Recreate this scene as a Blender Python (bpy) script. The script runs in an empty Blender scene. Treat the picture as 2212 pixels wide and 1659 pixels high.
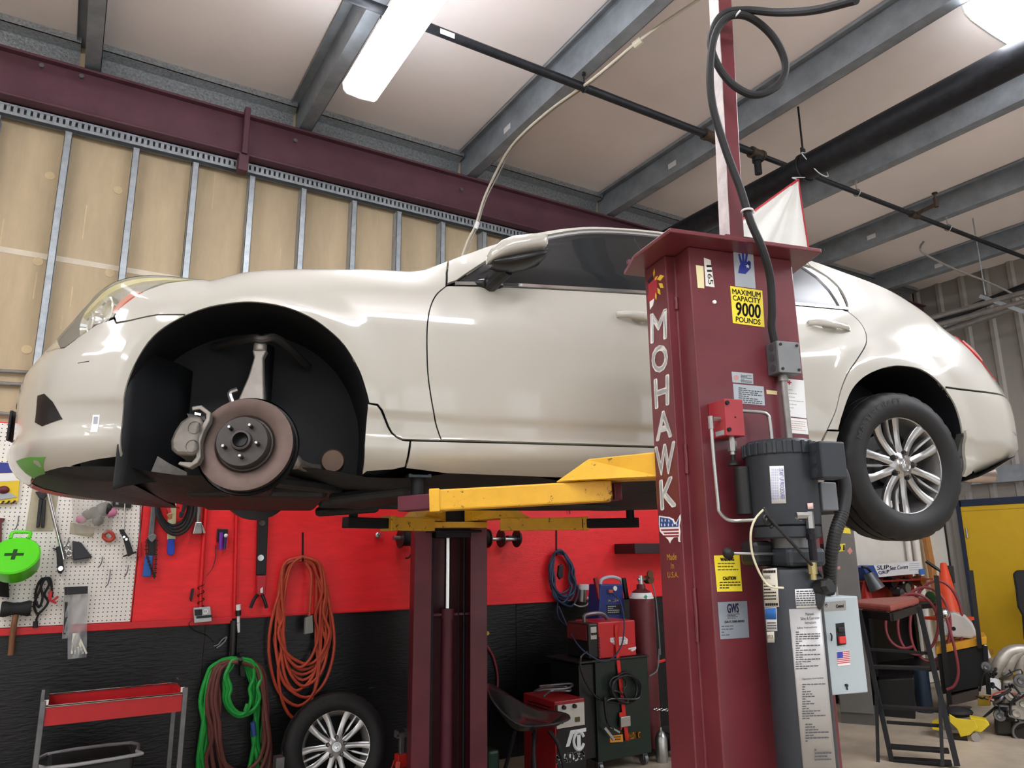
import bpy, bmesh, math, random
import numpy as np
from mathutils import Vector, Matrix, Euler
from mathutils.geometry import delaunay_2d_cdt
random.seed(7)
scene = bpy.context.scene
COL = scene.collection
# ---------------------------------------------------------------- camera
YAW, PITCH, ROLL, FPX = 0.545249, 0.225359, -0.010484, 1585.5
PW, PH = 2212, 1659
_cy, _sy, _cp, _sp = math.cos(YAW), math.sin(YAW), math.cos(PITCH), math.sin(PITCH)
FW = Vector((_sy*_cp, _cy*_cp, _sp)); _r = Vector((_cy, -_sy, 0)); _u = _r.cross(FW)
RT = _r*math.cos(ROLL)+_u*math.sin(ROLL); UP = _u*math.cos(ROLL)-_r*math.sin(ROLL)
CAM = Vector((0, 0, 1.60))
cd = bpy.data.cameras.new('camera'); cam = bpy.data.objects.new('camera', cd); COL.objects.link(cam)
cd.sensor_width = 36; cd.lens = FPX/PW*36; cd.clip_start = .05; cd.clip_end = 100
cam.matrix_world = Matrix(((RT.x, UP.x, -FW.x, CAM.x), (RT.y, UP.y, -FW.y, CAM.y), (RT.z, UP.z, -FW.z, CAM.z), (0, 0, 0, 1)))
scene.camera = cam
# ---------------------------------------------------------------- light and exposure
vs = scene.view_settings
scene.display_settings.display_device = 'sRGB'
vs.view_transform = 'Standard'; vs.look = 'None'; vs.gamma = 1; vs.use_curve_mapping = False
vs.exposure = 0.9
LAMP_E = 15.0          # emission strength of the fluorescent lenses
w = bpy.data.worlds.new('world'); scene.world = w; w.use_nodes = True
w.node_tree.nodes['Background'].inputs[0].default_value = (.9, .95, 1, 1)
w.node_tree.nodes['Background'].inputs[1].default_value = 1.0

# a pixel of the 2212x1659 photograph turned into a point on a real plane of the room
def ray(px, py): return RT*((px-PW/2)/FPX)-UP*((py-PH/2)/FPX)+FW
def onY(px, py, y): v = ray(px, py); return CAM+v*((y-CAM.y)/v.y)
def onX(px, py, x): v = ray(px, py); return CAM+v*((x-CAM.x)/v.x)
def onZ(px, py, z): v = ray(px, py); return CAM+v*((z-CAM.z)/v.z)
def onP(px, py, p, n): v = ray(px, py); n = Vector(n); return CAM+v*((Vector(p)-CAM).dot(n)/v.dot(n))
def dep(px, py, t): return CAM+ray(px, py)*t

# ---------------------------------------------------------------- materials
def lin(c):
    if isinstance(c, str):
        c = [int(c[i:i+2], 16)/255 for i in (0, 2, 4)]
    return tuple(((v/12.92) if v <= .04045 else ((v+.055)/1.055)**2.4) for v in c)+(1,)
MATS = {}
def mat(name, col, rough=.5, metal=0., var=0., vs_=6., bump=0., bs=60., coat=0., col2=None, wear=0., ws=9., spec=.5, alpha=1., trans=0., ior=1.45, emit=0., stretch=None, sheen=0.):
    if name in MATS: return MATS[name]
    m = bpy.data.materials.new(name); m.use_nodes = True; nt = m.node_tree; N = nt.nodes; L = nt.links
    b = N['Principled BSDF']
    b.inputs['Roughness'].default_value = rough; b.inputs['Metallic'].default_value = metal
    b.inputs['Specular IOR Level'].default_value = spec; b.inputs['Coat Weight'].default_value = coat
    b.inputs['Coat Roughness'].default_value = .06; b.inputs['IOR'].default_value = ior
    b.inputs['Alpha'].default_value = alpha; b.inputs['Transmission Weight'].default_value = trans
    c = lin(col); b.inputs['Base Color'].default_value = c
    if emit:
        b.inputs['Emission Color'].default_value = c; b.inputs['Emission Strength'].default_value = emit
    tc = None
    def coords(scale_vec=None):
        nonlocal tc
        if tc is None: tc = N.new('ShaderNodeTexCoord')
        if scale_vec is None: return tc.outputs['Object']
        mp = N.new('ShaderNodeMapping'); L.new(tc.outputs['Object'], mp.inputs[0]); mp.inputs['Scale'].default_value = scale_vec
        return mp.outputs[0]
    last = None
    if var or wear:
        n = N.new('ShaderNodeTexNoise'); n.inputs['Scale'].default_value = vs_; n.inputs['Detail'].default_value = 6; n.inputs['Roughness'].default_value = .65
        L.new(coords(stretch), n.inputs['Vector'])
        r = N.new('ShaderNodeValToRGB'); r.color_ramp.elements[0].position = .3; r.color_ramp.elements[1].position = .7
        c2 = lin(col2) if (col2 and not wear) else tuple(x*(1-var) for x in c[:3])+(1,)
        r.color_ramp.elements[0].color = c2
        r.color_ramp.elements[1].color = c if (col2 and not wear) else tuple(min(1, x*(1+var*.6)) for x in c[:3])+(1,)
        L.new(n.outputs[0], r.inputs[0]); last = r.outputs[0]
    if wear:
        n2 = N.new('ShaderNodeTexNoise'); n2.inputs['Scale'].default_value = ws; n2.inputs['Detail'].default_value = 9; n2.inputs['Roughness'].default_value = .75
        L.new(coords(stretch), n2.inputs['Vector'])
        r2 = N.new('ShaderNodeValToRGB'); r2.color_ramp.elements[0].position = .5+wear*.1; r2.color_ramp.elements[1].position = .53+wear*.1
        L.new(n2.outputs[0], r2.inputs[0])
        mx = N.new('ShaderNodeMix'); mx.data_type = 'RGBA'
        L.new(r2.outputs[0], mx.inputs['Factor']); L.new(last, mx.inputs['A']); mx.inputs['B'].default_value = lin(col2 or '201a18')
        last = mx.outputs['Result']
    if last is not None: L.new(last, b.inputs['Base Color'])
    if bump:
        n3 = N.new('ShaderNodeTexNoise'); n3.inputs['Scale'].default_value = bs; n3.inputs['Detail'].default_value = 4
        L.new(coords(stretch), n3.inputs['Vector'])
        bp = N.new('ShaderNodeBump'); bp.inputs['Strength'].default_value = bump; bp.inputs['Distance'].default_value = .01
        L.new(n3.outputs[0], bp.inputs['Height']); L.new(bp.outputs[0], b.inputs['Normal'])
    MATS[name] = m
    return m

# ---------------------------------------------------------------- mesh builder
def V(*a): return Vector(a)
def catmull(pts, k=6, closed=False):
    P = [Vector(p) for p in pts]; n = len(P); out = []
    if n < 3 or k < 2: return P
    segs = n if closed else n-1
    for i in range(segs):
        p1, p2 = P[i % n], P[(i+1) % n]
        p0 = P[(i-1) % n] if (closed or i > 0) else p1*2-p2
        p3 = P[(i+2) % n] if (closed or i+2 < n) else p2*2-p1
        for j in range(k):
            t = j/k
            out.append(.5*((2*p1)+(p2-p0)*t+(2*p0-5*p1+4*p2-p3)*t*t+(3*p1-p0-3*p2+p3)*t**3))
    if not closed: out.append(P[-1])
    return out
def frame(d):
    d = Vector(d).normalized(); a = V(0, 0, 1) if abs(d.z) < .9 else V(1, 0, 0)
    x = d.cross(a).normalized(); return x, d.cross(x).normalized(), d
class MB:
    def __init__(s): s.v = []; s.f = []; s.m = []; s.mi = 0
    def add(s, vs, fs, mi=None):
        b = len(s.v); s.v += [Vector(p) for p in vs]; s.f += [[i+b for i in f] for f in fs]; s.m += [s.mi if mi is None else mi]*len(fs); return s
    def box(s, c, size, M=None, mi=None, taper=None):
        x, y, z = [q/2 for q in size]; c = Vector(c)
        vs = [V(i*x, j*y, k*z) for k in (-1, 1) for j in (-1, 1) for i in (-1, 1)]
        if taper:
            for q in vs[4:]: q.x *= taper[0]; q.y *= taper[1]
        if M is not None: vs = [M @ q for q in vs]
        return s.add([c+q for q in vs], [(0, 2, 3, 1), (4, 5, 7, 6), (0, 1, 5, 4), (2, 6, 7, 3), (0, 4, 6, 2), (1, 3, 7, 5)], mi)
    def bb(s, lo, hi, mi=None):
        lo, hi = Vector(lo), Vector(hi); return s.box((lo+hi)/2, hi-lo, None, mi)
    def bar(s, p0, p1, w, h, up=(0, 0, 1), mi=None, w1=None, h1=None):
        p0, p1 = Vector(p0), Vector(p1); d = (p1-p0).normalized(); x = d.cross(Vector(up)).normalized(); y = x.cross(d)
        w1 = w if w1 is None else w1; h1 = h if h1 is None else h1
        vs = [p0+x*(i*w/2)+y*(j*h/2) for j in (-1, 1) for i in (-1, 1)]+[p1+x*(i*w1/2)+y*(j*h1/2) for j in (-1, 1) for i in (-1, 1)]
        return s.add(vs, [(0, 1, 3, 2), (4, 6, 7, 5), (0, 4, 5, 1), (2, 3, 7, 6), (0, 2, 6, 4), (1, 5, 7, 3)], mi)
    def cyl(s, p0, p1, r, r1=None, n=16, mi=None):
        p0, p1 = Vector(p0), Vector(p1); r1 = r if r1 is None else r1; x, y, d = frame(p1-p0)
        a = [2*math.pi*i/n for i in range(n)]
        vs = [p0+x*(r*math.cos(t))+y*(r*math.sin(t)) for t in a]+[p1+x*(r1*math.cos(t))+y*(r1*math.sin(t)) for t in a]
        return s.add(vs, [(i, (i+1) % n, n+(i+1) % n, n+i) for i in range(n)]+[list(range(n))[::-1], list(range(n, 2*n))], mi)
    def tube(s, pts, r, n=8, k=5, closed=False, mi=None):
        P = catmull(pts, k, closed); m = len(P); b = len(s.v); rr = r if isinstance(r, (list, tuple)) else None
        x = None; vs = []
        for i, p in enumerate(P):
            d = (P[(i+1) % m]-P[i-1]) if closed else (P[min(i+1, m-1)]-P[max(i-1, 0)])
            if d.length < 1e-9: d = V(0, 0, 1)
            d.normalize()
            if x is None: x = frame(d)[0]
            x = (x-d*x.dot(d)); x = x.normalized() if x.length > 1e-6 else frame(d)[0]
            y = d.cross(x); q = r if rr is None else rr[0]+(rr[1]-rr[0])*i/(m-1)
            vs += [p+x*(q*math.cos(2*math.pi*j/n))+y*(q*math.sin(2*math.pi*j/n)) for j in range(n)]
        fs = [(i*n+j, i*n+(j+1) % n, ((i+1) % m)*n+(j+1) % n, ((i+1) % m)*n+j) for i in range(m if closed else m-1) for j in range(n)]
        if not closed: fs += [list(range(n))[::-1], list(range((m-1)*n, m*n))]
        return s.add(vs, fs, mi)
    def lathe(s, prof, o, ax, n=32, mi=None, closed=False, a0=0., a1=2*math.pi):
        o = Vector(o); x, y, d = frame(ax); full = abs(a1-a0-2*math.pi) < 1e-6; vs = []; cnt = n if full else n+1
        for i in range(cnt):
            t = a0+(a1-a0)*i/n; c, q = math.cos(t), math.sin(t)
            vs += [o+x*(r*c)+y*(r*q)+d*h for r, h in prof]
        k = len(prof); fs = []
        for i in range(n):
            j = (i+1) % cnt
            for p in range(k if closed else k-1):
                p2 = (p+1) % k
                fs.append((i*k+p, j*k+p, j*k+p2, i*k+p2))
        return s.add(vs, fs, mi)
    def prism(s, poly, o, ex, ey, ez, mi=None, hole=None):
        o, ex, ey, ez = Vector(o), Vector(ex), Vector(ey), Vector(ez); n = len(poly)
        vs = [o+ex*p[0]+ey*p[1] for p in poly]; vs += [q+ez for q in vs]
        return s.add(vs, [list(range(n))[::-1], list(range(n, 2*n))]+[(i, (i+1) % n, n+(i+1) % n, n+i) for i in range(n)], mi)
    def poly3(s, pts, ez, mi=None):
        pts = [Vector(p) for p in pts]; n = len(pts); ez = Vector(ez)
        return s.add(pts+[p+ez for p in pts], [list(range(n))[::-1], list(range(n, 2*n))]+[(i, (i+1) % n, n+(i+1) % n, n+i) for i in range(n)], mi)
    def sph(s, c, r, n=14, m=9, sc=(1, 1, 1), mi=None):
        c = Vector(c); vs = [c+V(0, 0, r*sc[2])]
        for i in range(1, m):
            t = math.pi*i/m
            vs += [c+V(r*sc[0]*math.sin(t)*math.cos(2*math.pi*j/n), r*sc[1]*math.sin(t)*math.sin(2*math.pi*j/n), r*sc[2]*math.cos(t)) for j in range(n)]
        vs.append(c-V(0, 0, r*sc[2])); fs = [(0, 1+j, 1+(j+1) % n) for j in range(n)]
        for i in range(m-2): fs += [(1+i*n+j, 1+(i+1)*n+j, 1+(i+1)*n+(j+1) % n, 1+i*n+(j+1) % n) for j in range(n)]
        e = len(vs)-1; fs += [(e, 1+(m-2)*n+(j+1) % n, 1+(m-2)*n+j) for j in range(n)]
        return s.add(vs, fs, mi)
    def grid(s, fn, nu, nv, mi=None, th=0.):
        vs = [Vector(fn(i/nu, j/nv)) for i in range(nu+1) for j in range(nv+1)]
        return s.add(vs, [(i*(nv+1)+j, (i+1)*(nv+1)+j, (i+1)*(nv+1)+j+1, i*(nv+1)+j+1) for i in range(nu) for j in range(nv)], mi)
    def quad(s, pts, th, mi=None):
        "a thin plate over four corner points, thickness towards the normal"
        p = [Vector(q) for q in pts]; n = (p[1]-p[0]).cross(p[3]-p[0]).normalized()
        return s.poly3(p, n*th, mi)
MW = {}
def build(name, mb, mats, parent=None, smooth=35, bevel=0., local=False, bseg=2, normals=None, fixn=True, solid=0., origin=None):
    mats = mats if isinstance(mats, (list, tuple)) else [mats]
    me = bpy.data.meshes.new(name); o = bpy.data.objects.new(name, me); COL.objects.link(o)
    if parent is not None:
        o.parent = parent; M = MW[parent]; MW[o] = M.copy()
        vs = mb.v if local else [M.inverted() @ p for p in mb.v]
    else:
        if origin is None:
            lo = V(*[min(p[i] for p in mb.v) for i in range(3)]); hi = V(*[max(p[i] for p in mb.v) for i in range(3)])
            origin = V((lo.x+hi.x)/2, (lo.y+hi.y)/2, lo.z)
        o.location = origin; MW[o] = Matrix.Translation(origin); vs = [p-origin for p in mb.v]
    me.from_pydata([tuple(p) for p in vs], [], mb.f)
    for m in mats: me.materials.append(m)
    if len(mats) > 1: me.polygons.foreach_set('material_index', mb.m)
    if fixn:
        bm = bmesh.new(); bm.from_mesh(me); bmesh.ops.recalc_face_normals(bm, faces=bm.faces); bm.to_mesh(me); bm.free()
    if smooth:
        me.polygons.foreach_set('use_smooth', [True]*len(me.polygons))
        if smooth < 179: me.set_sharp_from_angle(angle=math.radians(smooth))
    if normals is not None: me.normals_split_custom_set_from_vertices(normals)
    if solid:
        md = o.modifiers.new('thickness', 'SOLIDIFY'); md.thickness = solid; md.offset = 0
    if bevel:
        md = o.modifiers.new('bevel', 'BEVEL'); md.width = bevel; md.segments = bseg; md.limit_method = 'ANGLE'; md.angle_limit = math.radians(40)
    me.update(); return o
def tag(o, label, cat, group=None, kind=None):
    if label: o['label'] = label
    if cat: o['category'] = cat
    if group: o['group'] = group
    if kind: o['kind'] = kind
    return o
def struct(o, label, cat=None):
    o['kind'] = 'structure'; o['label'] = label
    o['category'] = cat or o.name.split('_')[0].split('.')[0]
    return o
def thing(name, loc, label, cat, rotz=0., group=None, M=None):
    o = bpy.data.objects.new(name, None); COL.objects.link(o); o.empty_display_size = .1
    M = (Matrix.Translation(Vector(loc)) @ Matrix.Rotation(rotz, 4, 'Z')) if M is None else M
    o.matrix_world = M; MW[o] = M.copy(); return tag(o, label, cat, group)
def copy_tree(o, parent=None):
    c = o.copy(); COL.objects.link(c)
    if parent is not None: c.parent = parent
    for ch in list(o.children): copy_tree(ch, c)
    return c
def text_mesh(s, font_align='CENTER', space=1.0, lines=1.0):
    cu = bpy.data.curves.new('t', 'FONT'); cu.body = s; cu.align_x = font_align; cu.space_character = space; cu.space_line = lines; cu.resolution_u = 3
    ob = bpy.data.objects.new('t', cu); COL.objects.link(ob)
    bpy.context.view_layer.update()
    me = bpy.data.meshes.new_from_object(ob.evaluated_get(bpy.context.evaluated_depsgraph_get()))
    vs = [v.co.copy() for v in me.vertices]; fs = [list(p.vertices) for p in me.polygons]
    bpy.data.objects.remove(ob); bpy.data.curves.remove(cu); bpy.data.meshes.remove(me)
    return vs, fs
def text_on(mb, s, quad, off=.0006, align='CENTER', mi=None, fn=None, bold=0., **k):
    "map lettering onto the quad TL,TR,BR,BL (bilinear) lifted along its normal"
    vs, fs = text_mesh(s, align, **k)
    x0, x1 = min(v.x for v in vs), max(v.x for v in vs); y0, y1 = min(v.y for v in vs), max(v.y for v in vs)
    tl, tr, br, bl = [Vector(q) for q in quad]; n = (br-bl).cross(tl-bl).normalized()
    out = []
    for v in vs:
        a = (v.x-x0)/max(x1-x0, 1e-6); b = (v.y-y0)/max(y1-y0, 1e-6)
        out.append((bl*(1-a)+br*a)*(1-b)+(tl*(1-a)+tr*a)*b+n*off)
    if fn: out = [fn(p) for p in out]
    mb.add(out, fs, mi)
    if bold:
        e = (br-bl).normalized(); g = (tl-bl).normalized()
        for k_ in range(8): mb.add([p+(e*math.cos(k_*math.pi/4)+g*math.sin(k_*math.pi/4))*bold for p in out], fs, mi)
    return mb
# ================================================================ structure of the workshop
WY, RX, DZ = 5.5, 10.0, 5.16           # back wall, right wall, roof deck
m_floor = mat('concrete', 'b3a693', .45, var=.35, vs_=1.6, bump=.15, bs=40, col2=None)
m_deck = mat('roof_insulation', 'e4dcd8', .75, var=.06, vs_=.8, bump=.06, bs=5)
m_dry = mat('drywall_paper', 'b8a587', .85, var=.14, vs_=2.2, stretch=(3, 3, .6), bump=.05)
m_galv = mat('galvanised', 'a2a9ae', .42, .4, var=.3, vs_=14, bump=.05)
m_purl = mat('purlin_steel', '848b91', .5, .2, var=.28, vs_=5)
m_maroon = mat('maroon_beam', '593842', .5, var=.2, vs_=5, spec=.4)
m_red = mat('red_board', 'e4242a', .42, var=.14, vs_=5, stretch=(1, 1, 4), bump=.18, bs=45)
m_blackb = mat('black_board', '0d0d0f', .38, var=.5, vs_=7, bump=.35, bs=34, stretch=(.5, 1, 2.2), wear=1.45, ws=26, col2='55534f')
m_white = mat('white_paint', 'd8d4cc', .6, var=.06)
m_corr = mat('sheet_metal_wall', '938e88', .45, .2, var=.1, vs_=2, stretch=(1, 1, .2))
m_blackm = mat('black_iron', '1c1d20', .5, .3, var=.4, vs_=20)
m_seam = mat('joint_tape', 'cfc4b0', .8, var=.1)
m_lens = mat('lamp_lens', 'f6f8ff', .4, emit=LAMP_E)
m_house = mat('lamp_housing', 'e6e6e2', .4)
m_chrome = mat('chrome', 'd8d8d8', .12, 1.)
m_steel = mat('bright_steel', 'b0b0ae', .3, .9, var=.15)
m_dsteel = mat('dull_steel', '77787a', .45, .8, var=.25, vs_=12)
m_black = mat('black_plastic', '161617', .42)
m_rubber = mat('black_rubber', '1b1b1c', .68, var=.2, vs_=30)

def slab(name, lo, hi, m, label, cat=None):
    return struct(build(name, MB().bb(lo, hi), m, smooth=0), label, cat)
slab('floor', (-6.2, -8.2, -.12), (RX+.2, WY+.25, 0), m_floor, 'worn brown-grey concrete workshop floor', 'floor')
slab('ceiling', (-6.2, -8.2, DZ), (RX+.2, WY+.25, DZ+.12), m_deck, 'pale vinyl-faced insulation of the sloping roof deck', 'ceiling')
wall = slab('wall_back', (-6.2, WY+.022, 0), (RX+.2, WY+.2, DZ), mat('wall_backing', '6d604c', .9), 'tan unpainted drywall back wall between steel studs', 'wall')
slab('wall_left', (-6.2, -8.2, 0), (-6, WY, DZ), m_white, 'plain pale wall out of view on the left', 'wall')
b = MB()                              # wall behind the photographer, two openings added to let fill light in
for lo, hi in (((-6.2, -8.2, 4.3), (RX+.2, -8, DZ)), ((-6.2, -8.2, 0), (-4.6, -8, 4.3)), ((1.2, -8.2, 0), (2.2, -8, 4.3)), ((8.2, -8.2, 0), (RX+.2, -8, 4.3))): b.bb(lo, hi)
struct(build('wall_front', b, m_white, smooth=0), 'pale wall behind the photographer with two openings added for fill light', 'wall')
# drywall sheets of the back wall (each a piece), seam tape between the rows
studs = []
x = -1.55
for px, py in ((152, 268), (296.6, 307), (423, 347), (544, 378), (654.6, 405), (763, 434), (859, 456), (953, 483), (1042, 505)):
    studs.append(onY(px, py, WY-.05).x)
sp_ = (studs[-2]-studs[0])/7
studs = [studs[0]-sp_*k for k in (4, 3, 2, 1)]+studs+[studs[-1]+sp_*k for k in range(1, 10)]
zs = onY(180, 567, WY).z
zl = [0.02, 1.16, 2.38, zs, 4.95]
edges = [-4.2, -1.9, .55, 2.98, 5.2, 7.6, RX-.02]
for i in range(len(edges)-1):
    for z0, z1 in ((.01, zs-.004), (zs+.004, 4.78)):
        build('drywall_sheet', MB().bb((edges[i]+.004, WY, z0), (edges[i+1]-.004, WY+.02, z1)), m_dry if edges[i] < 4.9 else m_white, wall, smooth=0)
build('drywall_strip', MB().bb((-4.2, WY-.005, 4.84), (RX-.02, WY+.02, DZ)), m_dry, wall, smooth=0)
tape = MB(); tape.bb((-4.2, WY-.002, zs-.022), (4.9, WY+.001, zs+.016))
build('joint_tape', tape, m_seam, wall, smooth=0)
patch = MB()
for px, py in ((108, 380), (255, 411), (82, 565), (237, 590), (58, 755), (240, 660)):
    c = onY(px, py, WY); patch.cyl(c, c+V(0, -.003, 0), .03, n=14)
for k in range(26):
    xx = random.uniform(-.9, 3.6); zz = random.uniform(2.9, 4.3); l = random.uniform(.08, .35)
    patch.bb((xx, WY-.0015, zz), (xx+random.uniform(.004, .009), WY, zz+l))
build('plaster_dab', patch, mat('plaster_dab', 'c8b48e', .85, var=.2), wall, smooth=0)
# steel studs and slotted track
ZB, ZT = onY(590, 375, WY-.02).z, onY(590, 288, WY-.02).z     # rafter bottom and top
for i, sx in enumerate(studs):
    if not 3 <= i <= 13: continue
    b = MB(); b.bb((sx-.022, WY-.092, 2.43), (sx-.019, WY, ZB-.10)); b.bb((sx-.022, WY-.092, 2.43), (sx+.022, WY-.089, ZB-.10)); b.bb((sx-.022, WY-.003, 2.43), (sx+.022, WY, ZB-.10))
    b.bb((sx+.019, WY-.092, 2.43), (sx+.022, WY-.08, ZB-.10))
    k_ = i-4
    lab = ('steel wall stud number %s from the left edge of the photo' % ['one', 'two', 'three', 'four', 'five', 'six', 'seven', 'eight', 'nine'][k_]) if 0 <= k_ < 9 else ('steel wall stud out of view left of the photo' if k_ < 0 else 'steel wall stud hidden behind the car')
    tag(build('steel_stud', b, m_galv, smooth=0), lab, 'stud', 'steel studs of the back wall')
tr = thing('slotted_track', (2, WY-.05, ZB-.09), 'galvanised slotted top track above the wall studs', 'track')
m_slot = mat('slot_dark', '3a3d40', .7)
t = MB(); t.bb((-4.2, WY-.11, ZB-.012), (RX-.05, WY-.012, ZB-.006))
# front lip with open slots: rails above and below plus small bridges
t.bb((-4.2, WY-.11, ZB-.026), (RX-.05, WY-.106, ZB-.006)); t.bb((-4.2, WY-.11, ZB-.086), (RX-.05, WY-.106, ZB-.066))
xx = -1.6
while xx < 5.2:
    t.bb((xx, WY-.11, ZB-.068), (xx+.022, WY-.106, ZB-.024)); xx += .037
build('track_body', t, m_galv, tr, smooth=0)
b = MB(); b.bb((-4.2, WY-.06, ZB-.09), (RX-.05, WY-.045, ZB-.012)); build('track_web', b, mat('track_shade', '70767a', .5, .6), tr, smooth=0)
# rafter: painted I-beam along the wall, its bolts and splice bracket
rf = thing('roof_beam', (2, WY-.2, ZB), 'dark maroon painted steel beam running along the top of the back wall', 'beam')
b = MB(); b.bb((-6, WY-.20, ZB), (RX-.05, WY-.02, ZB+.018)); b.bb((-6, WY-.20, ZT-.018), (RX-.05, WY-.02, ZT)); b.bb((-6, WY-.155, ZB+.018), (RX-.05, WY-.14, ZT-.018))
build('beam_body', b, m_maroon, rf, smooth=0, bevel=.004)
c = onY(527, 320, WY-.17); b = MB(); b.bb((c.x-.02, WY-.225, ZB+.002), (c.x+.02, WY-.16, ZT+.04)); tag(build('beam_clip', MB().bb((c.x-.035, WY-.21, ZB-.13), (c.x+.035, WY-.115, ZB-.002)), m_maroon, smooth=0, bevel=.004), 'small dark clip hanging under the maroon beam splice', 'clip')
build('splice_bracket', b, m_maroon, rf, smooth=0, bevel=.004)
for px, py in ((90, 144), (176, 167), (637, 305), (995, 410)):
    c = onY(px, py, WY-.2); build('bolt', MB().cyl(c, c+V(0, -.02, 0), .016, n=6), m_dsteel, rf, smooth=0)
# eave angle along the wall top
for x0, x1, lab in ((-6, -.24, 'galvanised eave angle left of the first purlin'), (-.2, 1.27, 'galvanised eave angle between the first and second purlin'), (1.31, 2.78, 'galvanised eave angle between the second and third purlin'), (2.82, 4.37, 'galvanised eave angle between the third and fourth purlin'), (4.41, RX-.05, 'galvanised eave angle right of the fourth purlin')):
    b = MB(); b.bb((x0, WY-.12, DZ-.055), (x1, WY, DZ-.05)); b.bb((x0, WY-.12, DZ-.055), (x1, WY-.115, DZ-.003)); b.bb((x0, WY-.008, DZ-.16), (x1, WY, DZ-.05))
    tag(build('eave_angle', b, mat('spangled_galv', 'a8adb0', .4, .7, var=.45, vs_=55, bump=.5, bs=50), smooth=0), lab, 'angle')
# purlins
plab = ['grey purlin at the far left above the end of the maroon beam', 'grey purlin beside the lit fluorescent lamp', 'grey purlin crossing the ceiling above the car roof', 'grey purlin behind the red pole', 'grey purlin just right of the big black pipe', 'grey purlin above the sprinkler head', 'grey purlin at the far right of the ceiling']
for x0, lab in zip((-.20, 1.29, 2.80, 4.39, 5.92, 7.43, 8.95), plab):
    th = thing('roof_purlin', (x0, 0, 4.92), lab, 'purlin')
    b = MB(); b.bb((x0, -7.9, 4.925), (x0+.004, WY-.0, DZ-.004)); b.bb((x0-.07, -7.9, DZ-.008), (x0+.004, WY, DZ-.004)); b.bb((x0, -7.9, 4.92), (x0+.10, WY, 4.926))
    b.bb((x0+.096, -7.9, 4.92), (x0+.10, WY, 4.945)); b.bb((x0-.07, -7.9, DZ-.03), (x0-.066, WY, DZ-.004))
    build('purlin_body', b, m_purl, th, smooth=0)
    if x0 > 1:
        yl = {1.29: 3.3, 2.80: 4.6, 4.39: 4.35, 5.92: 4.7, 7.43: 4.4, 8.95: 4.5}[x0]
        b = MB(); b.bb((x0-.003, yl, 4.98), (x0, yl+.10, 5.03)); build('paper_tag', b, mat('paper_tag', 'c9cacb', .7), th, smooth=0)
# lamps
def lamp(x0, x1, y0, y1, z, lab):
    th = thing('fluorescent_lamp', ((x0+x1)/2, (y0+y1)/2, z), lab, 'lamp')
    xm = (x0+x1)/2; w = (x1-x0)/2
    pr = [(-w*.45, .048), (-w*.8, .046), (-w, .02), (-w*.94, -.03), (-w*.75, -.052), (0, -.06), (w*.75, -.052), (w*.94, -.03), (w, .02), (w*.8, .046), (w*.45, .048)]
    b = MB().prism(pr, (xm, y0+.012, z), (1, 0, 0), (0, 0, 1), (0, y1-y0-.024, 0)); build('lens', b, m_lens, th, smooth=40)
    b = MB(); b.bb((xm-w*.62, y0+.012, z+.049), (xm+w*.62, y1-.012, z+.10))
    build('housing', b, m_house, th, smooth=0)
    for yy in (y0, y1-.011): build('end_cap', MB().prism([(q[0]*1.02, q[1]*1.02) for q in pr], (xm, yy, z), (1, 0, 0), (0, 0, 1), (0, .0115, 0)), m_house, th, smooth=0)
    for yy in (y0+.35, y1-.35): build('hanger_rod', MB().cyl((xm, yy, z+.10), (xm, yy, DZ-.001), .005, n=6), m_dsteel, th)
lamp(1.275, 1.517, 1.77, 4.21, 4.60, 'long lit fluorescent lamp hanging above the car bonnet')
lamp(4.45, 5.08, -.5, 1.90, 4.86, 'wide lit fluorescent lamp in the upper right corner')
for k, (xx, yy) in enumerate(((-1.9, 2.2), (-2.6, -2.2), (-5.2, -2.2), (5.6, -2.4), (7.9, .2), (-4.6, 1.0), (8.4, -2.6))):
    lamp(xx-.14, xx+.14, yy-1.22, yy+1.22, 4.75, ['fluorescent lamp over the pegboard wall out of view left', 'fluorescent lamp behind the photographer on the left', 'fluorescent lamp near the left wall behind the photographer', 'fluorescent lamp behind the photographer right of the lift', 'fluorescent lamp right of the lift post', 'fluorescent lamp over the left end of the hall', 'fluorescent lamp in the far right corner behind the photographer'][k])
# two lamps set across the bay, above the photographer
for xx, lab in ((.38, 'cross-wise fluorescent lamp above the photographer'), (7.0, 'cross-wise fluorescent lamp above and right of the photographer')):
    th = thing('fluorescent_lamp', (xx, -1.15, 4.7), lab, 'lamp')
    pr = [(-.06, .048), (-.104, .046), (-.13, .02), (-.122, -.03), (-.098, -.052), (0, -.06), (.098, -.052), (.122, -.03), (.13, .02), (.104, .046), (.06, .048)]
    pr = [(q[0]*2, q[1]) for q in pr]
    build('lens', MB().prism(pr, (xx-1.1, -1.15, 4.7), (0, 1, 0), (0, 0, 1), (2.2, 0, 0)), m_lens, th, smooth=40)
    build('housing', MB().bb((xx-1.1, -1.207, 4.749), (xx+1.1, -1.093, 4.80)), m_house, th, smooth=0)
    for q in (-.4, .4): build('hanger_rod', MB().cyl((xx+q, -1.15, 4.80), (xx+q, -1.15, DZ-.001), .005, n=6), m_dsteel, th)
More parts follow.
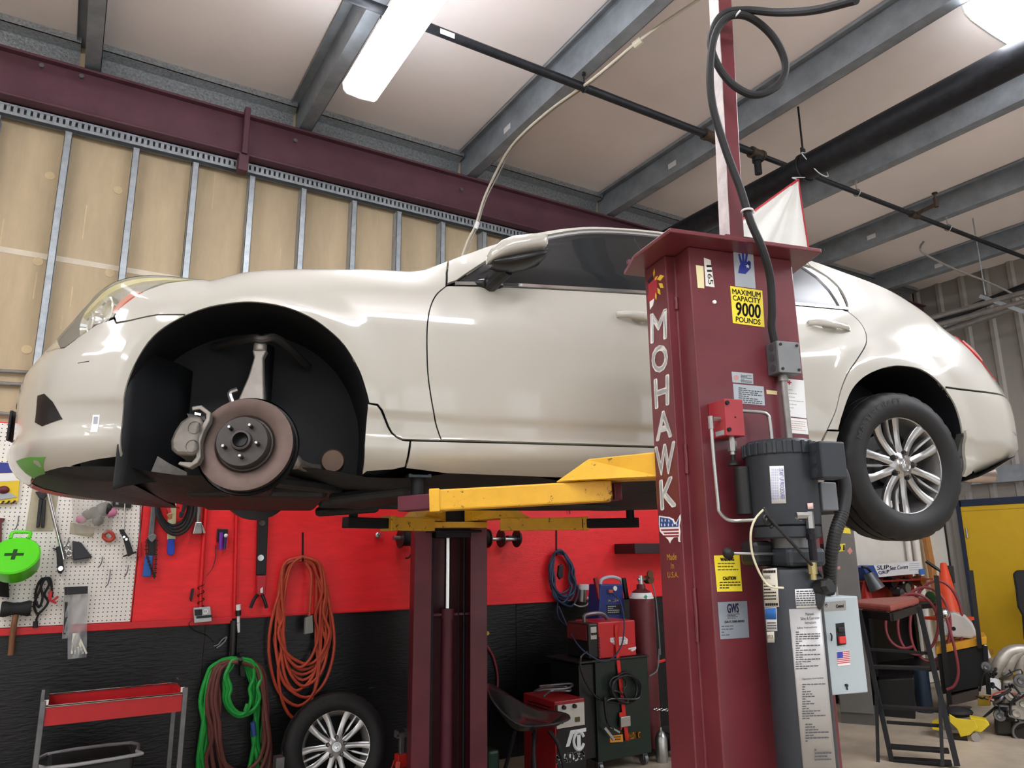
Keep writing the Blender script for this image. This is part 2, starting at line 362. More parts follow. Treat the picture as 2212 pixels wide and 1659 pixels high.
# right wall of corrugated sheet
wr = struct(build('wall_right', MB().bb((RX+.04, -8.2, 0), (RX+.2, WY+.2, DZ)), mat('sheet_backing', '55524e', .8), smooth=0), 'corrugated sheet metal side wall at the far right', 'wall')
b = MB(); pr = []; yy = -7.9
while yy < WY:
    pr += [(yy, 0), (yy+.20, 0), (yy+.225, -.035), (yy+.27, -.035), (yy+.295, 0)]; yy += .305
pr = [p for p in pr if p[0] < WY]
n = len(pr); vs = [(RX+.035+q[1], q[0], 0) for q in pr]+[(RX+.035+q[1], q[0], DZ) for q in pr]
b.add(vs, [(i, i+1, n+i+1, n+i) for i in range(n-1)])
build('corrugated_sheet', b, m_corr, wr, smooth=0)
for z0, z1, nm in ((2.38, 2.58, 0),):
    tag(build('wall_girt', MB().bb((RX-.14, -7.9, z0), (RX-.01, WY-.02, z0+.012)).bb((RX-.145, -7.9, z0), (RX-.14, WY-.02, z1)), m_purl, smooth=0), 'grey horizontal girt %s on the corrugated wall' % ('just above the yellow door' if z0 < 3 else 'high up'), 'girt')
# boards on the back wall: red above, black below, pegboard at left
BE = onY(590, 1330, WY-.03).z           # lower edge of the red board
XP = onY(281, 1338, WY-.045).x          # right edge of the pegboard
XE = onY(1425, 1300, WY-.03).x+.35
for i, (x0, x1) in enumerate(((-4.2, XP+.01), (XP+.01, XP+2.44), (XP+2.44, XE))):
    tag(build('red_board', MB().bb((x0+.002, WY-.03, BE), (x1-.002, WY-.001, 2.42)), m_red, smooth=0), ['red painted board behind the white pegboard', 'red painted plywood board with the hanging hand tools', 'red painted plywood board behind the blue cable coil'][i], 'board')
b = MB().bb((-4.2, WY-.062, BE-.035), (XP+.62, WY-.046, BE+.008)); b.bb((XP+.62, WY-.040, BE-.007), (XE, WY-.031, BE+.006))
tag(build('red_ledge', b, mat('red_ledge', 'c41820', .4, var=.1), smooth=0, bevel=.004), 'red painted ledge under the red board', 'ledge')
for i, (x0, x1) in enumerate(((-4.2, .9), (.9, 3.34), (3.34, 5.78))):
    tag(build('black_board', MB().bb((x0+.002, WY-.02, .002), (x1-.002, WY-.001, BE-.008)), m_blackb, smooth=0), ['black painted strand board below the pegboard', 'black painted strand board behind the spare wheel', 'black painted strand board behind the welding cart'][i], 'board')
# pegboard with its hole grid
pg = bpy.data.materials.new('pegboard'); pg.use_nodes = True; N = pg.node_tree.nodes; L = pg.node_tree.links
tcn = N.new('ShaderNodeTexCoord'); mp = N.new('ShaderNodeVectorMath'); mp.operation = 'SCALE'; mp.inputs['Scale'].default_value = 1/.0254
L.new(tcn.outputs['Object'], mp.inputs[0]); fr = N.new('ShaderNodeVectorMath'); fr.operation = 'FRACTION'; L.new(mp.outputs[0], fr.inputs[0])
sb = N.new('ShaderNodeVectorMath'); sb.operation = 'SUBTRACT'; sb.inputs[1].default_value = (.5, .5, .5); L.new(fr.outputs[0], sb.inputs[0])
ml = N.new('ShaderNodeVectorMath'); ml.operation = 'MULTIPLY'; ml.inputs[1].default_value = (1, 0, 1); L.new(sb.outputs[0], ml.inputs[0])
ln = N.new('ShaderNodeVectorMath'); ln.operation = 'LENGTH'; L.new(ml.outputs[0], ln.inputs[0])
lt = N.new('ShaderNodeMath'); lt.operation = 'LESS_THAN'; lt.inputs[1].default_value = .14; L.new(ln.outputs['Value'], lt.inputs[0])
mx = N.new('ShaderNodeMix'); mx.data_type = 'RGBA'; L.new(lt.outputs[0], mx.inputs['Factor']); mx.inputs['A'].default_value = lin('dcd8d0'); mx.inputs['B'].default_value = lin('2a2622')
L.new(mx.outputs['Result'], N['Principled BSDF'].inputs['Base Color']); N['Principled BSDF'].inputs['Roughness'].default_value = .45
tag(build('pegboard', MB().bb((-3.2, WY-.045, BE+.012), (XP, WY-.031, 2.41)), pg, smooth=0), 'white pegboard with small round holes on the left of the back wall', 'pegboard')
# wooden post, pipes in the corner, yellow door with dark blue header
def wbox(name, lo, hi, m, label, cat, bevel=.003): return tag(build(name, MB().bb(lo, hi), m, smooth=0, bevel=bevel), label, cat)
# ================================================================ the car on the lift
CO = V(.707, 3.414, 1.972); CA = math.radians(-13.195)      # centre of front axle line, heading
car = thing('car', CO, 'white four-door saloon raised on the lift with its near front wheel off', 'car', CA)
def pch(xs, ys):
    xs = np.array(xs, float); ys = np.array(ys, float); h = np.diff(xs); d = np.diff(ys)/h; m = np.zeros(len(xs))
    for i in range(1, len(xs)-1):
        if d[i-1]*d[i] > 0:
            w1, w2 = 2*h[i]+h[i-1], h[i]+2*h[i-1]; m[i] = (w1+w2)/(w1/d[i-1]+w2/d[i])
    m[0], m[-1] = d[0], d[-1]
    def f(x):
        x = np.clip(np.asarray(x, float), xs[0], xs[-1]); i = np.clip(np.searchsorted(xs, x)-1, 0, len(xs)-2)
        t = (x-xs[i])/h[i]
        return (1+2*t)*(1-t)**2*ys[i]+t*(1-t)**2*h[i]*m[i]+t*t*(3-2*t)*ys[i+1]+t*t*(t-1)*h[i]*m[i+1]
    return f
def sstep(x, a, b):
    t = np.clip((np.asarray(x, float)-a)/(b-a), 0, 1); return t*t*(3-2*t)
_pl = [(-1.60, -.885, 0), (-1.35, -.865, .24), (-1.07, -.795, .49), (-.86, -.715, .67), (-.70, -.61, .795), (-.53, -.49, .855), (-.39, -.385, .874), (-.2, -.2, .882), (0, 0, .885), (.4, .4, .886), (1, 1, .887), (1.6, 1.6, .887), (2.2, 2.2, .886), (2.85, 2.85, .885), (3.1, 3.1, .881), (3.3, 3.3, .872), (3.5, 3.49, .85), (3.64, 3.61, .80), (3.77, 3.71, .735), (3.91, 3.79, .63), (4.13, 3.855, .43), (4.36, 3.885, .2), (4.56, 3.89, 0)]
_px = pch([p[0] for p in _pl], [p[1] for p in _pl]); _py = pch([p[0] for p in _pl], [p[2] for p in _pl])
_side = pch([-.2, -.11, -.085, -.06, -.03, .0, .028, .045, .10, .135, .25, .44, .475, .505, .55, .60, .64, .70, .76, .82, 1.0, 1.2],
            [.30, .12, .075, .045, .021, .013, .0135, .018, .0135, .001, -.002, .0008, .0033, .0072, .0152, .0255, .0345, .050, .072, .108, .235, .385])
_front = pch([-.2, -.14, -.11, -.08, -.045, .0, .03, .2, .26, .315, .38, .45, .53, .595, .66, .72, .8],
             [.30, .16, .07, .03, .006, -.008, .004, 0, .008, .034, .072, .11, .165, .25, .38, .5, .62])
_rear = pch([-.2, -.06, -.03, .013, .06, .116, .253, .34, .375, .416, .533, .60, .675, .72, .8],
            [.6, .42, .30, .14, .05, .004, 0, .006, .016, .03, .08, .11, .17, .24, .36])
RAIL = [(-.17, .606), (-.03, .661), (.10, .686), (.23, .703), (.40, .722), (.59, .738), (.70, .768), (.914, .889), (1.082, .981), (1.339, 1.086), (1.473, 1.12), (1.837, 1.152), (2.2, 1.14), (2.50, 1.105), (2.66, 1.075), (2.79, 1.022), (2.948, .955), (3.185, .815), (3.34, .757), (3.5, .735), (3.62, .70)]
_rail = pch([p[0] for p in RAIL], [p[1] for p in RAIL])
def S(s, z, off=0.):
    "side surface of the body: s follows the plan outline, z the height above the axle; returns near side points"
    s = np.clip(np.asarray(s, float), -1.597, 4.557); z = np.asarray(z, float); e = 1e-3
    x, y = _px(s), _py(s); tx, ty = _px(s+e)-_px(s-e), _py(s+e)-_py(s-e); l = np.hypot(tx, ty); nx, ny = -ty/l, tx/l
    wf = sstep(-s, .30, .95); wr = sstep(s, 3.12, 3.70)
    sd = _side(z)
    # fender crest roll-over and rear shoulder
    zt = _rail(s); tt = np.clip((z-(zt-.15))/.15, 0, 1); roll = .13*(1-np.sqrt(np.maximum(1-(tt*.995)**2, 0)))*sstep(-s, -.78, -.55)*(1-sstep(-s, .2, .6))
    sh = np.clip((z-(zt-.17))/.17, 0, 1); roll2 = .11*(1-np.sqrt(np.maximum(1-(sh*.98)**2, 0)))*sstep(s, 3.0, 3.4)
    ins = sd*(1-wf)*(1-wr)+(_front(z))*wf+_rear(z)*wr+roll+roll2*(1-wr)
    # arch lips
    for cx_, cz, ax, az in ((.005, .085, .396, .405), (2.80, .06, .365, .395)):
        r = np.sqrt(((s-cx_)/ax)**2+((z-cz)/az)**2); ins = ins-.010*sstep(-r, -1.36, -1.06)*sstep(z, -.1, .15)
    ins = ins+off
    return np.stack([x-nx*ins, -(y-ny*ins), z], -1)
def SN(s, z):
    e = .004; a = S(s+e, z)-S(s-e, z); b = S(s, z+e)-S(s, z-e); n = np.cross(a, b); n /= np.linalg.norm(n, axis=-1, keepdims=True)+1e-12
    return n
def resample(P, step):
    out = []
    for i in range(len(P)):
        a, b = np.array(P[i], float), np.array(P[(i+1) % len(P)], float); k = max(1, int(math.ceil(np.linalg.norm(b-a)/step)))
        out += [a+(b-a)*j/k for j in range(k)]
    return np.array(out)
def shrink(P, g):
    n = len(P); A = .5*sum(P[i][0]*P[(i+1) % n][1]-P[(i+1) % n][0]*P[i][1] for i in range(n)); sg = 1 if A > 0 else -1
    t = np.roll(P, -1, 0)-np.roll(P, 1, 0); l = np.linalg.norm(t, axis=1, keepdims=True)+1e-9; t = t/l
    return P+np.stack([-t[:, 1], t[:, 0]], 1)*g*sg
def inside(P, q):
    x, y = q[:, 0], q[:, 1]; r = np.zeros(len(q), bool); j = len(P)-1
    for i in range(len(P)):
        c = ((P[i, 1] > y) != (P[j, 1] > y)); dy = P[j, 1]-P[i, 1]
        xi = (P[j, 0]-P[i, 0])*(y-P[i, 1])/(dy if abs(dy) > 1e-12 else 1e-12)+P[i, 0]
        r ^= c & (x < xi); j = i
    return r
def panel(name, P, m, parent=None, gap=.0026, res=.03, rim=.014, off=0., mirror=True, label=None, fn=None, nfn=None, flip=False):
    fn = fn or S; nfn = nfn or SN; parent = parent or car
    P = shrink(resample(P, res), gap); n = len(P)
    lo, hi = P.min(0), P.max(0)
    g = np.array([(a+(res/2 if k % 2 else 0), b) for k, b in enumerate(np.arange(lo[1], hi[1], res*.85)) for a in np.arange(lo[0], hi[0], res)])
    if len(g):
        g = g[inside(P, g)]
        if len(g):
            dmin = np.min(np.linalg.norm(g[:, None]-P[None], axis=2), 1); g = g[dmin > res*.45]
    allp = np.vstack([P, g]) if len(g) else P
    r = delaunay_2d_cdt([Vector(p) for p in allp], [], [list(range(n))], 1, 1e-7)
    q = np.array([tuple(v) for v in r[0]]); fs = [list(f) for f in r[2]]
    pts = fn(q[:, 0], q[:, 1], off); nr = nfn(q[:, 0], q[:, 1])
    # orient outward (towards -y for the near side)
    mid = nr.mean(0)
    if mid[1] > 0: nr = -nr
    f2 = []
    for f in fs:
        a, b, c = pts[f[0]], pts[f[1]], pts[f[2]]
        if np.dot(np.cross(b-a, c-a), nr[f[0]]) < 0: f = f[::-1]
        f2.append(f)
    vs = list(pts); nn = list(nr); fs = f2
    if rim:
        from collections import Counter
        ec = Counter()
        for f in fs:
            for i in range(len(f)): ec[(f[i], f[(i+1) % len(f)])] += 1
        for (a, b) in [e for e in ec if (e[1], e[0]) not in ec]:
            k = len(vs); pa, pb = pts[a], pts[b]; na, nb = nr[a], nr[b]
            rn = np.cross(pb-pa, -na); rn /= np.linalg.norm(rn)+1e-12; rn = -rn
            vs += [pa, pb, pb-nb*rim, pa-na*rim]; nn += [rn]*4; fs.append([k, k+3, k+2, k+1])
    mb = MB(); mb.v = [Vector(p) for p in vs]; mb.f = fs; mb.m = [0]*len(fs)
    o = build(name, mb, m, parent, smooth=180, local=True, normals=[tuple(v) for v in nn], fixn=False)
    if label: o['label'] = label
    if mirror:
        c = o.copy(); COL.objects.link(c); c.scale = (1, -1, 1); MW[c] = MW[o]
    return o
m_car = mat('pearl_white_paint', 'aaa79d', .34, coat=1., spec=.35)
m_glass = mat('tinted_glass', '25282a', .03, alpha=.42, spec=.6)
m_clear = mat('clear_plastic', 'd8d4c0', .08, alpha=.28, spec=.6)
m_bk = mat('car_black_trim', '0d0e10', .32)
m_liner = mat('wheel_liner', '0e1014', .6, var=.25, vs_=9)
m_under = mat('underbody', '141416', .55, var=.5, vs_=8, bump=.3, bs=25)
m_crm = mat('window_chrome', 'c9c9c9', .15, 1.)
# ---- outlines (s, z)
ARCH = [(-.388, -.058), (-.391, .057), (-.387, .152), (-.366, .235), (-.328, .319), (-.284, .374), (-.225, .420), (-.153, .457), (-.067, .482), (.0, .490), (.092, .482), (.178, .452), (.246, .409), (.306, .353), (.358, .270), (.384, .201), (.399, .150)]
RARCH = [(2.441, .136), (2.452, .165), (2.471, .207), (2.523, .301), (2.582, .362), (2.659, .408), (2.766, .445), (2.851, .455), (2.957, .446), (3.037, .407), (3.093, .357), (3.135, .291), (3.155, .215), (3.160, .147), (3.155, .07), (3.13, .0)]
DF = [(.684, .635), (.645, .594), (.620, .538), (.608, .471), (.606, .393), (.611, .277), (.626, .177), (.645, .097), (.668, .031)]
RD = [(2.633, .722), (2.677, .676), (2.695, .617), (2.675, .555), (2.597, .472), (2.528, .399), (2.475, .314), (2.435, .222), (2.384, .136), (2.343, .045)]
def sm(P, k=4): return [(p.x, p.y) for p in catmull([V(a, b, 0) for a, b in P], k)]
A_, R_, D_, Q_ = sm(ARCH, 3), sm(RARCH, 3), sm(DF, 4), sm(RD, 4)
_belt = pch([.60, .687, .916, 1.218, 1.533, 2.30, 2.58, 2.64, 2.8], [.627, .638, .659, .677, .694, .722, .728, .729, .73])
def belt(a, b, n=14, d=0.): return [(x, float(_belt(x))+d) for x in np.linspace(a, b, n)]
def rail(a, b, n=20, d=0.): return [(x, float(_rail(x))+d) for x in np.linspace(a, b, n)]
BX = 1.655
HL_LOW = [(-.17, .603), (-.30, .548), (-.385, .493), (-.455, .44), (-.475, .412)]
HL_BOT = [(-.475, .408), (-.56, .385), (-.64, .345), (-.70, .31)]
HL_IN = [(-.82, .315), (-.95, .345), (-1.02, .39)]
HL_TOP = [(-.98, .42), (-.86, .468), (-.7, .515), (-.52, .553), (-.34, .584)]
SEAM = [(-.225, .424), (-.312, .417), (-.40, .395), (-.46, .385)]
bump_top = SEAM+[(-.475, .404)]+HL_BOT[1:]+HL_IN
fb = sm(ARCH[:7], 3)+SEAM+[(-.475, .402)]+HL_BOT[1:]+HL_IN[:2]+[(-1.02, .37), (-1.12, .36), (-1.12, -.115), (-1.0, -.11), (-.8, -.10), (-.62, -.085), (-.5, -.068), (-.42, -.060)]
panel('front_bumper', fb, m_car, res=.018)
panel('bumper_centre', [(-1.125, -.115), (-1.60, -.115), (-1.60, .03), (-1.125, .03)], m_car, res=.04)
panel('lower_grille', [(-1.125, .035), (-1.60, .035), (-1.60, .17), (-1.125, .17)], m_bk, res=.05, off=.02)
panel('bumper_beam', [(-1.125, .175), (-1.60, .175), (-1.60, .25), (-1.125, .25)], m_car, res=.04)
panel('upper_grille', [(-1.125, .255), (-1.60, .255), (-1.60, .42), (-1.125, .36)], m_bk, res=.05, off=.02)
ff = [(-.225, .424)]+sm(ARCH[6:], 3)+[(.43, .147), (.447, .128), (.459, .105), (.475, .071), (.487, .052), (.503, .038), (.526, .029), (.60, .028)]+D_[::-1]+[(.69, .70), (.705, .768)]+rail(.66, -.16, 24)[0:]+HL_LOW+[(-.46, .388)]+SEAM[::-1][1:-1]
panel('front_fender', ff, m_car, res=.018)
fd = D_+[(.668, .031), (.8, .033), (1.05, .034), (1.3, .036), (BX, .038), (BX, .4)]+belt(BX, .69)
fdo = panel('front_door', fd, m_car, res=.03)
rd = [(BX, .4), (BX, .038), (2.0, .04), (2.2, .042)]+Q_[::-1]+belt(2.60, BX)
rdo = panel('rear_door', rd, m_car, res=.03)
CP = [(2.64, .735), (2.668, .80), (2.688, .88), (2.676, .955), (2.622, 1.028)]
qp = sm(RD[:-2], 4)+[(2.384, .136), (2.441, .136)]+sm(RARCH[:11], 3)+[(3.098, .372), (3.3, .370), (3.5, .371), (3.68, .373), (3.68, .487), (3.557, .516), (3.456, .573), (3.380, .650), (3.39, .70), (3.42, .728)]+rail(3.41, 2.66, 34)+[(2.622, 1.06)]+sm(CP[::-1], 3)
panel('quarter_panel', qp, m_car, res=.02)
rb = [(3.098, .367), (3.3, .365), (3.5, .366), (3.75, .368), (4.1, .37), (4.56, .37), (4.56, -.02), (4.1, -.02), (3.8, -.01), (3.55, -.015), (3.35, -.02), (3.22, -.015), (3.135, 0)]+sm(RARCH[10:], 3)[::-1]
panel('rear_bumper', rb, m_car, res=.03)
panel('trunk_face', [(3.69, .376), (4.56, .376), (4.56, .62), (3.86, .62), (3.80, .53), (3.69, .485)], m_car, res=.04)
tl = [(3.685, .490), (3.56, .520), (3.46, .577), (3.385, .650), (3.395, .69), (3.46, .712), (3.55, .708), (3.68, .685), (3.80, .64), (3.90, .60), (3.86, .54), (3.79, .51), (3.74, .475)]
panel('tail_light', tl, mat('tail_lens_red', 'c01a26', .08, coat=1., spec=.6), res=.02, off=-.006, rim=.02)
panel('tail_reflector', [(3.46, .60), (3.425, .645), (3.44, .668), (3.49, .65), (3.52, .60), (3.54, .555)], mat('tail_lens_pale', 'f0b8b4', .1, coat=1.), res=.02, off=-.010)
# sill and skirts
sk = [(.395, -.095), (.41, -.085), (.50, -.078), (.543, -.068), (.552, .022), (.524, .025), (.503, .034), (.484, .050), (.471, .070), (.455, .104), (.443, .126), (.428, .143), (.41, .146), (.394, .147), (.392, .08), (.389, 0)]
panel('skirt_front', sk, m_car, res=.022, off=-.004)
panel('side_sill', [(.556, .024), (.546, -.072), (.70, -.086), (1.2, -.092), (1.9, -.092), (2.25, -.09), (2.31, .033), (1.6, .033), (1.0, .029)], m_car, res=.03, off=-.002)
panel('skirt_rear', [(2.345, .04), (2.384, .131), (2.445, .131), (2.43, .05), (2.41, -.04), (2.40, -.09), (2.255, -.09), (2.315, .035)], m_car, res=.022, off=-.003)
mf = panel('mud_flap', [(3.165, -.02), (3.168, .10), (3.168, .165), (3.20, .172), (3.225, .15), (3.24, .07), (3.25, -.03), (3.20, -.05), (3.165, -.05)], m_car, res=.02, off=-.012, rim=.02)
panel('arch_flap', [(3.150, .15), (3.166, .155), (3.164, .02), (3.162, -.055), (3.09, -.05), (3.11, .0), (3.138, .08)], mat('flap_grey', '3a3a36', .7, var=.3, vs_=20), res=.02, off=-.003, rim=.03)
for z_ in (.14, .04): panel('flap_rivet', [(3.148, z_-.006), (3.160, z_-.006), (3.160, z_+.006), (3.148, z_+.006)], m_bk, res=.02, off=-.005, gap=0, rim=.002)
# greenhouse: body-colour pillar and roof rail, black frame, chrome, glass
GT = [(.80, .695), (.90, .768), (1.0, .842), (1.082, .895), (1.2, .954), (1.339, 1.010), (1.473, 1.045), (1.65, 1.069)]
GT2 = [(1.70, 1.071), (1.9, 1.077), (2.15, 1.066), (2.38, 1.035), (2.52, .985), (2.59, .92), (2.605, .84), (2.60, .745)]
g1, g2 = sm(GT, 4), sm(GT2, 4)
FT = sm([(.712, .65), (.76, .692), (.83, .752), (.90, .812), (1.0, .892), (1.082, .946), (1.2, 1.005), (1.339, 1.062), (1.473, 1.097), (1.65, 1.121), (1.837, 1.130), (2.0, 1.128), (2.2, 1.117), (2.38, 1.093), (2.52, 1.062), (2.61, 1.02)], 3)
rl = [(.689, .648), (.693, .70), (.707, .768)]+rail(.72, 2.655, 50)+[(2.618, 1.062), (2.616, 1.028)]+[(x, z+.003) for x, z in FT[::-1][1:-1]]
panel('roof_rail', rl, m_car, res=.024)
fr_ = FT+[(2.668, .95), (2.68, .88), (2.66, .80), (2.632, .735)]+belt(2.60, .72, 30, .012)
panel('window_frame', fr_, m_bk, res=.035, off=.012)
def strip(name, pts, w, m, off=-.004, res=.03):
    up = [(a, b+w) for a, b in pts]; return panel(name, pts+up[::-1], m, gap=.0, res=res, rim=.008, off=off)
strip('belt_moulding', belt(.72, 2.64, 30, .004), .014, m_crm)
strip('window_chrome', [(x, z-.020) for x, z in FT[12:-2]], .013, mat('window_strip', 'a8a6a4', .3, .5), off=.002)
gl1 = [(.80, .688)]+[(a, b) for a, b in g1[1:]]+[(1.645, .72)]+belt(1.62, .82, 14, .02)
panel('front_window', gl1, m_glass, res=.05, rim=.004, off=.010, gap=.001)
gl2 = [(1.70, .72), (1.70, 1.066)]+g2[1:]+belt(2.58, 1.72, 14, .02)
panel('rear_window', gl2, m_glass, res=.05, rim=.004, off=.014, gap=.001)
panel('window_divider', [(2.335, .735), (2.355, .735), (2.34, .87), (2.295, 1.04), (2.28, 1.04), (2.322, .87)], m_crm, res=.03, off=.008, rim=.01)
panel('pillar_trim', [(2.598, .738), (2.636, .738), (2.676, .88), (2.664, .95), (2.61, 1.012), (2.56, 1.02), (2.602, .95), (2.612, .86)], mat('pillar_chrome', 'b9b6b8', .25, .8), res=.03, off=.002)
panel('pillar_b', [(1.648, .70), (1.698, .70), (1.698, 1.075), (1.648, 1.075)], m_bk, res=.05, off=.006)
# hood, windscreen, roof, rear glass, deck: bridging between the two sides
def bridge(name, a, b, crown, m, n=26, off=0., w=24):
    xs = np.linspace(a, b, n); e = S(xs, _rail(xs)); mb = MB(); vs = []
    for i in range(n):
        for j in range(w+1):
            t = -1+2*j/w; yy = e[i, 1]; c = crown(xs[i])
            vs.append((e[i, 0], -yy*t, e[i, 2]-off+c*(1-abs(t)**2.2)))
    mb.add(vs, [(i*(w+1)+j, i*(w+1)+j+1, (i+1)*(w+1)+j+1, (i+1)*(w+1)+j) for i in range(n-1) for j in range(w)])
    return build(name, mb, m, car, smooth=60, local=True)
bridge('hood', -.17, .69, lambda x: .03+.04*min(1, max(0, (x+.17)/.5)), m_car, 24)
bridge('windscreen', .70, 1.40, lambda x: .05+.06*min(1, (1.4-x)/.5), m_glass, 24)
bridge('roof', 1.40, 2.50, lambda x: .06, m_car, 24)
bridge('rear_screen', 2.50, 3.17, lambda x: .06, m_glass, 18)
bridge('trunk_lid', 3.17, 3.62, lambda x: .05, m_car, 16)
# nose of the hood between the headlights
hs = HL_TOP[::-1]
xs = np.linspace(-.17, -1.0, 22); zt_ = pch([-1.02, -.98, -.86, -.7, -.52, -.34, -.17], [.39, .42, .468, .515, .553, .584, .604])(xs)
e = S(xs, zt_); mb = MB(); w_ = 20
for i in range(22):
    for j in range(w_+1):
        t = -1+2*j/w_; mb.v.append(V(e[i, 0]-.05*(1-t*t)*(i/21), -e[i, 1]*t, e[i, 2]+.03*(1-t*t)*(1-i/30)))
mb.f = [(i*(w_+1)+j, i*(w_+1)+j+1, (i+1)*(w_+1)+j+1, (i+1)*(w_+1)+j) for i in range(21) for j in range(w_)]; mb.m = [0]*len(mb.f)
build('hood_nose', mb, m_car, car, smooth=60, local=True)
# headlight: dark bowl, lamps, amber reflector and clear cover
hl = sm(HL_LOW, 2)+HL_BOT+HL_IN+[(-1.0, .41)]+HL_TOP
panel('headlight_bowl', hl, mat('headlight_bowl', 'c9c9c4', .35, .3, var=.25, vs_=18), res=.03, off=.055, gap=.006)
hcov = panel('headlight_cover', hl, m_clear, res=.024, off=.0, gap=.003, rim=.006)
panel('amber_reflector', [(-.345, .510), (-.39, .475), (-.44, .435), (-.468, .420), (-.505, .432), (-.475, .475), (-.42, .512)], mat('amber_lens', 'b83a18', .15, coat=1.), res=.02, off=.016)
panel('headlight_fade', [(-.20, .594), (-.34, .556), (-.50, .515), (-.62, .475), (-.70, .43), (-.74, .46), (-.62, .522), (-.5, .548), (-.34, .577)], mat('yellowed_plastic', 'cfc478', .35, alpha=.6), res=.025, off=.008)
for cs, cz, r in ((-.56, .45, .052), (-.68, .41, .05)):
    p = S(np.array([cs]), np.array([cz]), .045)[0]; nn = SN(np.array([cs]), np.array([cz]))[0]; nn = nn if nn[1] < 0 else -nn
    for sg in (1, -1):
        pp = V(p[0], p[1]*sg, p[2]); nv = V(nn[0]*.6-.5, nn[1]*sg, 0).normalized()
        mb = MB().lathe([(r, -.02), (r*1.05, .015), (r*.95, .018), (r*.8, .0), (0.001, -.012)], pp, nv, 24); build('headlight_lamp', mb, m_chrome, car, local=True)
# fog light recess
panel('fog_recess', [(-.645, .062), (-.70, .125), (-.745, .155), (-.785, .152), (-.79, .06), (-.745, .042)], m_bk, res=.02, off=-.002, rim=.03)
for sg in (-1, 1):
    p = S(np.array([-.72]), np.array([.075]), -.012)[0]; mb = MB().lathe([(.03, -.02), (.03, .006), (.024, .009), (.0001, .004)], V(p[0], -p[1]*sg*-1 if sg < 0 else -p[1], p[2]), V(-.8, -.6 if sg < 0 else .6, 0), 20)
    build('fog_lamp', mb, m_chrome, car, local=True)
panel('lip_tape', [(-.80, -.105), (-.72, -.055), (-.80, -.048), (-.95, -.05), (-.95, -.112)], mat('green_tape', '5f9a48', .5, var=.2), res=.03, off=-.002, mirror=False, rim=.002, label='green scraped tape on the lower lip')
panel('barcode_sticker', [(-.515, .075), (-.515, .018), (-.485, .018), (-.485, .075)], mat('sticker_white', 'eceef2', .4), res=.02, off=-.0015, gap=0, mirror=False, rim=.001, label='small white sticker with a grey code')
panel('barcode_print', [(-.509, .069), (-.509, .045), (-.491, .045), (-.491, .069)], mat('sticker_grey', '9fa2ac', .5), res=.02, off=-.003, gap=0, mirror=False, rim=.001)
mb = MB().bb((-.905, -.20, .07), (-.893, .20, .19)); build('plate_bracket', mb, m_bk, car, local=True, smooth=0, bevel=.004)
for (s0, z0, s1, z1) in ((-.60, .245, -.55, .25), (3.62, .33, 3.66, .338), (3.60, .185, 3.68, .183), (3.64, .176, 3.69, .175)):
    panel('paint_scratch', [(s0, z0), (s1, z1), (s1, z1+.003), (s0, z0+.002)], m_bk, res=.05, off=-.0008, gap=0, mirror=False, rim=.0004)
# door handles
def handle(x0, x1, z):
    mb = MB(); xs = np.linspace(x0, x1, 9); p = S(xs, np.full(9, z))
    prof = lambda t: (.012+.012*math.sin(math.pi*min(max(t, 0), 1))**.5)
    ring = 10; vs = []
    for i in range(9):
        t = i/8; h = .0125+.006*math.sin(math.pi*t); out = .004+.030*math.sin(math.pi*t)**.45
        for k in range(ring):
            a = 2*math.pi*k/ring; vs.append(V(p[i, 0], p[i, 1]-out-.008*math.cos(a), p[i, 2]+h*math.sin(a)-.01*t))
    mb.add(vs, [(i*ring+k, i*ring+(k+1) % ring, (i+1)*ring+(k+1) % ring, (i+1)*ring+k) for i in range(8) for k in range(ring)]+[list(range(ring)), list(range(8*ring, 9*ring))])
    return mb
for par, x0, x1, z in ((fdo, 1.40, 1.62, .580), (rdo, 2.375, 2.605, .636)):
    hm = handle(x0, x1, z); h = build('door_handle', hm, m_car, par, local=True, smooth=60)
    pc = S(np.array([(x0+x1)/2+.0]), np.array([z-.012]))[0]
    mb = MB(); mb.sph(pc+np.array([.0, .012, 0]), .05, 18, 10, (1.05, .42, .72)); build('handle_cup', mb, m_car, par, local=True)
# mirror
mir = MB()
def mcap(u, v):
    a = (u-.5)*math.pi; b = v*2*math.pi
    return 0
prof = [(.811, .705, .012), (.825, .73, .030), (.86, .765, .046), (.90, .785, .054), (.966, .80, .06), (1.02, .808, .058), (1.037, .806, .05)]
ring = 14; vs = []
for i, (x, zt0, hw) in enumerate(prof):
    zb = [.690, .695, .71, .722, .741, .756, .768][i]
    for k in range(ring):
        a = 2*math.pi*k/ring; c, s_ = math.cos(a), math.sin(a)
        zz = (zt0+zb)/2+(zt0-zb)/2*(abs(s_)**.7)*(1 if s_ > 0 else -1)
        vs.append(V(x, -.985-hw*1.25*c, zz+(.018 if s_ > 0 else 0)))
mir.add(vs, [(i*ring+k, i*ring+(k+1) % ring, (i+1)*ring+(k+1) % ring, (i+1)*ring+k) for i in range(6) for k in range(ring)]+[list(range(ring)), list(range(6*ring, 7*ring))])
mo = build('wing_mirror', mir, m_car, car, local=True, smooth=70)
low = MB(); vs = []
for i, (x, zt0, hw) in enumerate(prof[1:]):
    zb = [.680, .672, .672, .690, .715, .735][i]; ztop = [.70, .715, .727, .745, .76, .77][i]
    for k in range(ring):
        a = 2*math.pi*k/ring; c, s_ = math.cos(a), math.sin(a)
        vs.append(V(x+.003, -.985-hw*1.2*c, (ztop+zb)/2+(ztop-zb)/2*s_))
low.add(vs, [(i*ring+k, i*ring+(k+1) % ring, (i+1)*ring+(k+1) % ring, (i+1)*ring+k) for i in range(5) for k in range(ring)]+[list(range(ring)), list(range(5*ring, 6*ring))])
build('mirror_base', low, m_bk, mo, local=True, smooth=70)
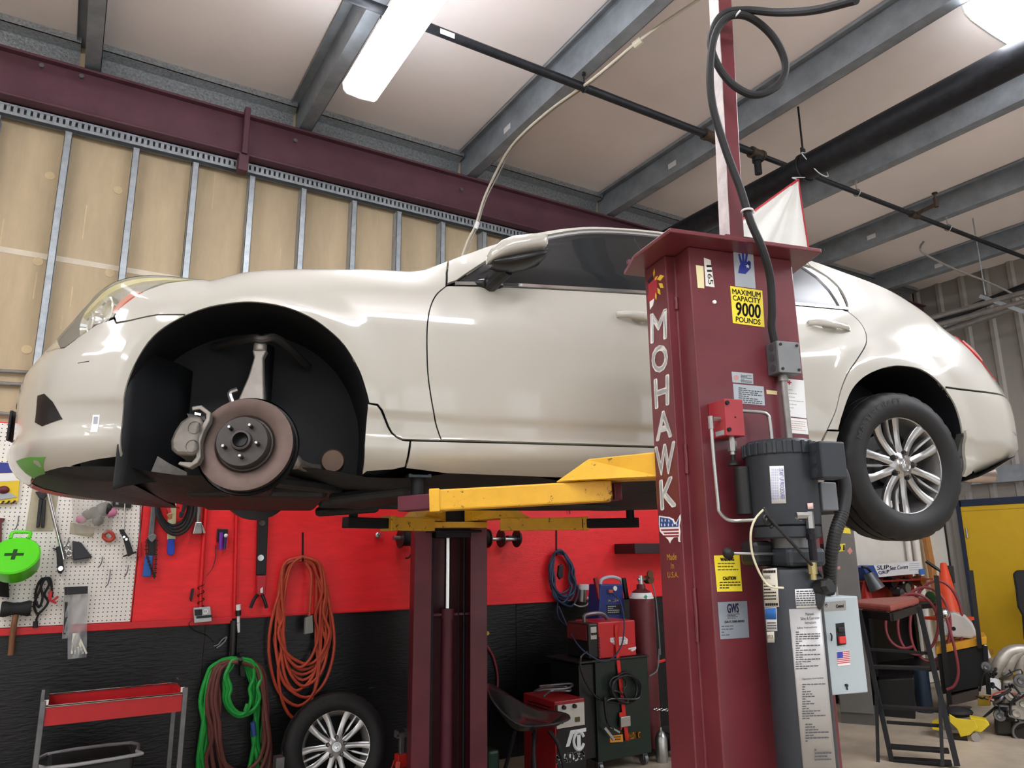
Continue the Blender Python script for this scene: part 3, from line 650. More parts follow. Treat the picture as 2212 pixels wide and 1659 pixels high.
arm = MB().tube([(.90, -.955, .69), (.87, -.90, .668), (.865, -.845, .664)], [.028, .034], 10); arm.sph((.86, -.85, .664), .04, 12, 8, (1.5, .4, .55)); build('mirror_arm', arm, m_bk, mo, local=True)
panel('mirror_sail', [(.735, .658), (.80, .664), (.90, .672), (.90, .74), (.80, .695)], m_bk, res=.04, off=.002, gap=0)
c = mo.copy(); COL.objects.link(c); c.scale = (1, -1, 1)
# inner body behind the gaps
inner = [(-.41, -.03)]+[(x, z) for x, z in [(-.41, .10), (-.38, .26), (-.30, .40), (-.15, .48), (0, .51), (.12, .50), (.22, .455), (.33, .355), (.41, .20), (.42, .0), (.45, -.06)]]+[(1.2, -.07), (2.35, -.07), (2.40, .10), (2.43, .22), (2.50, .32), (2.58, .39), (2.68, .43), (2.80, .47), (2.95, .465), (3.07, .42), (3.14, .33), (3.18, .2), (3.17, .03), (3.55, .03), (3.55, .55), (3.35, .62), (2.7, .66), (1.6, .66), (.9, .64), (.80, .70), (.74, .745), (.68, .735), (.60, .70), (.4, .66), (.2, .62), (-.1, .53), (-.36, .42), (-.42, .36)]
panel('inner_body', inner, m_bk, res=.06, off=.035, rim=0)
# wheel liners
def liner(name, arch, cx_, yin, flare=1.03):
    P = sm(arch, 2); mb = MB(); n = len(P); rows = 7; vs = []
    e = S(np.array([p[0] for p in P]), np.array([p[1] for p in P]), .006)
    for i, (x, z) in enumerate(P):
        for r in range(rows):
            t = r/(rows-1); f = 1+(flare-1)*min(1, t*3); vs.append(V(cx_+(x-cx_)*f, e[i, 1]*(1-t)+yin*t, .05+(z-.05)*f))
    mb.add(vs, [(i*rows+r, i*rows+r+1, (i+1)*rows+r+1, (i+1)*rows+r) for i in range(n-1) for r in range(rows-1)])
    k = len(mb.v); wall_ = [V(cx_+(x-cx_)*flare, yin, .05+(z-.05)*flare) for x, z in P]
    mb.add(wall_, [list(range(n))])
    o = build(name, mb, m_liner, car, local=True, smooth=50)
    c = o.copy(); COL.objects.link(c); c.scale = (1, -1, 1); return o
liner('wheel_liner', [(-.40, -.10)]+ARCH+[(.405, .05), (.40, -.08)], 0., -.44)
liner('wheel_liner', [(2.42, -.08), (2.43, .05)]+RARCH, 2.8, -.50)
# underbody
ub = MB()
def under(u, v):
    x = -.40+4.0*u; hw = .80 if x > .45 else .74; y = -hw+2*hw*v
    z = -.135+.02*math.sin(9*x)+.05*abs(2*v-1)**3
    if x < -.35: z += .10*((-.35-x)/.45)**2
    if x > 3.1: z += .14*((x-3.1)/.5)
    return (x, y, z)
ub.grid(under, 44, 14)
build('underbody_pan', ub, m_under, car, local=True, smooth=60)
ut = MB()
def tray(u, v):
    a = -1+2*v; s_ = -.42-(1.18)*(1-abs(a)); e = S(np.array([max(s_, -1.6)]), np.array([-.085]), .006)[0]; sg = 1 if a > 0 else -1
    ex = V(e[0], e[1]*(-sg if a > 0 else 1), -.085); inn = V(-.36, ex.y*.9, -.135)
    p = ex.lerp(inn, u); p.z -= .018*math.sin(math.pi*min(1, u*1.25))**.8; return p
ut.grid(tray, 10, 40); build('front_undertray', ut, m_under, car, local=True, smooth=60)
sf = MB(); sf.bb((-.22, -.46, -.155), (.30, .46, -.10)); sf.bar((.05, -.68, -.125), (.05, .68, -.125), .09, .05); sf.bar((.33, -.42, -.16), (.62, -.60, -.13), .12, .05); sf.bar((.33, .42, -.16), (.62, .60, -.13), .12, .05)
build('subframe', sf, m_under, car, local=True, smooth=0, bevel=.02)
ex = MB(); ex.tube([(.3, .12, -.13), (.9, .14, -.135), (1.6, .10, -.135), (2.3, .10, -.12), (2.75, .30, -.09), (3.2, .45, -.08)], .03, 10); ex.bb((1.15, -.05, -.155), (1.6, .26, -.10))
build('exhaust_pipe', ex, m_under, car, local=True, bevel=.015)
for sg in (-1, 1):
    b = MB().lathe([(.001, 0), (.1, 0), (.11, .03), (.11, .34), (.1, .37), (.001, .37)], (3.15, sg*.5, -.02), (1, 0, 0), 20); build('muffler', b, m_dsteel, car, local=True)
    p0, p1 = V(3.40, sg*.60, -.01), V(3.68, sg*.60, .0)
    b = MB().lathe([(.036, 0), (.040, .06), (.046, .24), (.043, .25), (.036, .10)], p0, p1-p0, 20); build('exhaust_tip', b, mat('exhaust_chrome', 'b3a49c', .25, 1.), car, local=True)
rl_ = MB(); rl_.bb((2.45, -.42, -.18), (3.15, .42, -.05)); rl_.bar((2.85, -.72, -.03), (2.75, -.3, -.10), .09, .05); rl_.bar((2.85, .72, -.03), (2.75, .3, -.10), .09, .05); build('rear_subframe', rl_, m_under, car, local=True, smooth=0, bevel=.02)
# interior seen through the glass
hd = MB()
def headl(u, v):
    x = 1.15+1.5*u; y = -.52+1.04*v; return (x, y, float(_rail(x))+.02+.03*(1-(2*v-1)**2)-.03)
hd.grid(headl, 14, 10); build('headliner', hd, mat('headliner', 'a39e96', .9), car, local=True)
sv = MB(); sv.box((1.28, -.33, 1.045), (.20, .40, .018), Matrix.Rotation(-.25, 3, 'Y')); sv.box((1.28, .33, 1.045), (.20, .40, .018), Matrix.Rotation(-.25, 3, 'Y')); build('sun_visor', sv, mat('visor_cloth', 'a39d93', .9), car, local=True, smooth=0, bevel=.008)
sv = MB(); sv.box((1.30, -.34, 1.030), (.09, .15, .004), Matrix.Rotation(-.25, 3, 'Y')); build('visor_label', sv, mat('visor_label', 'd8d4c8', .7), car, local=True, smooth=0)
oc = MB().box((1.42, 0, 1.10), (.30, .20, .04)); oc.box((1.40, 0, 1.075), (.10, .12, .02), mi=1); build('overhead_console', oc, [mat('console_grey', '6f6c66', .7), m_white], car, local=True, smooth=0, bevel=.008)
m_seat = mat('beige_seat', 'a89a80', .6, var=.1)
for sg in (-1, 1):
    st = MB(); st.bar((1.78, sg*.37, .30), (2.02, sg*.37, .86), .50, .14, up=(1, 0, 0)); st.bb((1.28, sg*.37-.25, .20), (1.84, sg*.37+.25, .36)); build('front_seat', st, m_seat, car, local=True, smooth=0, bevel=.04)
    st = MB(); st.bar((2.03, sg*.37, .86), (2.07, sg*.37, 1.04), .26, .10, up=(1, 0, 0)); build('headrest', st, m_seat, car, local=True, smooth=0, bevel=.04)
st = MB(); st.bb((2.30, -.62, .20), (2.75, .62, .38)); st.bar((2.70, 0, .3), (2.92, 0, .82), 1.2, .14, up=(1, 0, 0)); build('rear_seat', st, m_seat, car, local=True, smooth=0, bevel=.04)
ds = MB(); ds.bb((.72, -.66, .36), (1.12, .66, .62)); build('dashboard', ds, mat('dash', '2c2a28', .7), car, local=True, smooth=0, bevel=.05)
sw = MB(); cth = V(1.18, -.37, .60); axd = V(.9, 0, .42).normalized(); x_, y_, d_ = frame(axd); sw.tube([cth+x_*(.185*math.cos(t))+y_*(.185*math.sin(t)) for t in np.linspace(0, 2*math.pi, 25)[:-1]], .014, 8, 2, True); sw.cyl(cth-axd*.02, cth-axd*.12, .05, n=14); sw.bar(cth-x_*.18, cth+x_*.18, .03, .02); build('steering_wheel', sw, m_black, car, local=True)
fl = MB().bb((.6, -.7, -.04), (3.1, .7, .0)); build('cabin_floor', fl, m_black, car, local=True, smooth=0)
bt = MB().bar((1.73, -.60, 1.05), (1.80, -.55, .45), .045, .004, up=(1, 0, 0)); build('seat_belt', bt, m_black, car, local=True, smooth=0)
# ---------------- wheels
m_tire = mat('tyre_rubber', '0c0c0c', .6, var=.25, vs_=14)
m_rim = mat('alloy_silver', 'a9a8a6', .28, .85, var=.08)
def tyre(mb, R=.34, w=.232, n=112):
    h = w/2; rr = .218
    prof = [(rr, -h*.80), (rr+.012, -h*.92), (rr+.05, -h*1.03), (R-.045, -h*1.0), (R-.018, -h*.9), (R-.006, -h*.78)]
    gr = [(-.78, 0), (-.50, 0), (-.50, -.007), (-.44, -.007), (-.44, 0), (-.06, 0), (-.06, -.007), (.06, -.007), (.06, 0), (.44, 0), (.44, -.007), (.50, -.007), (.50, 0), (.78, 0)]
    prof += [(R+d, h*t) for t, d in gr[1:-1]]
    prof += [(R-.006, h*.78), (R-.018, h*.9), (R-.045, h*1.0), (rr+.05, h*1.03), (rr+.012, h*.92), (rr, h*.80)]
    k = len(prof); vs = []
    for i in range(n):
        a = 2*math.pi*i/n
        for j, (r, y) in enumerate(prof):
            q = r
            if 4 <= j <= k-5 and (i % 4 == 0) and (j < 8 or j > k-9): q = r-.005
            vs.append(V(q*math.cos(a), y, q*math.sin(a)))
    mb.add(vs, [(i*k+j, ((i+1) % n)*k+j, ((i+1) % n)*k+j+1, i*k+j+1) for i in range(n) for j in range(k-1)])
    return mb
def rimm(mb, w=.20, n=72):
    h = w/2   # face side at -y
    prof = [(.218, h*.9), (.213, h*.9), (.195, h*.6), (.19, h*.2), (.200, -h*.45), (.212, -h*.72), (.216, -h*.86), (.228, -h*.93), (.233, -h*.97), (.233, -h*.86), (.222, -h*.8)]
    k = len(prof)
    vs = [V(r*math.cos(2*math.pi*i/n), y, r*math.sin(2*math.pi*i/n)) for i in range(n) for r, y in prof]
    mb.add(vs, [(i*k+j, ((i+1) % n)*k+j, ((i+1) % n)*k+j+1, i*k+j+1) for i in range(n) for j in range(k-1)]); return mb
def spoke(mb, ang, side, yface=-.078):
    "one curved wide spoke; side -1/+1 outer arms of a cluster, 0 the thin middle bar"
    n = 10; ring = []
    for i in range(n+1):
        t = i/n; r = .050+(.218-.050)*t
        off = side*(.017+.037*math.sin(min(t, 1)*math.pi*.5)+.004*t) if side else 0.
        hw = (.0205-.004*math.sin(t*math.pi)+.002*t) if side else (.0085 if t > .34 else .001)
        yf = yface+.012*math.sin(t*math.pi)-.012*t; th = .034-.012*t
        ca, sa = math.cos(ang), math.sin(ang)
        def P(lat, y): return V(r*ca-lat*sa, y, r*sa+lat*ca)
        ring.append([P(off-hw, yf+.006), P(off-hw*.55, yf), P(off+hw*.55, yf), P(off+hw, yf+.006), P(off+hw*.8, yf+th), P(off-hw*.8, yf+th)])
    vs = [p for q in ring for p in q]
    mb.add(vs, [(i*6+j, i*6+(j+1) % 6, (i+1)*6+(j+1) % 6, (i+1)*6+j) for i in range(n) for j in range(6)]+[(0, 1, 2, 3, 4, 5), tuple(n*6+j for j in range(6))])
def arc_text(mb, s, r, a_mid, span, h, y, flip=1):
    "raised sidewall lettering around the wheel axis; a_mid in radians in the x-z plane, seen from -y"
    vs, fs = text_mesh(s); x0, x1 = min(v.x for v in vs), max(v.x for v in vs); y0, y1 = min(v.y for v in vs), max(v.y for v in vs)
    out = []
    for v in vs:
        a = a_mid-((v.x-x0)/(x1-x0)-.5)*span; rr = r+((v.y-y0)/(y1-y0)-.5)*h
        out.append(V(rr*math.cos(a), y, rr*math.sin(a)))
    mb.add(out, fs)
m_tlet = mat('tyre_lettering', '24231f', .6)
def make_wheel(parent, M, a0, brand=125, rimmat=None):
    "parts of a wheel under parent; M is the local matrix of the hub (face towards -y)"
    mk = lambda name, mb, m, par=parent, **k: build(name, _tr(mb, M), m, par, local=True, **k)
    def _tr(mb, M): mb.v = [M @ p for p in mb.v]; return mb
    t = mk('tyre', tyre(MB()), m_tire, smooth=40)
    if brand:
        b = MB(); arc_text(b, 'MASTERCRAFT', .290, math.radians(brand), 1.15, .030, -.1185)
        mk('tyre_lettering', b, m_tlet, t, smooth=0)
    r = mk('rim', rimm(MB()), rimmat or m_rim, smooth=40)
    for k in range(5):
        a = a0+k*2*math.pi/5
        for sd_ in (-1, 0, 1):
            b = MB(); spoke(b, a, sd_); mk('spoke', b, rimmat or m_rim, r, smooth=50)
    b = MB().lathe([(.001, -.098), (.030, -.096), (.034, -.088), (.05, -.082), (.066, -.070), (.068, -.03), (.001, -.03)], (0, 0, 0), (0, 1, 0), 30); mk('hub_face', b, rimmat or m_rim, r, smooth=50)
    b = MB().lathe([(.024, -.099), (.024, -.0965), (.0275, -.0965), (.0275, -.099)], (0, 0, 0), (0, 1, 0), 24); b.lathe([(.001, -.1), (.012, -.099), (.012, -.097)], (0, 0, 0), (0, 1, 0), 16)
    for q in (-1, 1): b.bar((q*.001, -.0985, .018), (q*.012, -.0985, -.014), .004, .003, up=(0, 1, 0))
    mk('centre_cap', b, m_chrome, r, smooth=40)
    for k in range(5):
        a = a0+math.pi/5+k*2*math.pi/5; c_ = V(.057*math.cos(a), -.080, .057*math.sin(a))
        b = MB().cyl(c_, c_+V(0, -.018, 0), .0105, .008, 6); b.cyl(c_+V(0, .01, 0), c_+V(0, -.002, 0), .0145, n=14, mi=1); mk('lug_nut', b, [mat('lug_nut', '6b625c', .3, .9), m_bk], r, smooth=30)
WR = Matrix.Translation((2.822, -.768, 0)) @ Matrix.Rotation(math.radians(0), 4, 'Z') @ Matrix.Rotation(math.radians(2.0), 4, 'X')
def wheel_part(name, M, a0, **k):
    e = bpy.data.objects.new(name, None); COL.objects.link(e); e.parent = car; e.matrix_parent_inverse = Matrix(); e.matrix_basis = M; MW[e] = MW[car] @ M; return e
# on the car the wheel's tyre and rim are parts of the car, their pieces the third level
make_wheel(car, WR, math.radians(38))
make_wheel(car, Matrix.Translation((2.845, .768, 0)) @ Matrix.Rotation(math.pi, 4, 'Z'), 0., brand=0)
# rear brake behind the spokes
b = MB().lathe([(.155, -.70), (.155, -.715), (.09, -.715), (.085, -.74), (.001, -.74)], (2.845, 0, 0), (0, 1, 0), 40); build('rear_rotor', b, m_dsteel, car, local=True)
b = MB().bb((2.655, -.745, -.02), (2.735, -.66, .14)); build('rear_caliper', b, mat('rear_caliper_grey', '4a4644', .5, .5), car, local=True, smooth=0, bevel=.015)
# ---------------- front brake, near side, wheel off
HM0 = Matrix.Translation((0, .80, 0)) @ Matrix.Rotation(math.pi+.2, 4, 'Z')
HM = Matrix.Translation((-.010, -.80, .004)) @ Matrix.Rotation(math.radians(-13), 4, 'Z') @ Matrix.Rotation(math.radians(-5), 4, 'X')
def hub(name, mb, m, par=None, **k):
    mb.v = [HM @ p for p in mb.v]; return build(name, mb, m, par or car, local=True, **k)
m_disc = mat('rotor_iron', '5a4c46', .36, .8, var=.12, vs_=40, stretch=(1, 1, 1))
m_hat = mat('rotor_hat', '484442', .5, .7, var=.2)
rot = hub('brake_rotor', MB().lathe([(.098, .03), (.163, .03), (.1635, .026), (.1635, .004), (.163, 0), (.104, 0), (.100, .002), (.093, .006)], (0, 0, 0), (0, 1, 0), 72), m_disc)
hub('rotor_hat', MB().lathe([(.100, .006), (.090, .004), (.0875, -.034), (.085, -.038), (.036, -.038), (.036, -.045), (.034, -.052), (.0335, -.058), (.026, -.060), (.024, -.05), (.022, -.02), (.001, -.02)], (0, 0, 0), (0, 1, 0), 56), m_hat, rot)
hub('hub_bore', MB().lathe([(.0225, -.059), (.0225, -.03), (.001, -.03)], (0, 0, 0), (0, 1, 0), 24), m_bk, rot)
for k in range(5):
    a = math.radians(90+18+72*k-48); c_ = V(.0572*math.cos(a), -.036, .0572*math.sin(a)); st = hub('wheel_stud', MB().cyl(c_, c_+V(0, -.032, 0), .0068, n=12).cyl(c_+V(0, -.032, 0), c_+V(0, -.036, 0), .0058, .0045, 12, mi=1), [mat('stud_dark', '3d3936', .5, .8), m_steel], rot)
hub('dust_shield', MB().lathe([(.06, .05), (.172, .045), (.176, .035), (.176, .052), (.06, .056)], (0, 0, 0), (0, 1, 0), 48), m_bk)
b = MB().lathe([(.001, .03), (.163, .03), (.163, 0), (.09, 0), (.0875, -.036), (.001, -.038)], (0, 0, 0), (0, 1, 0), 48); b.v = [HM0 @ p for p in b.v]; build('brake_rotor', b, m_disc, car, local=True)
b = MB().lathe([(.06, .05), (.172, .045), (.19, .035), (.19, .07), (.06, .09)], (0, 0, 0), (0, 1, 0), 40); b.v = [HM0 @ p for p in b.v]; build('dust_shield', b, m_bk, car, local=True)
# caliper: two-piston body, bridge frame and bracket, at the front of the disc
m_cal = mat('caliper_iron', '76716a', .5, .55, var=.3, vs_=20)
def arcbox(mb, r0, r1, a0, a1, y0, y1, n=10):
    vs = []
    for i in range(n+1):
        a = math.radians(a0+(a1-a0)*i/n); 
        for r, y in ((r0, y0), (r1, y0), (r1, y1), (r0, y1)): vs.append(V(r*math.cos(a), y, r*math.sin(a)))
    mb.add(vs, [(i*4+j, i*4+(j+1) % 4, (i+1)*4+(j+1) % 4, (i+1)*4+j) for i in range(n) for j in range(4)]+[(0, 1, 2, 3), tuple(n*4+j for j in range(4))])
def hpoly(pts, y0, y1): return MB().prism(pts, (0, y0, 0), (1, 0, 0), (0, 0, 1), (0, y1-y0, 0))
cal = hub('brake_caliper', hpoly([(-.172, .088), (-.203, .063), (-.22, .028), (-.228, -.003), (-.223, -.033), (-.203, -.053), (-.143, -.055), (-.135, -.033), (-.138, .003), (-.135, .043), (-.128, .063), (-.143, .080)], -.064, .07), m_cal, smooth=30, bevel=.012)
for z in (.040, -.024): hub('piston_recess', MB().lathe([(.021, -.067), (.021, -.064), (.012, -.060), (.001, -.060)], (-.152, 0, z), (0, 1, 0), 20), mat('piston_recess', '45403b', .6), cal)
hub('caliper_bracket', hpoly([(-.175, .118), (-.143, .124), (-.110, .098), (-.110, .068), (-.125, .033), (-.133, -.007), (-.125, -.057), (-.133, -.078), (-.158, -.095), (-.198, -.083), (-.193, -.073), (-.153, -.076), (-.141, -.058), (-.149, -.007), (-.140, .042), (-.123, .077), (-.125, .092), (-.148, .108), (-.172, .103)], -.052, -.018), mat('bracket_iron', '8b867f', .45, .6, var=.2), cal, smooth=30, bevel=.003)
hub('brake_pad', hpoly([(-.19, .095), (-.13, .085), (-.125, .07), (-.18, .075)], -.045, -.004), m_bk, cal, smooth=0)
hub('pad_clip', hpoly([(-.16, .096), (-.14, .092), (-.14, .085), (-.16, .088)], -.056, -.046), m_chrome, cal, smooth=0)
# upright (knuckle), ball joint, arms, tie rod, drive boot
up = MB(); pts = [(-.052, .17), (.040, .17), (.030, .26), (.022, .335), (.034, .365), (-.020, .365), (-.010, .335), (-.024, .26)]
up.prism(pts, (0, .045, 0), (1, 0, 0), (0, 0, 1), (0, .035, 0)); up.prism([(-.06, .02), (.06, .02), (.042, .18), (-.054, .18)], (0, .05, 0), (1, 0, 0), (0, 0, 1), (0, .05, 0)); up.cyl((.006, .06, .36), (.006, .06, .395), .024, n=14)
hub('steering_knuckle', up, mat('cast_aluminium', '96918a', .5, .6, var=.25, vs_=10), smooth=30, bevel=.006)
b = MB().tube([V(-.07, .06, .16), V(-.085, .06, .20), V(-.06, .06, .215)], .010, 8); hub('knuckle_lug', b, m_steel)
b = MB().tube([(-.16, -.48, .43), (-.02, -.70, .41), (.02, -.735, .40), (.08, -.70, .415), (.20, -.48, .37)], .016, 8); build('upper_arm', b, mat('arm_dark', '4b4846', .5, .5), car, local=True)
b = MB().bar((.05, -.74, -.115), (-.05, -.42, -.13), .07, .035).bar((.05, -.74, -.115), (.34, -.46, -.12), .06, .035).cyl((.05, -.74, -.14), (.05, -.74, -.07), .028, n=14); build('lower_arm', b, m_under, car, local=True, smooth=0, bevel=.008)
b = MB().tube([(.16, -.76, -.05), (.22, -.66, -.06), (.30, -.55, -.05), (.33, -.42, -.05)], [.02, .014], 10).sph((.16, -.76, -.05), .027); build('tie_rod', b, m_cal, car, local=True)
b = MB().lathe([(.001, 0), (.04, 0), (.046, .03), (.034, .045), (.046, .06), (.034, .075), (.044, .09), (.03, .10), (.001, .1)], (.30, -.66, -.03), (.1, 1, .05), 18); build('bushing', b, mat('rusty_bush', '6a5648', .6, .4, var=.3), car, local=True)
b = MB().cyl((0, -.70, 0), (0, -.42, -.01), .022, n=12); build('half_shaft', b, m_dsteel, car, local=True)
b = MB().tube([(.03, -.55, .02), (.03, -.52, .25), (.03, -.47, .44)], .035, 12); build('damper', b, m_under, car, local=True)
# lower front part of the wheel liner, clip panel and bracket
lf = MB(); pp = [(-.392, -.86), (-.375, -.76), (-.335, -.66), (-.27, -.56), (-.235, -.45)]; zz_ = [-.165, -.15, -.02, .14, .33]
lf.add([(x, y, z+(0 if z > -.1 else .02*i)) for i, (x, y) in enumerate(pp) for z in zz_], [(i*5+j, (i+1)*5+j, (i+1)*5+j+1, i*5+j+1) for i in range(4) for j in range(4)])
build('liner_flap', lf, mat('liner_lit', '1a1c1f', .6, var=.2, vs_=8), car, local=True, smooth=60, solid=.004)  # liner plastic in a lighter grey: the light falling here is in the colour
b = MB().bb((-.20, -.60, -.03), (-.10, -.57, .10)); b.bb((-.19, -.606, .02), (-.115, -.598, .085)); build('liner_clip', b, m_liner, car, local=True, smooth=0, bevel=.006)
b = MB().poly3([(-.30, -.66, -.03), (-.26, -.66, -.055), (-.20, -.66, -.085), (-.20, -.66, -.105), (-.32, -.66, -.10)], (0, .02, 0)); build('frame_bracket', b, m_cal, car, local=True, smooth=0)
# ================================================================ two-post lift (same heading as the car)
ML = Matrix.Translation((CO.x, CO.y, 0)) @ Matrix.Rotation(CA, 4, 'Z'); _ax = ML.to_3x3() @ V(1, 0, 0); _ay = ML.to_3x3() @ V(0, 1, 0)
def lw(x, y, z): return ML @ V(x, y, z)
def LY(px, py, y): return onP(px, py, lw(0, y, 0), _ay)
def LX(px, py, x): return onP(px, py, lw(x, 0, 0), _ax)
def loc(p): return ML.inverted() @ p
m_post = mat('post_maroon', '66282f', .38, var=.22, vs_=5, coat=.15, wear=2.35, ws=14, col2='3a1a20')
m_postd = mat('post_maroon_dark', '5a2030', .5, var=.2)
m_yel = mat('arm_yellow', 'd9a528', .4, var=.12, vs_=9, wear=1.0, ws=20, col2='5a3f16', coat=.1)
m_dark = mat('dark_oily_steel', '16141a', .5, .4, var=.4)
m_grey = mat('motor_grey', '2e3237', .42, .2, var=.12)
m_yl = mat('label_yellow', 'e6d336', .45); m_ink = mat('ink_black', '101010', .6); m_wl = mat('label_white', 'd9dada', .5); m_sil = mat('label_silver', 'a9b0b6', .4, .3, var=.1)
m_dwhite = mat('decal_white', 'ecece8', .45, wear=2.2, ws=30, var=.05, col2='6a2a36')
Mloc = lambda mb: mb
def post(name, lab, x0, x1, yo, sgn, ztop, M=None):
    th = thing(name, (0, 0, 0), lab, 'car lift', M=ML)
    return th
np_ = thing('lift_post', (0, 0, 0), 'near maroon lift post with white vertical lettering and hydraulic power unit', 'car lift', M=ML @ Matrix.Translation((1.5, -1.47, 0)))
def lpart(name, mb, m, par, **k):
    mb.v = [ML @ p for p in mb.v]; return build(name, mb, m, par, **k)
def csec(X0, X1, x0, x1, ya, yb, yc, t=.008, lip=.05):
    "hat-shaped channel: wide part X0..X1 from yc to yb, box x0..x1 out to ya; sign of ya-yb gives the outside"
    s = 1 if ya > yb else -1
    out = [(X0, yc), (X0, yb), (x0, yb), (x0, ya), (x1, ya), (x1, yb), (X1, yb), (X1, yc), (X1-lip, yc)]
    inn = [(X1-lip, yc+s*t), (X1-t, yc+s*t), (X1-t, yb-s*t), (x1-t, yb-s*t), (x1-t, ya-s*t), (x0+t, ya-s*t), (x0+t, yb-s*t), (X0+t, yb-s*t), (X0+t, yc+s*t), (X0+lip, yc+s*t), (X0+lip, yc)]
    return out+inn
ZP = 2.545
col = MB().prism(csec(1.27, 1.735, 1.305, 1.70, -1.584, -1.498, -1.357), (0, 0, .02), (1, 0, 0), (0, 1, 0), (0, 0, ZP-.02))
lpart('column', col, m_post, np_, smooth=0, bevel=.004)
lpart('base_plate', MB().bb((1.15, -1.75, 0), (1.85, -1.25, .02)), m_postd, np_, smooth=0)
pl = MB().poly3([(1.186, -1.44, ZP), (1.195, -1.665, ZP), (1.755, -1.665, ZP), (1.80, -1.44, ZP), (1.78, -1.30, ZP), (1.22, -1.30, ZP)], (0, 0, .014))
lpart('top_plate', pl, m_post, np_, smooth=0, bevel=.003)
for x, y in ((1.23, -1.42), (1.215, -1.36)):
    lpart('plate_bolt', MB().cyl((x, y, ZP+.014), (x, y, ZP+.03), .012, n=6), m_postd, np_, smooth=0)
# weld beads on the step of the column
for z0, z1 in ((1.34, 1.49), (1.83, 1.92), (2.36, 2.40)):
    lpart('weld_bead', MB().tube([(1.299, -1.502, z0), (1.300, -1.503, (z0+z1)/2), (1.299, -1.502, z1)], .006, 8, 2), m_post, np_)
# lettering on the side face x = 1.27
FX = 1.27
def side_q(pts): return [LX(px, py, FX) for px, py in pts]
mw = MB()
for ch, q in (('M', ((1406, 681), (1440, 669), (1440, 729), (1407, 740))), ('O', ((1409, 752), (1442, 744), (1442, 799), (1410, 805))), ('H', ((1414, 822), (1445, 811), (1445, 872), (1417, 881))), ('A', ((1417, 895), (1451, 885), (1451, 941), (1419, 951))), ('W', ((1416, 968), (1458, 955), (1454, 1020), (1420, 1026))), ('K', ((1426, 1040), (1456, 1030), (1460, 1091), (1429, 1100)))):
    b = MB(); text_on(b, ch, side_q(q), .0012, bold=.0044); build('letter', b, m_dwhite, np_, smooth=0)
# generic emblem above the letters: head profile with leaf plumes
b = MB()
hd_ = side_q(((1400, 610), (1411, 596), (1420, 598), (1420, 640), (1412, 650), (1408, 666), (1404, 655), (1399, 645), (1402, 630)))
b.poly3(hd_, _ax*-.0012); build('emblem_head', b, mat('emblem_red', 'a02630', .5), np_, smooth=0)
b = MB().poly3(side_q(((1399, 607), (1411, 595), (1413, 603), (1402, 614))), _ax*-.0016); build('emblem_band', b, m_ink, np_, smooth=0)
b = MB().poly3(side_q(((1404, 652), (1414, 645), (1411, 660), (1405, 669))), _ax*-.0018); build('emblem_feather_tip', b, m_dwhite, np_, smooth=0)
for (c0, c1) in (((1413, 598), (1414, 580)), ((1420, 604), (1435, 596)), ((1424, 612), (1434, 622)), ((1421, 622), (1427, 637)), ((1417, 632), (1418, 648)), ((1415, 606), (1421, 596))):
    p0, p1 = side_q((c0, c1)); d = (p1-p0); nrm = V(0, 0, 1).cross(d) if False else _ax.cross(d)
    b = MB().poly3([p0, p0+d*.5+nrm*.22, p1, p0+d*.5-nrm*.22], _ax*-.002); build('emblem_leaf', b, mat('emblem_gold', 'd8b83c', .45), np_, smooth=0)
# map-shaped flag decal: white outline, blue upper part with stars, stripes below
us = [(1424, 1114), (1446, 1117), (1455, 1121), (1458, 1129), (1462, 1127), (1470, 1111), (1471, 1122), (1468, 1136), (1470, 1148), (1469, 1166), (1470, 1171), (1466, 1170), (1465, 1160), (1456, 1161), (1450, 1168), (1448, 1174), (1444, 1166), (1434, 1157), (1426, 1148), (1424, 1134)]
b = MB().poly3(side_q(us), _ax*-.0010); build('flag_outline', b, m_dwhite, np_, smooth=0)
def inset(P, k): c = (sum(p[0] for p in P)/len(P), sum(p[1] for p in P)/len(P)); return [(c[0]+(p[0]-c[0])*k, c[1]+(p[1]-c[1])*k) for p in P]
b = MB().poly3(side_q(((1426, 1117), (1446, 1120), (1453, 1124), (1457, 1133), (1462, 1131), (1468, 1118), (1466, 1138), (1426, 1139))), _ax*-.0016); build('flag_blue', b, mat('flag_blue', '274a86', .5), np_, smooth=0)
for y0 in (1145, 1152, 1158):
    b = MB().poly3(side_q(((1428 if y0 < 1150 else 1434, y0-1.6), (1467, y0-2.6), (1467, y0+1.2), (1430 if y0 < 1150 else 1436, y0+2))), _ax*-.0016); build('flag_stripe', b, mat('flag_red', '8a2a34', .5), np_, smooth=0)
for (sx, sy) in ((1431, 1124), (1438, 1124), (1446, 1125), (1430, 1134), (1437, 1134), (1445, 1134), (1454, 1134), (1463, 1133)):
    c = LX(sx, sy, FX); pts = [c+(_ay*math.sin(math.radians(36*k))+V(0, 0, 1)*math.cos(math.radians(36*k)))*(.0055 if k % 2 == 0 else .0022) for k in range(10)]
    b = MB().poly3(pts, _ax*-.0022); build('flag_star', b, m_wl, np_, smooth=0)
m_gold = mat('decal_gold', 'e8b64a', .5)
for s_, q in (('Made', ((1441, 1197), (1462, 1195), (1462, 1209), (1442, 1210))), ('in', ((1450, 1216), (1456, 1216), (1457, 1228), (1450, 1228))), ('U.S.A.', ((1443, 1236), (1466, 1235), (1466, 1247), (1443, 1248)))):
    b = MB(); text_on(b, s_, side_q(q), .0012, bold=.0004); build('origin_lettering', b, m_gold, np_, smooth=0)
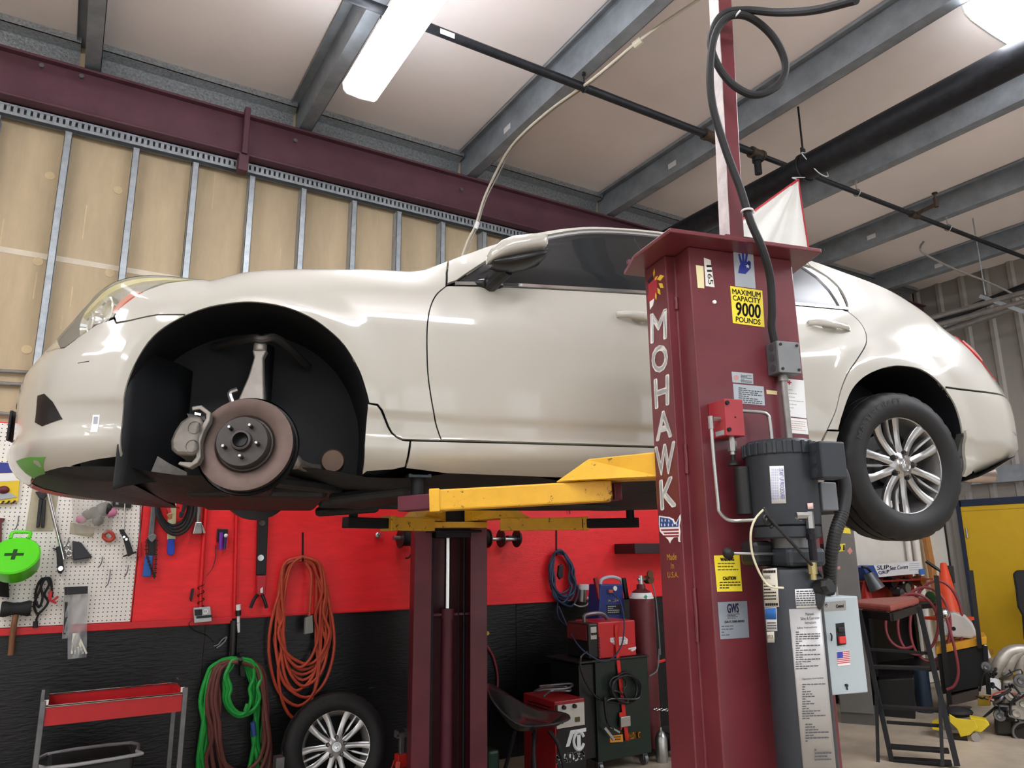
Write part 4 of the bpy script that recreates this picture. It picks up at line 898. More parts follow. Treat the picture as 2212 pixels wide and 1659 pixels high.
# labels on the outer face
FY = -1.584
def fq(pts, d=0.): return [LY(px, py, FY-d) for px, py in pts]
out = -_ay
def label(name, pts, m, d=.0012, par=None): 
    b = MB().poly3(fq(pts), out*d); return build(name, b, m, par or np_, smooth=0)
def words(name, s_, pts, m=None, par=None, d=.0018, bold=0., **k):
    b = MB(); text_on(b, s_, fq(pts), d, bold=bold, **k); return build(name, b, m or m_ink, par or np_, smooth=0)
ly = label('capacity_label', ((1577, 618), (1646, 628), (1651, 707), (1583, 698)), m_yl)
words('label_text', 'MAXIMUM', ((1581, 624), (1642, 632), (1642, 643), (1582, 635)), par=ly, bold=.0005)
words('label_text', 'CAPACITY', ((1582, 638), (1642, 645), (1642, 656), (1583, 649)), par=ly, bold=.0005)
words('label_text', '9000', ((1589, 653), (1642, 659), (1642, 688), (1590, 681)), par=ly, bold=.0014)
words('label_text', 'POUNDS', ((1589, 684), (1642, 691), (1642, 702), (1589, 695)), par=ly, bold=.0005)
hs_ = label('hand_sticker', ((1583, 537), (1626, 542), (1632, 624), (1588, 618)), m_sil)
hb = mat('sticker_blue', '22308e', .5)
b = MB(); b.poly3(fq(((1594, 590), (1597, 574), (1601, 568), (1613, 566), (1621, 566), (1621, 580), (1612, 590), (1610, 592))), out*.002); build('hand_palm', b, hb, hs_, smooth=0)
for q in (((1599, 571), (1594, 550), (1597, 548), (1604, 570)), ((1603, 569), (1602, 546), (1606, 546), (1608, 568)), ((1608, 568), (1611, 547), (1615, 549), (1612, 568)), ((1612, 568), (1617, 563), (1621, 567), (1620, 578))):
    b = MB().poly3(fq(q), out*.002); build('hand_finger', b, hb, hs_, smooth=0)
c = LY(1614, 576, FY); b = MB().poly3([c+(_ax*math.sin(math.radians(36*k))+V(0, 0, 1)*math.cos(math.radians(36*k)))*(.008 if k % 2 == 0 else .0033) for k in range(10)], out*.003); build('hand_star', b, m_wl, hs_, smooth=0)
label('tape_piece', ((1503, 573), (1519, 575), (1521, 623), (1507, 622)), mat('tape_cream', 'd8d0a0', .6))
t1 = label('number_tape', ((1520, 557), (1534, 562), (1543, 621), (1524, 618)), mat('tape_white', 'dcdad4', .6), .0018)
for ch, yy in (('1', 570), ('1', 580), ('6', 592), ('5', 604)):
    x = 1521+(yy-566)*.11; i_ = 3.2 if ch == '1' else 0; b = MB(); text_on(b, ch, fq(((x+14, yy+i_), (x+14.5, yy+11-i_), (x+4, yy+11-i_), (x+3.5, yy+i_))), .0026); build('tape_digit', b, m_ink, t1, smooth=0)
c = LY(1542, 653, FY); build('button_plug', MB().cyl(c, c+out*.006, .006, n=14), m_dwhite, np_)
pl1 = label('approval_plate', ((1580, 803), (1626, 807), (1627, 830), (1582, 826)), m_sil)
c = LY(1590, 816, FY); build('plate_seal', MB().cyl(c, c+out*.002, .0085, n=20), mat('seal_pink', 'b58a82', .5), pl1)
pl2 = label('data_plate', ((1583, 829), (1649, 835), (1652, 876), (1586, 870)), m_sil)
def fine(name, x0, x1, y0, y1, rows, slope, par, m=None, d=.0016, w=.5, wob=.25, fn=None):
    b = MB(); random.seed(int(x0*7+y0))
    for r in range(rows):
        yy = y0+(y1-y0)*(r+.5)/rows; h = (y1-y0)/rows*w; xa = x0
        while xa < x1-1:
            l = random.uniform(.06, .16)*(x1-x0)+1; xb = min(xa+l, x1)
            ya, yb = yy+slope*(xa-x0), yy+slope*(xb-x0)
            pts = ((xa, ya-h/2), (xb, yb-h/2), (xb, yb+h/2), (xa, ya+h/2))
            q = [fn(*p) for p in pts] if fn else fq(pts)
            b.poly3(q, out*d) if not fn else b.quad(q, .0005)
            xa = xb+(x1-x0)*.03
            if random.random() < wob*.25: break
    o = build(name, b, m or m_ink, par, smooth=0); o['kind'] = 'stuff'; return o
m_fp = mat('fine_print', '4a4c50', .6)
fine('fine_print', 1600, 1624, 809, 826, 6, .08, pl1, m_fp); fine('fine_print', 1595, 1646, 836, 870, 8, .085, pl2, m_fp)
label('small_label', ((1655, 842), (1678, 845), (1678, 853), (1656, 851)), mat('label_cream', 'c8b98a', .5))
pp = label('paper_sheet', ((1697, 818), (1736, 822), (1742, 904), (1703, 899)), m_wl)
b = MB().poly3(fq(((1703, 822), (1706, 822), (1706, 825), (1709, 825.4), (1709, 828), (1706, 828), (1706, 831), (1703, 831), (1703, 828), (1700, 827.6), (1700, 825), (1703, 825))), out*.002); build('red_cross_print', b, mat('print_red', 'b02028', .6), pp, smooth=0)
fine('fine_print', 1702, 1735, 838, 892, 7, .09, pp, mat('pencil_grey', 'a4a2a0', .7), w=.2, wob=1)
pp2 = label('paper_sheet', ((1703, 902), (1742, 906), (1746, 939), (1706, 935)), m_wl); fine('fine_print', 1708, 1740, 907, 930, 5, .09, pp2, mat('print_rust', 'b8907a', .7), w=.25)
wl = label('warning_label', ((1542, 1200), (1597, 1199), (1603, 1277), (1549, 1278)), m_yl)
words('label_text', 'WARNING', ((1555, 1205), (1584, 1204), (1585, 1211), (1556, 1212)), par=wl, bold=.0008)
fine('fine_print', 1550, 1594, 1214, 1234, 3, -.01, wl, mat('print_olive', '6a6420', .6), w=.42); b = MB().quad(fq(((1546, 1238.6), (1600, 1237.6), (1600, 1238.6), (1546, 1239.6))), .0016); build('label_rule', b, m_ink, wl, smooth=0)
words('label_text', 'CAUTION', ((1561, 1246), (1589, 1245), (1589, 1252), (1561, 1253)), par=wl, bold=.0008)
fine('fine_print', 1554, 1599, 1255, 1273, 3, -.01, wl, m_ink, w=.42)
gw = label('service_sticker', ((1550, 1301), (1613, 1298), (1618, 1377), (1556, 1381)), mat('sticker_foil', '9aa2aa', .35, .4, var=.15))
words('label_text', 'GWS', ((1570, 1305), (1594, 1303), (1595, 1323), (1571, 1324)), mat('print_violet', '3f3a5c', .6), gw, bold=.001)
words('label_text', '(661) 588-8090', ((1564, 1341), (1607, 1339), (1607, 1345), (1565, 1347)), par=gw, bold=.0003)
fine('fine_print', 1571, 1597, 1325, 1337, 4, -.02, gw, m_fp); fine('fine_print', 1558, 1611, 1350, 1375, 4, -.04, gw, m_fp, w=.3, wob=1)
# red pole on the plate
pb, pt_ = V(1.462, -1.60, ZP+.014), V(1.505, -1.60, 3.75)
po = MB().bar(pb, pt_, .056, .05, up=(0, 1, 0)); lpart('red_pole', po, m_post, np_, smooth=0, bevel=.003)
po = MB().bar(pb+V(-.030, -.002, .01), pt_+V(-.030, -.002, 0), .003, .052, up=(0, 1, 0)); lpart('pole_tape_edge', po, mat('worn_white_edge', 'c9c0be', .6, var=.3, vs_=12), np_, smooth=0)
lpart('pole_foot', MB().bb((1.40, -1.655, ZP+.014), (1.53, -1.56, ZP+.024)), m_post, np_, smooth=0)
# junction box under the black cable
def boxpx(x0, x1, y0, y1, depth, yb=FY):
    "box standing on plane y=yb whose front face spans the pixel window on its front plane"
    a = loc(LY(x0, y0, yb-depth)); c = loc(LY(x1, y1, yb-depth)); z0 = loc(LY((x0+x1)/2, y1, yb-depth)).z; z1 = loc(LY((x0+x1)/2, y0, yb-depth)).z
    return V(min(a.x, c.x), yb-depth, z0), V(max(a.x, c.x), yb-.0005, z1)
lo, hi = boxpx(1677, 1731, 738, 806, .055); jb = lpart('junction_box', MB().bb(lo, hi), mat('box_grey', '5d6062', .45, .4, var=.2), np_, smooth=0, bevel=.003)
lpart('box_cover', MB().bb((lo.x+.001, lo.y-.003, lo.z+.001), (hi.x-.001, lo.y, hi.z-.001)), mat('cover_grey', '7d7f80', .4, .4, var=.15), jb, smooth=0, bevel=.002)
for xx, zz in ((lo.x+.012, lo.z+.012), (hi.x-.01, hi.z-.012), (lo.x+.012, hi.z-.012), (hi.x-.01, lo.z+.012)): lpart('screw', MB().cyl((xx, lo.y-.003, zz), (xx, lo.y-.006, zz), .0045, n=10), m_ink, jb)
for k in range(3): lpart('knockout', MB().cyl((lo.x+.0003, (lo.y+hi.y)/2, lo.z+.02+k*.033), (lo.x-.0015, (lo.y+hi.y)/2, lo.z+.02+k*.033), .012, n=16), mat('knockout', '4b4a4c', .5, .4), jb)
jl, jh = lo.copy(), hi.copy()
# black cable: looped at the pole top, down into the junction box
zc = FY-.05
cable = [LY(1850, 0, -2.1), LY(1760, 22, -1.95), LY(1680, 27, -1.80), LY(1610, 22, -1.70), LY(1560, 32, -1.67), LY(1536, 80, -1.66), LY(1545, 130, -1.66), LY(1580, 180, -1.68), LY(1630, 205, -1.70), LY(1680, 185, -1.71), LY(1697, 140, -1.72), LY(1670, 80, -1.72), LY(1620, 38, -1.71), LY(1575, 36, -1.70), LY(1545, 75, -1.69), LY(1534, 150, -1.68), LY(1540, 230, -1.675), LY(1570, 330, -1.675), LY(1600, 410, -1.68), LY(1622, 480, -1.685), LY(1648, 540, -1.685), LY(1664, 600, -1.66), LY(1668, 670, -1.635), LY(1667, 705, -1.62), lw(jl.x+.016, -1.612, jh.z-.002)]
tag(build('power_cable', MB().tube(cable, .0125, 10, 6), m_rubber, None), 'thick black power cable looped on the red pole and running into the junction box', 'cable')
def tie(px, py, y, ang=0):
    c = LY(px, py, y); x_ = _ax*math.cos(ang)+V(0, 0, 1)*math.sin(ang)
    pts = [c+x_*(.017*math.cos(t))+_ay*(.017*math.sin(t)) for t in np.linspace(0, 2*math.pi, 13)[:-1]]
    return MB().tube(pts, .0035, 6, 2, True).bar(c+x_*.012, c+x_*.026, .006, .006)
tag(build('cable_tie', tie(1614, 456, -1.683), m_wl), 'white cable tie around the black cable above the top plate', 'cable tie')
tag(build('cable_tie', tie(1590, 33, -1.70, .9), m_wl), 'white cable tie at the top of the cable loop', 'cable tie')
# conduit below the junction box
m_emt = mat('conduit_grey', '8a8784', .35, .6, var=.2, vs_=20)
cx0 = (jl.x+jh.x)/2-.005; lpart('conduit', MB().cyl((cx0, -1.610, 1.86), (cx0, -1.610, jl.z), .0105, n=14).cyl((cx0, -1.610, jl.z-.02), (cx0, -1.610, jl.z), .015, n=14), m_emt, np_)
# valve block, fittings, hydraulic lines
lo, hi = boxpx(1564, 1610, 862, 941, .085); vb = lpart('valve_block', MB().bb(lo, hi), mat('valve_red', '9a2c34', .4, var=.12, coat=.1), np_, smooth=0, bevel=.002)
for zz in (hi.z-.013, lo.z+.017): lpart('block_bolt', MB().cyl((lo.x+.008, lo.y, zz), (lo.x+.008, lo.y-.006, zz), .0062, n=10), m_dark, vb)
lpart('block_hole', MB().cyl(((lo.x+hi.x)/2+.002, lo.y+.0002, (lo.z+hi.z)/2), ((lo.x+hi.x)/2+.002, lo.y-.0006, (lo.z+hi.z)/2), .003, n=10), m_ink, vb)
lpart('block_tag', MB().bb((lo.x-.001, lo.y+.012, lo.z+.004), (lo.x, lo.y+.055, lo.z+.018)), m_sil, vb, smooth=0)
fx, fz = lo.x-.012, lo.z+.052; fy = -1.640
lpart('elbow_fitting', MB().cyl((lo.x, fy, fz), (lo.x-.032, fy, fz), .0075, n=6).cyl((lo.x-.030, fy, fz+.008), (lo.x-.030, fy, fz-.030), .0085, n=6), m_steel, vb, smooth=0)
ex_ = lo.x-.030
tubes = MB().tube([(ex_, fy, fz-.025), (ex_, fy, fz-.10), (ex_+.004, fy, 1.735), (ex_+.007, fy, 1.706), (ex_+.035, fy-.004, 1.683), (ex_+.08, fy-.03, 1.682), (ex_+.155, fy-.15, 1.683)], .0055, 10, 6)
lpart('hydraulic_line', tubes, m_steel, vb)
hx = hi.x; hz = hi.z-.028
lpart('hydraulic_line', MB().tube([(hx, fy, hz), (hx+.03, fy, hz), (hx+.085, fy, hz-.001), (hx+.105, fy, hz-.008), (hx+.112, fy, hz-.03), (hx+.114, fy, 1.87)], .0055, 10, 5).cyl((hx-.001, fy, hz), (hx+.016, fy, hz), .0085, n=6), m_steel, vb)
vx = (lo.x+hi.x)/2+.004
lpart('release_valve', MB().cyl((vx, fy, lo.z), (vx, fy, lo.z-.012), .009, n=12).cyl((vx, fy, lo.z-.012), (vx, fy, lo.z-.042), .0135, n=6).cyl((vx, fy, lo.z-.042), (vx, fy, lo.z-.052), .008, n=12), m_steel, vb, smooth=30)
lpart('valve_knob', MB().lathe([(.001, -.052), (.006, -.052), (.006, -.068), (.016, -.078), (.017, -.084), (.001, -.086)], (vx, fy, lo.z), (0, 0, 1), 18), m_ink, vb)
# power unit: tank, pump, motor, connection boxes
ux, uy = 1.490, -1.700
pu = lpart('motor', MB().lathe([(.001, 1.662), (.085, 1.662), (.093, 1.668), (.096, 1.70), (.097, 1.86), (.101, 1.865), (.101, 1.895), (.090, 1.905), (.06, 1.908), (.001, 1.908)], (ux, uy, 0), (0, 0, 1), 40), m_grey, np_)
for k in range(24):
    a = 2*math.pi*k/24; lpart('motor_fin', MB().box((ux+.1*math.cos(a), uy+.1*math.sin(a), 1.880), (.012, .010, .036), Matrix.Rotation(a, 3, 'Z')), m_grey, pu, smooth=0, bevel=.002)
lpart('motor_flange', MB().lathe([(.001, 1.630), (.088, 1.630), (.092, 1.634), (.092, 1.662), (.001, 1.664)], (ux, uy, 0), (0, 0, 1), 36), m_grey, pu)
lpart('pump_adapter', MB().lathe([(.001, 1.60), (.058, 1.60), (.058, 1.632), (.001, 1.634)], (ux+.015, uy, 0), (0, 0, 1), 28), mat('cast_grey', '7d7e80', .45, .5, var=.15), pu)
lpart('pump_body', MB().bb((ux-.055, uy-.07, 1.553), (ux+.070, uy+.06, 1.604)), m_grey, pu, smooth=0, bevel=.012)
lpart('capacitor_cover', MB().bb((ux-.115, uy+.0, 1.555), (ux-.045, uy+.07, 1.625)), m_black, pu, smooth=0, bevel=.014)
lpart('capacitor', MB().cyl((ux-.098, uy+.045, 1.70), (ux-.098, uy+.045, 1.835), .026, n=18), m_black, pu)
lpart('terminal_box', MB().bb((ux+.022, uy-.145, 1.788), (ux+.105, uy-.085, 1.890)), m_grey, pu, smooth=0, bevel=.005)
for k in range(3): lpart('knockout', MB().cyl((ux+.0225, uy-.115, 1.805+.033*k), (ux+.0205, uy-.115, 1.805+.033*k), .012, n=16), mat('knockout_dark', '34383d', .5, .3), pu)
lpart('lower_terminal', MB().bb((ux+.070, uy-.075, 1.705), (ux+.125, uy-.03, 1.785)), mat('cast_grey2', '6d7074', .45, .3), pu, smooth=0, bevel=.004)
tk = lpart('fluid_tank', MB().lathe([(.001, .90), (.072, .90), (.079, .905), (.079, 1.534), (.074, 1.546), (.055, 1.552), (.001, 1.554)], (ux-.002, uy, 0), (0, 0, 1), 40), m_grey, np_)
lpart('filler_cap', MB().cyl((ux+.022, uy-.065, 1.496), (ux+.030, uy-.100, 1.502), .021, n=18).cyl((ux+.030, uy-.100, 1.502), (ux+.034, uy-.114, 1.505), .022, .019, 8), m_black, tk)
lpart('filler_neck', MB().tube([(ux+.022, uy-.068, 1.450), (ux+.023, uy-.076, 1.465), (ux+.026, uy-.080, 1.49)], .015, 14), m_grey, tk)
# paper labels bent round motor and tank
def cyl_pt(cx_, cy_, r):
    def f(px, py):
        # ray against the vertical cylinder
        o = ML.inverted() @ CAM; d = (ML.to_3x3().inverted()) @ ray(px, py)
        ox, oy = o.x-cx_, o.y-cy_; A = d.x*d.x+d.y*d.y; B = ox*d.x+oy*d.y; C = ox*ox+oy*oy-r*r; D = B*B-A*C
        t = (-B-math.sqrt(max(D, 0)))/A; return ML @ (o+d*t)
    return f
def cyl_label(name, cx_, cy_, r, tl, tr, br, bl, m, par, n=10):
    f = cyl_pt(cx_, cy_, r+.0012); b = MB(); vs = []
    for i in range(n+1):
        t = i/n
        for j in range(2):
            q = (tl[0]*(1-t)+tr[0]*t, tl[1]*(1-t)+tr[1]*t) if j == 0 else (bl[0]*(1-t)+br[0]*t, bl[1]*(1-t)+br[1]*t); vs.append(f(*q))
    b.add(vs, [(2*i, 2*i+1, 2*i+3, 2*i+2) for i in range(n)]); return build(name, b, m, par, smooth=60, solid=.0008)
def cyl_words(s_, cx_, cy_, r, tl, tr, br, bl, m, par, bold=0., **k):
    f = cyl_pt(cx_, cy_, r+.0022); vs, fs = text_mesh(s_, **k); x0, x1 = min(v.x for v in vs), max(v.x for v in vs); y0, y1 = min(v.y for v in vs), max(v.y for v in vs); b = MB(); o = []
    for v in vs:
        t = (v.x-x0)/(x1-x0); w_ = 1-(v.y-y0)/(y1-y0)
        o.append(f((tl[0]*(1-t)+tr[0]*t)*(1-w_)+(bl[0]*(1-t)+br[0]*t)*w_, (tl[1]*(1-t)+tr[1]*t)*(1-w_)+(bl[1]*(1-t)+br[1]*t)*w_))
    b.add(o, fs); return build('label_text', b, m, par, smooth=0)
lb = cyl_label('startup_label', ux, uy, .097, (1662, 1007), (1693, 1006), (1698, 1087), (1667, 1088), m_wl, pu)
m_blue = mat('print_blue', '2a3a9a', .6)
b = MB(); f_ = cyl_pt(ux, uy, .0995); vs, fs = text_mesh('START UP PROCEDURES'); x0, x1 = min(v.x for v in vs), max(v.x for v in vs); y0, y1 = min(v.y for v in vs), max(v.y for v in vs)
b.add([f_(1684+9*(v.y-y0)/(y1-y0)+4*(v.x-x0)/(x1-x0)-1.5, 1012+66*(v.x-x0)/(x1-x0)) for v in vs], fs); build('label_text', b, m_blue, lb, smooth=0)
for k in range(4): fine('fine_print', 1667+k*4.2, 1668.6+k*4.2, 1012, 1080, 12, 0, lb, mat('print_blue_fine', '6a74b4', .6), w=.8, wob=0, fn=cyl_pt(ux, uy, .0990))
rl2 = cyl_label('rotation_label', ux, uy, .092, (1720, 1103), (1752, 1101), (1753, 1124), (1721, 1125), m_wl, pu)
b = MB(); f_ = cyl_pt(ux, uy, .0945); b.add([f_(1727, 1114), f_(1731, 1110.5), f_(1731, 1113), f_(1747, 1112), f_(1747, 1115), f_(1731, 1116), f_(1731, 1118)], [(0, 1, 2, 5, 6), (2, 3, 4, 5)]); build('arrow_print', b, m_blue, rl2, smooth=0)
0 and cyl_words('ROTATION', ux, uy, .092, (1729, 1105), (1744, 1104), (1744, 1107), (1729, 1108), m_blue, rl2)
0 and cyl_words('ROTATION', ux, uy, .092, (1729, 1119), (1744, 1118.4), (1744, 1121.5), (1729, 1122), m_blue, rl2)
fine('fine_print', 1729, 1745, 1104, 1108, 1, -.05, rl2, m_blue, w=.7, wob=0, fn=cyl_pt(ux, uy, .0945)); fine('fine_print', 1729, 1745, 1118.5, 1122, 1, -.05, rl2, m_blue, w=.7, wob=0, fn=cyl_pt(ux, uy, .0945))
cyl_label('pink_tag', ux, uy, .097, (1744, 1087), (1756, 1086), (1757, 1099), (1745, 1100), mat('tag_pink', 'd8b6b2', .6), pu, 4)
TR = .079; tx = ux-.002
wt = cyl_label('tank_warning', tx, uy, TR, (1647, 1229), (1678, 1227), (1683, 1311), (1651, 1312), mat('label_ivory', 'd2cec0', .5), tk)
fine('hazard_stripe', 1649, 1676, 1231, 1239, 1, -.02, wt, m_ink, w=.7, wob=0, fn=cyl_pt(tx, uy, TR+.0026)); fine('hazard_stripe', 1653, 1681, 1302, 1310, 1, -.02, wt, m_ink, w=.7, wob=0, fn=cyl_pt(tx, uy, TR+.0026))
cyl_words('WARNING', tx, uy, TR, (1647.5, 1243), (1664, 1242), (1664, 1251), (1648, 1252), m_ink, wt); fine('fine_print', 1650, 1676, 1256, 1298, 6, -.02, wt, m_ink, w=.4, fn=cyl_pt(tx, uy, TR+.0026))
fl_ = cyl_label('fill_label', tx, uy, TR, (1717, 1273), (1769, 1271), (1771, 1312), (1720, 1314), m_wl, tk, 14); fine('fine_print', 1720, 1767, 1275, 1310, 7, -.02, fl_, m_fp, w=.5, fn=cyl_pt(tx, uy, TR+.0026))
bl_ = cyl_label('blue_label', tx, uy, TR, (1652, 1313), (1677, 1312), (1679, 1363), (1656, 1363), m_wl, tk); cyl_label('blue_field', tx, uy, TR+.001, (1653, 1314), (1676, 1313), (1677, 1338), (1654, 1338), mat('label_blue', '2a62a8', .5), bl_)
fine('fine_print', 1657, 1677, 1343, 1360, 3, -.02, bl_, m_fp, w=.4, fn=cyl_pt(tx, uy, TR+.0026))
bt_ = cyl_label('code_label', tx, uy, TR, (1656, 1365), (1672, 1364), (1673, 1388), (1658, 1388), mat('label_ivory2', 'cfcabc', .5), tk); cyl_words('BTCK', tx, uy, TR, (1658, 1372), (1671, 1371), (1671, 1379), (1658, 1380), m_ink, bt_)
il = cyl_label('instruction_sheet', tx, uy, TR, (1704, 1316), (1773, 1313), (1806, 1659), (1735, 1659), mat('sheet_grey', 'a9a8a6', .4, .15, var=.08), tk, 18)
cyl_words('Mohawk\nSafety & Operation\nInstructions', tx, uy, TR, (1728, 1324), (1769, 1322), (1771, 1346), (1731, 1349), m_ink, il)
cyl_words('Safety Instructions', tx, uy, TR, (1722, 1354), (1764, 1352), (1765, 1357), (1722, 1360), m_ink, il)
fine('fine_print', 1719, 1772, 1363, 1447, 17, -.03, il, m_fp, w=.4, wob=.8, fn=cyl_pt(tx, uy, TR+.0026))
cyl_words('Operation Instructions', tx, uy, TR, (1733, 1465), (1778, 1462), (1779, 1467), (1733, 1470), m_ink, il)
fine('fine_print', 1733, 1783, 1476, 1555, 15, -.03, il, m_fp, w=.4, wob=.8, fn=cyl_pt(tx, uy, TR+.0026)); fine('fine_print', 1740, 1790, 1562, 1604, 7, -.03, il, m_fp, w=.4, wob=.8, fn=cyl_pt(tx, uy, TR+.0026)); fine('fine_print', 1760, 1796, 1617, 1645, 4, -.03, il, m_fp, w=.4, fn=cyl_pt(tx, uy, TR+.0026))
# release lever, brass plug, wires, grey hose
lv = LY(1573, 1195, -1.72); lpt = loc(lv)
lpart('release_lever', MB().cyl((lpt.x, lpt.y, lpt.z), (ux-.04, uy+.0, lpt.z-.004), .0045, n=10), m_steel, pu); lpart('lever_knob', MB().sph(lpt, .0155, 20, 14), m_ink, pu)
lpart('pressure_fitting', MB().cyl((1.455, -1.79, 1.690), (1.49, -1.80, 1.690), .010, n=6).cyl((1.49, -1.80, 1.70), (1.49, -1.80, 1.655), .011, n=6), m_steel, pu, smooth=0)
lpart('black_fitting', MB().cyl((1.49, -1.80, 1.655), (1.49, -1.80, 1.57), .0105, n=8).cyl((1.49, -1.80, 1.64), (1.49, -1.80, 1.625), .0135, n=6), m_dark, pu, smooth=0)
lpart('brass_plug', MB().cyl((1.487, -1.795, 1.565), (1.487, -1.795, 1.535), .012, n=8).cyl((1.487, -1.795, 1.535), (1.487, -1.795, 1.52), .009, n=10), mat('brass', 'a89a6a', .35, .8), pu, smooth=0)
build('control_wire', MB().tube([LY(1650, 1098, -1.80), LY(1663, 1120, -1.81), LY(1690, 1150, -1.81), (LY(1722, 1185, -1.81)), LY(1755, 1222, -1.80), LY(1772, 1236, -1.78), LY(1776, 1245, -1.74)], .0045, 8, 5), m_black, pu)
build('wire_coil', MB().tube([LY(1655+7*math.cos(t)+t*.6, 1115+8*math.sin(t)+t*1.2, -1.805) for t in np.linspace(0, 14, 26)], .004, 6, 3), m_black, pu)
build('pull_wire', MB().tube([LY(1652, 1098, -1.80), LY(1632, 1120, -1.80), LY(1622, 1150, -1.80), LY(1624, 1190, -1.79), LY(1635, 1225, -1.79), LY(1652, 1256, -1.79), LY(1668, 1268, -1.80), LY(1692, 1270, -1.80)], .003, 8, 5), mat('wire_ivory', 'c9c4a8', .5), pu)
hose = [LY(1772, 992, -1.735), LY(1795, 995, -1.74), LY(1818, 1020, -1.745), LY(1826, 1060, -1.745), LY(1820, 1105, -1.745), LY(1805, 1150, -1.74), LY(1796, 1200, -1.72), LY(1793, 1250, -1.68), LY(1792, 1278, -1.645)]
build('flex_hose', MB().tube(hose, .0175, 12, 8), mat('hose_dark', '2c2e30', .5), pu)
P = catmull(hose, 16); hr = MB()
for i in range(len(P)//2, len(P)-2, 2):
    d_ = (P[i+1]-P[i-1]).normalized(); hr.cyl(P[i]-d_*.0013, P[i]+d_*.0013, .0190, n=14)
o = build('hose_rings', hr, mat('hose_ring', '3a3b3c', .5), pu); o['kind'] = 'stuff'
# starter box
cb_ = lpart('starter_box', MB().bb((1.588, -1.69, 1.205), (1.722, -1.60, 1.466)), mat('box_paleblue', 'a9b4b8', .4, var=.05), np_, smooth=0, bevel=.003)
SY = -1.69
def sq(pts): return [LY(px, py, SY) for px, py in pts]
b = MB().poly3(sq(((1774, 1301), (1826, 1297), (1827, 1317), (1776, 1320))), out*.0015); np2 = build('name_strip', b, mat('strip_silver', '8f8c86', .35, .5), cb_, smooth=0)
b = MB(); text_on(b, 'Control', sq(((1805, 1306), (1821, 1305), (1821, 1312), (1805, 1313))), .0025, bold=.0004); build('label_text', b, m_ink, np2, smooth=0)
c = LY(1784, 1307, SY); build('round_badge', MB().cyl(c, c+out*.002, .0058, n=18), m_ink, np2); b = MB(); text_on(b, 'GE', sq(((1780, 1303), (1788, 1302.6), (1788, 1310.4), (1780, 1311))), .0032); build('label_text', b, m_sil, np2, smooth=0)
b = MB().poly3(sq(((1805, 1347), (1823, 1345), (1827, 1392), (1808, 1395))), out*.0018); sw_ = build('switch_plate', b, m_ink, cb_, smooth=0)
lo = loc(LY(1810, 1390, SY)); hi = loc(LY(1823, 1374, SY)); lpart('stop_button', MB().bb((lo.x, SY-.009, lo.z), (hi.x, SY-.001, hi.z)), mat('button_red', 'c83030', .4), sw_, smooth=0, bevel=.002)
lo = loc(LY(1809, 1366, SY)); hi = loc(LY(1821, 1354, SY)); lpart('start_button', MB().bb((lo.x, SY-.005, lo.z), (hi.x, SY-.001, hi.z)), m_black, sw_, smooth=0, bevel=.002)
b = MB().tube([LY(1794, 1368, SY-.004), LY(1797, 1374, SY-.010), LY(1796, 1384, SY-.004)], .0022, 6); build('box_latch', b, m_black, cb_)
c = LY(1827, 1480, SY); build('box_latch', MB().cyl(c, c+out*.006, .004, n=10).bar(c+out*.004, c+out*.004-V(0, 0, .012), .003, .003, up=_ay), m_black, cb_)
fg = build('flag_sticker', MB().poly3(sq(((1807, 1408), (1834, 1405), (1836, 1436), (1809, 1439))), out*.0012), mat('flag_white', 'e6dcd8', .5), cb_, smooth=0)
for k in range(7): b = MB().poly3(sq(((1807.5+k*.2, 1408.5+k*3.9), (1834+k*.2, 1405.6+k*3.9), (1834.2+k*.2, 1407.4+k*3.9), (1807.6+k*.2, 1410.4+k*3.9))), out*.0016); build('flag_stripe', b, mat('stripe_red', 'b83a44', .5), fg, smooth=0)
build('flag_canton', MB().poly3(sq(((1807.5, 1408.2), (1819, 1407), (1820, 1421), (1808, 1422.4))), out*.0022), mat('canton_blue', '33409a', .5), fg, smooth=0)
lpart('hose_gland', MB().cyl((1.668, -1.645, 1.466), (1.668, -1.645, 1.492), .020, n=8).cyl((1.668, -1.645, 1.492), (1.668, -1.645, 1.505), .0185, n=14), m_steel, cb_, smooth=30)
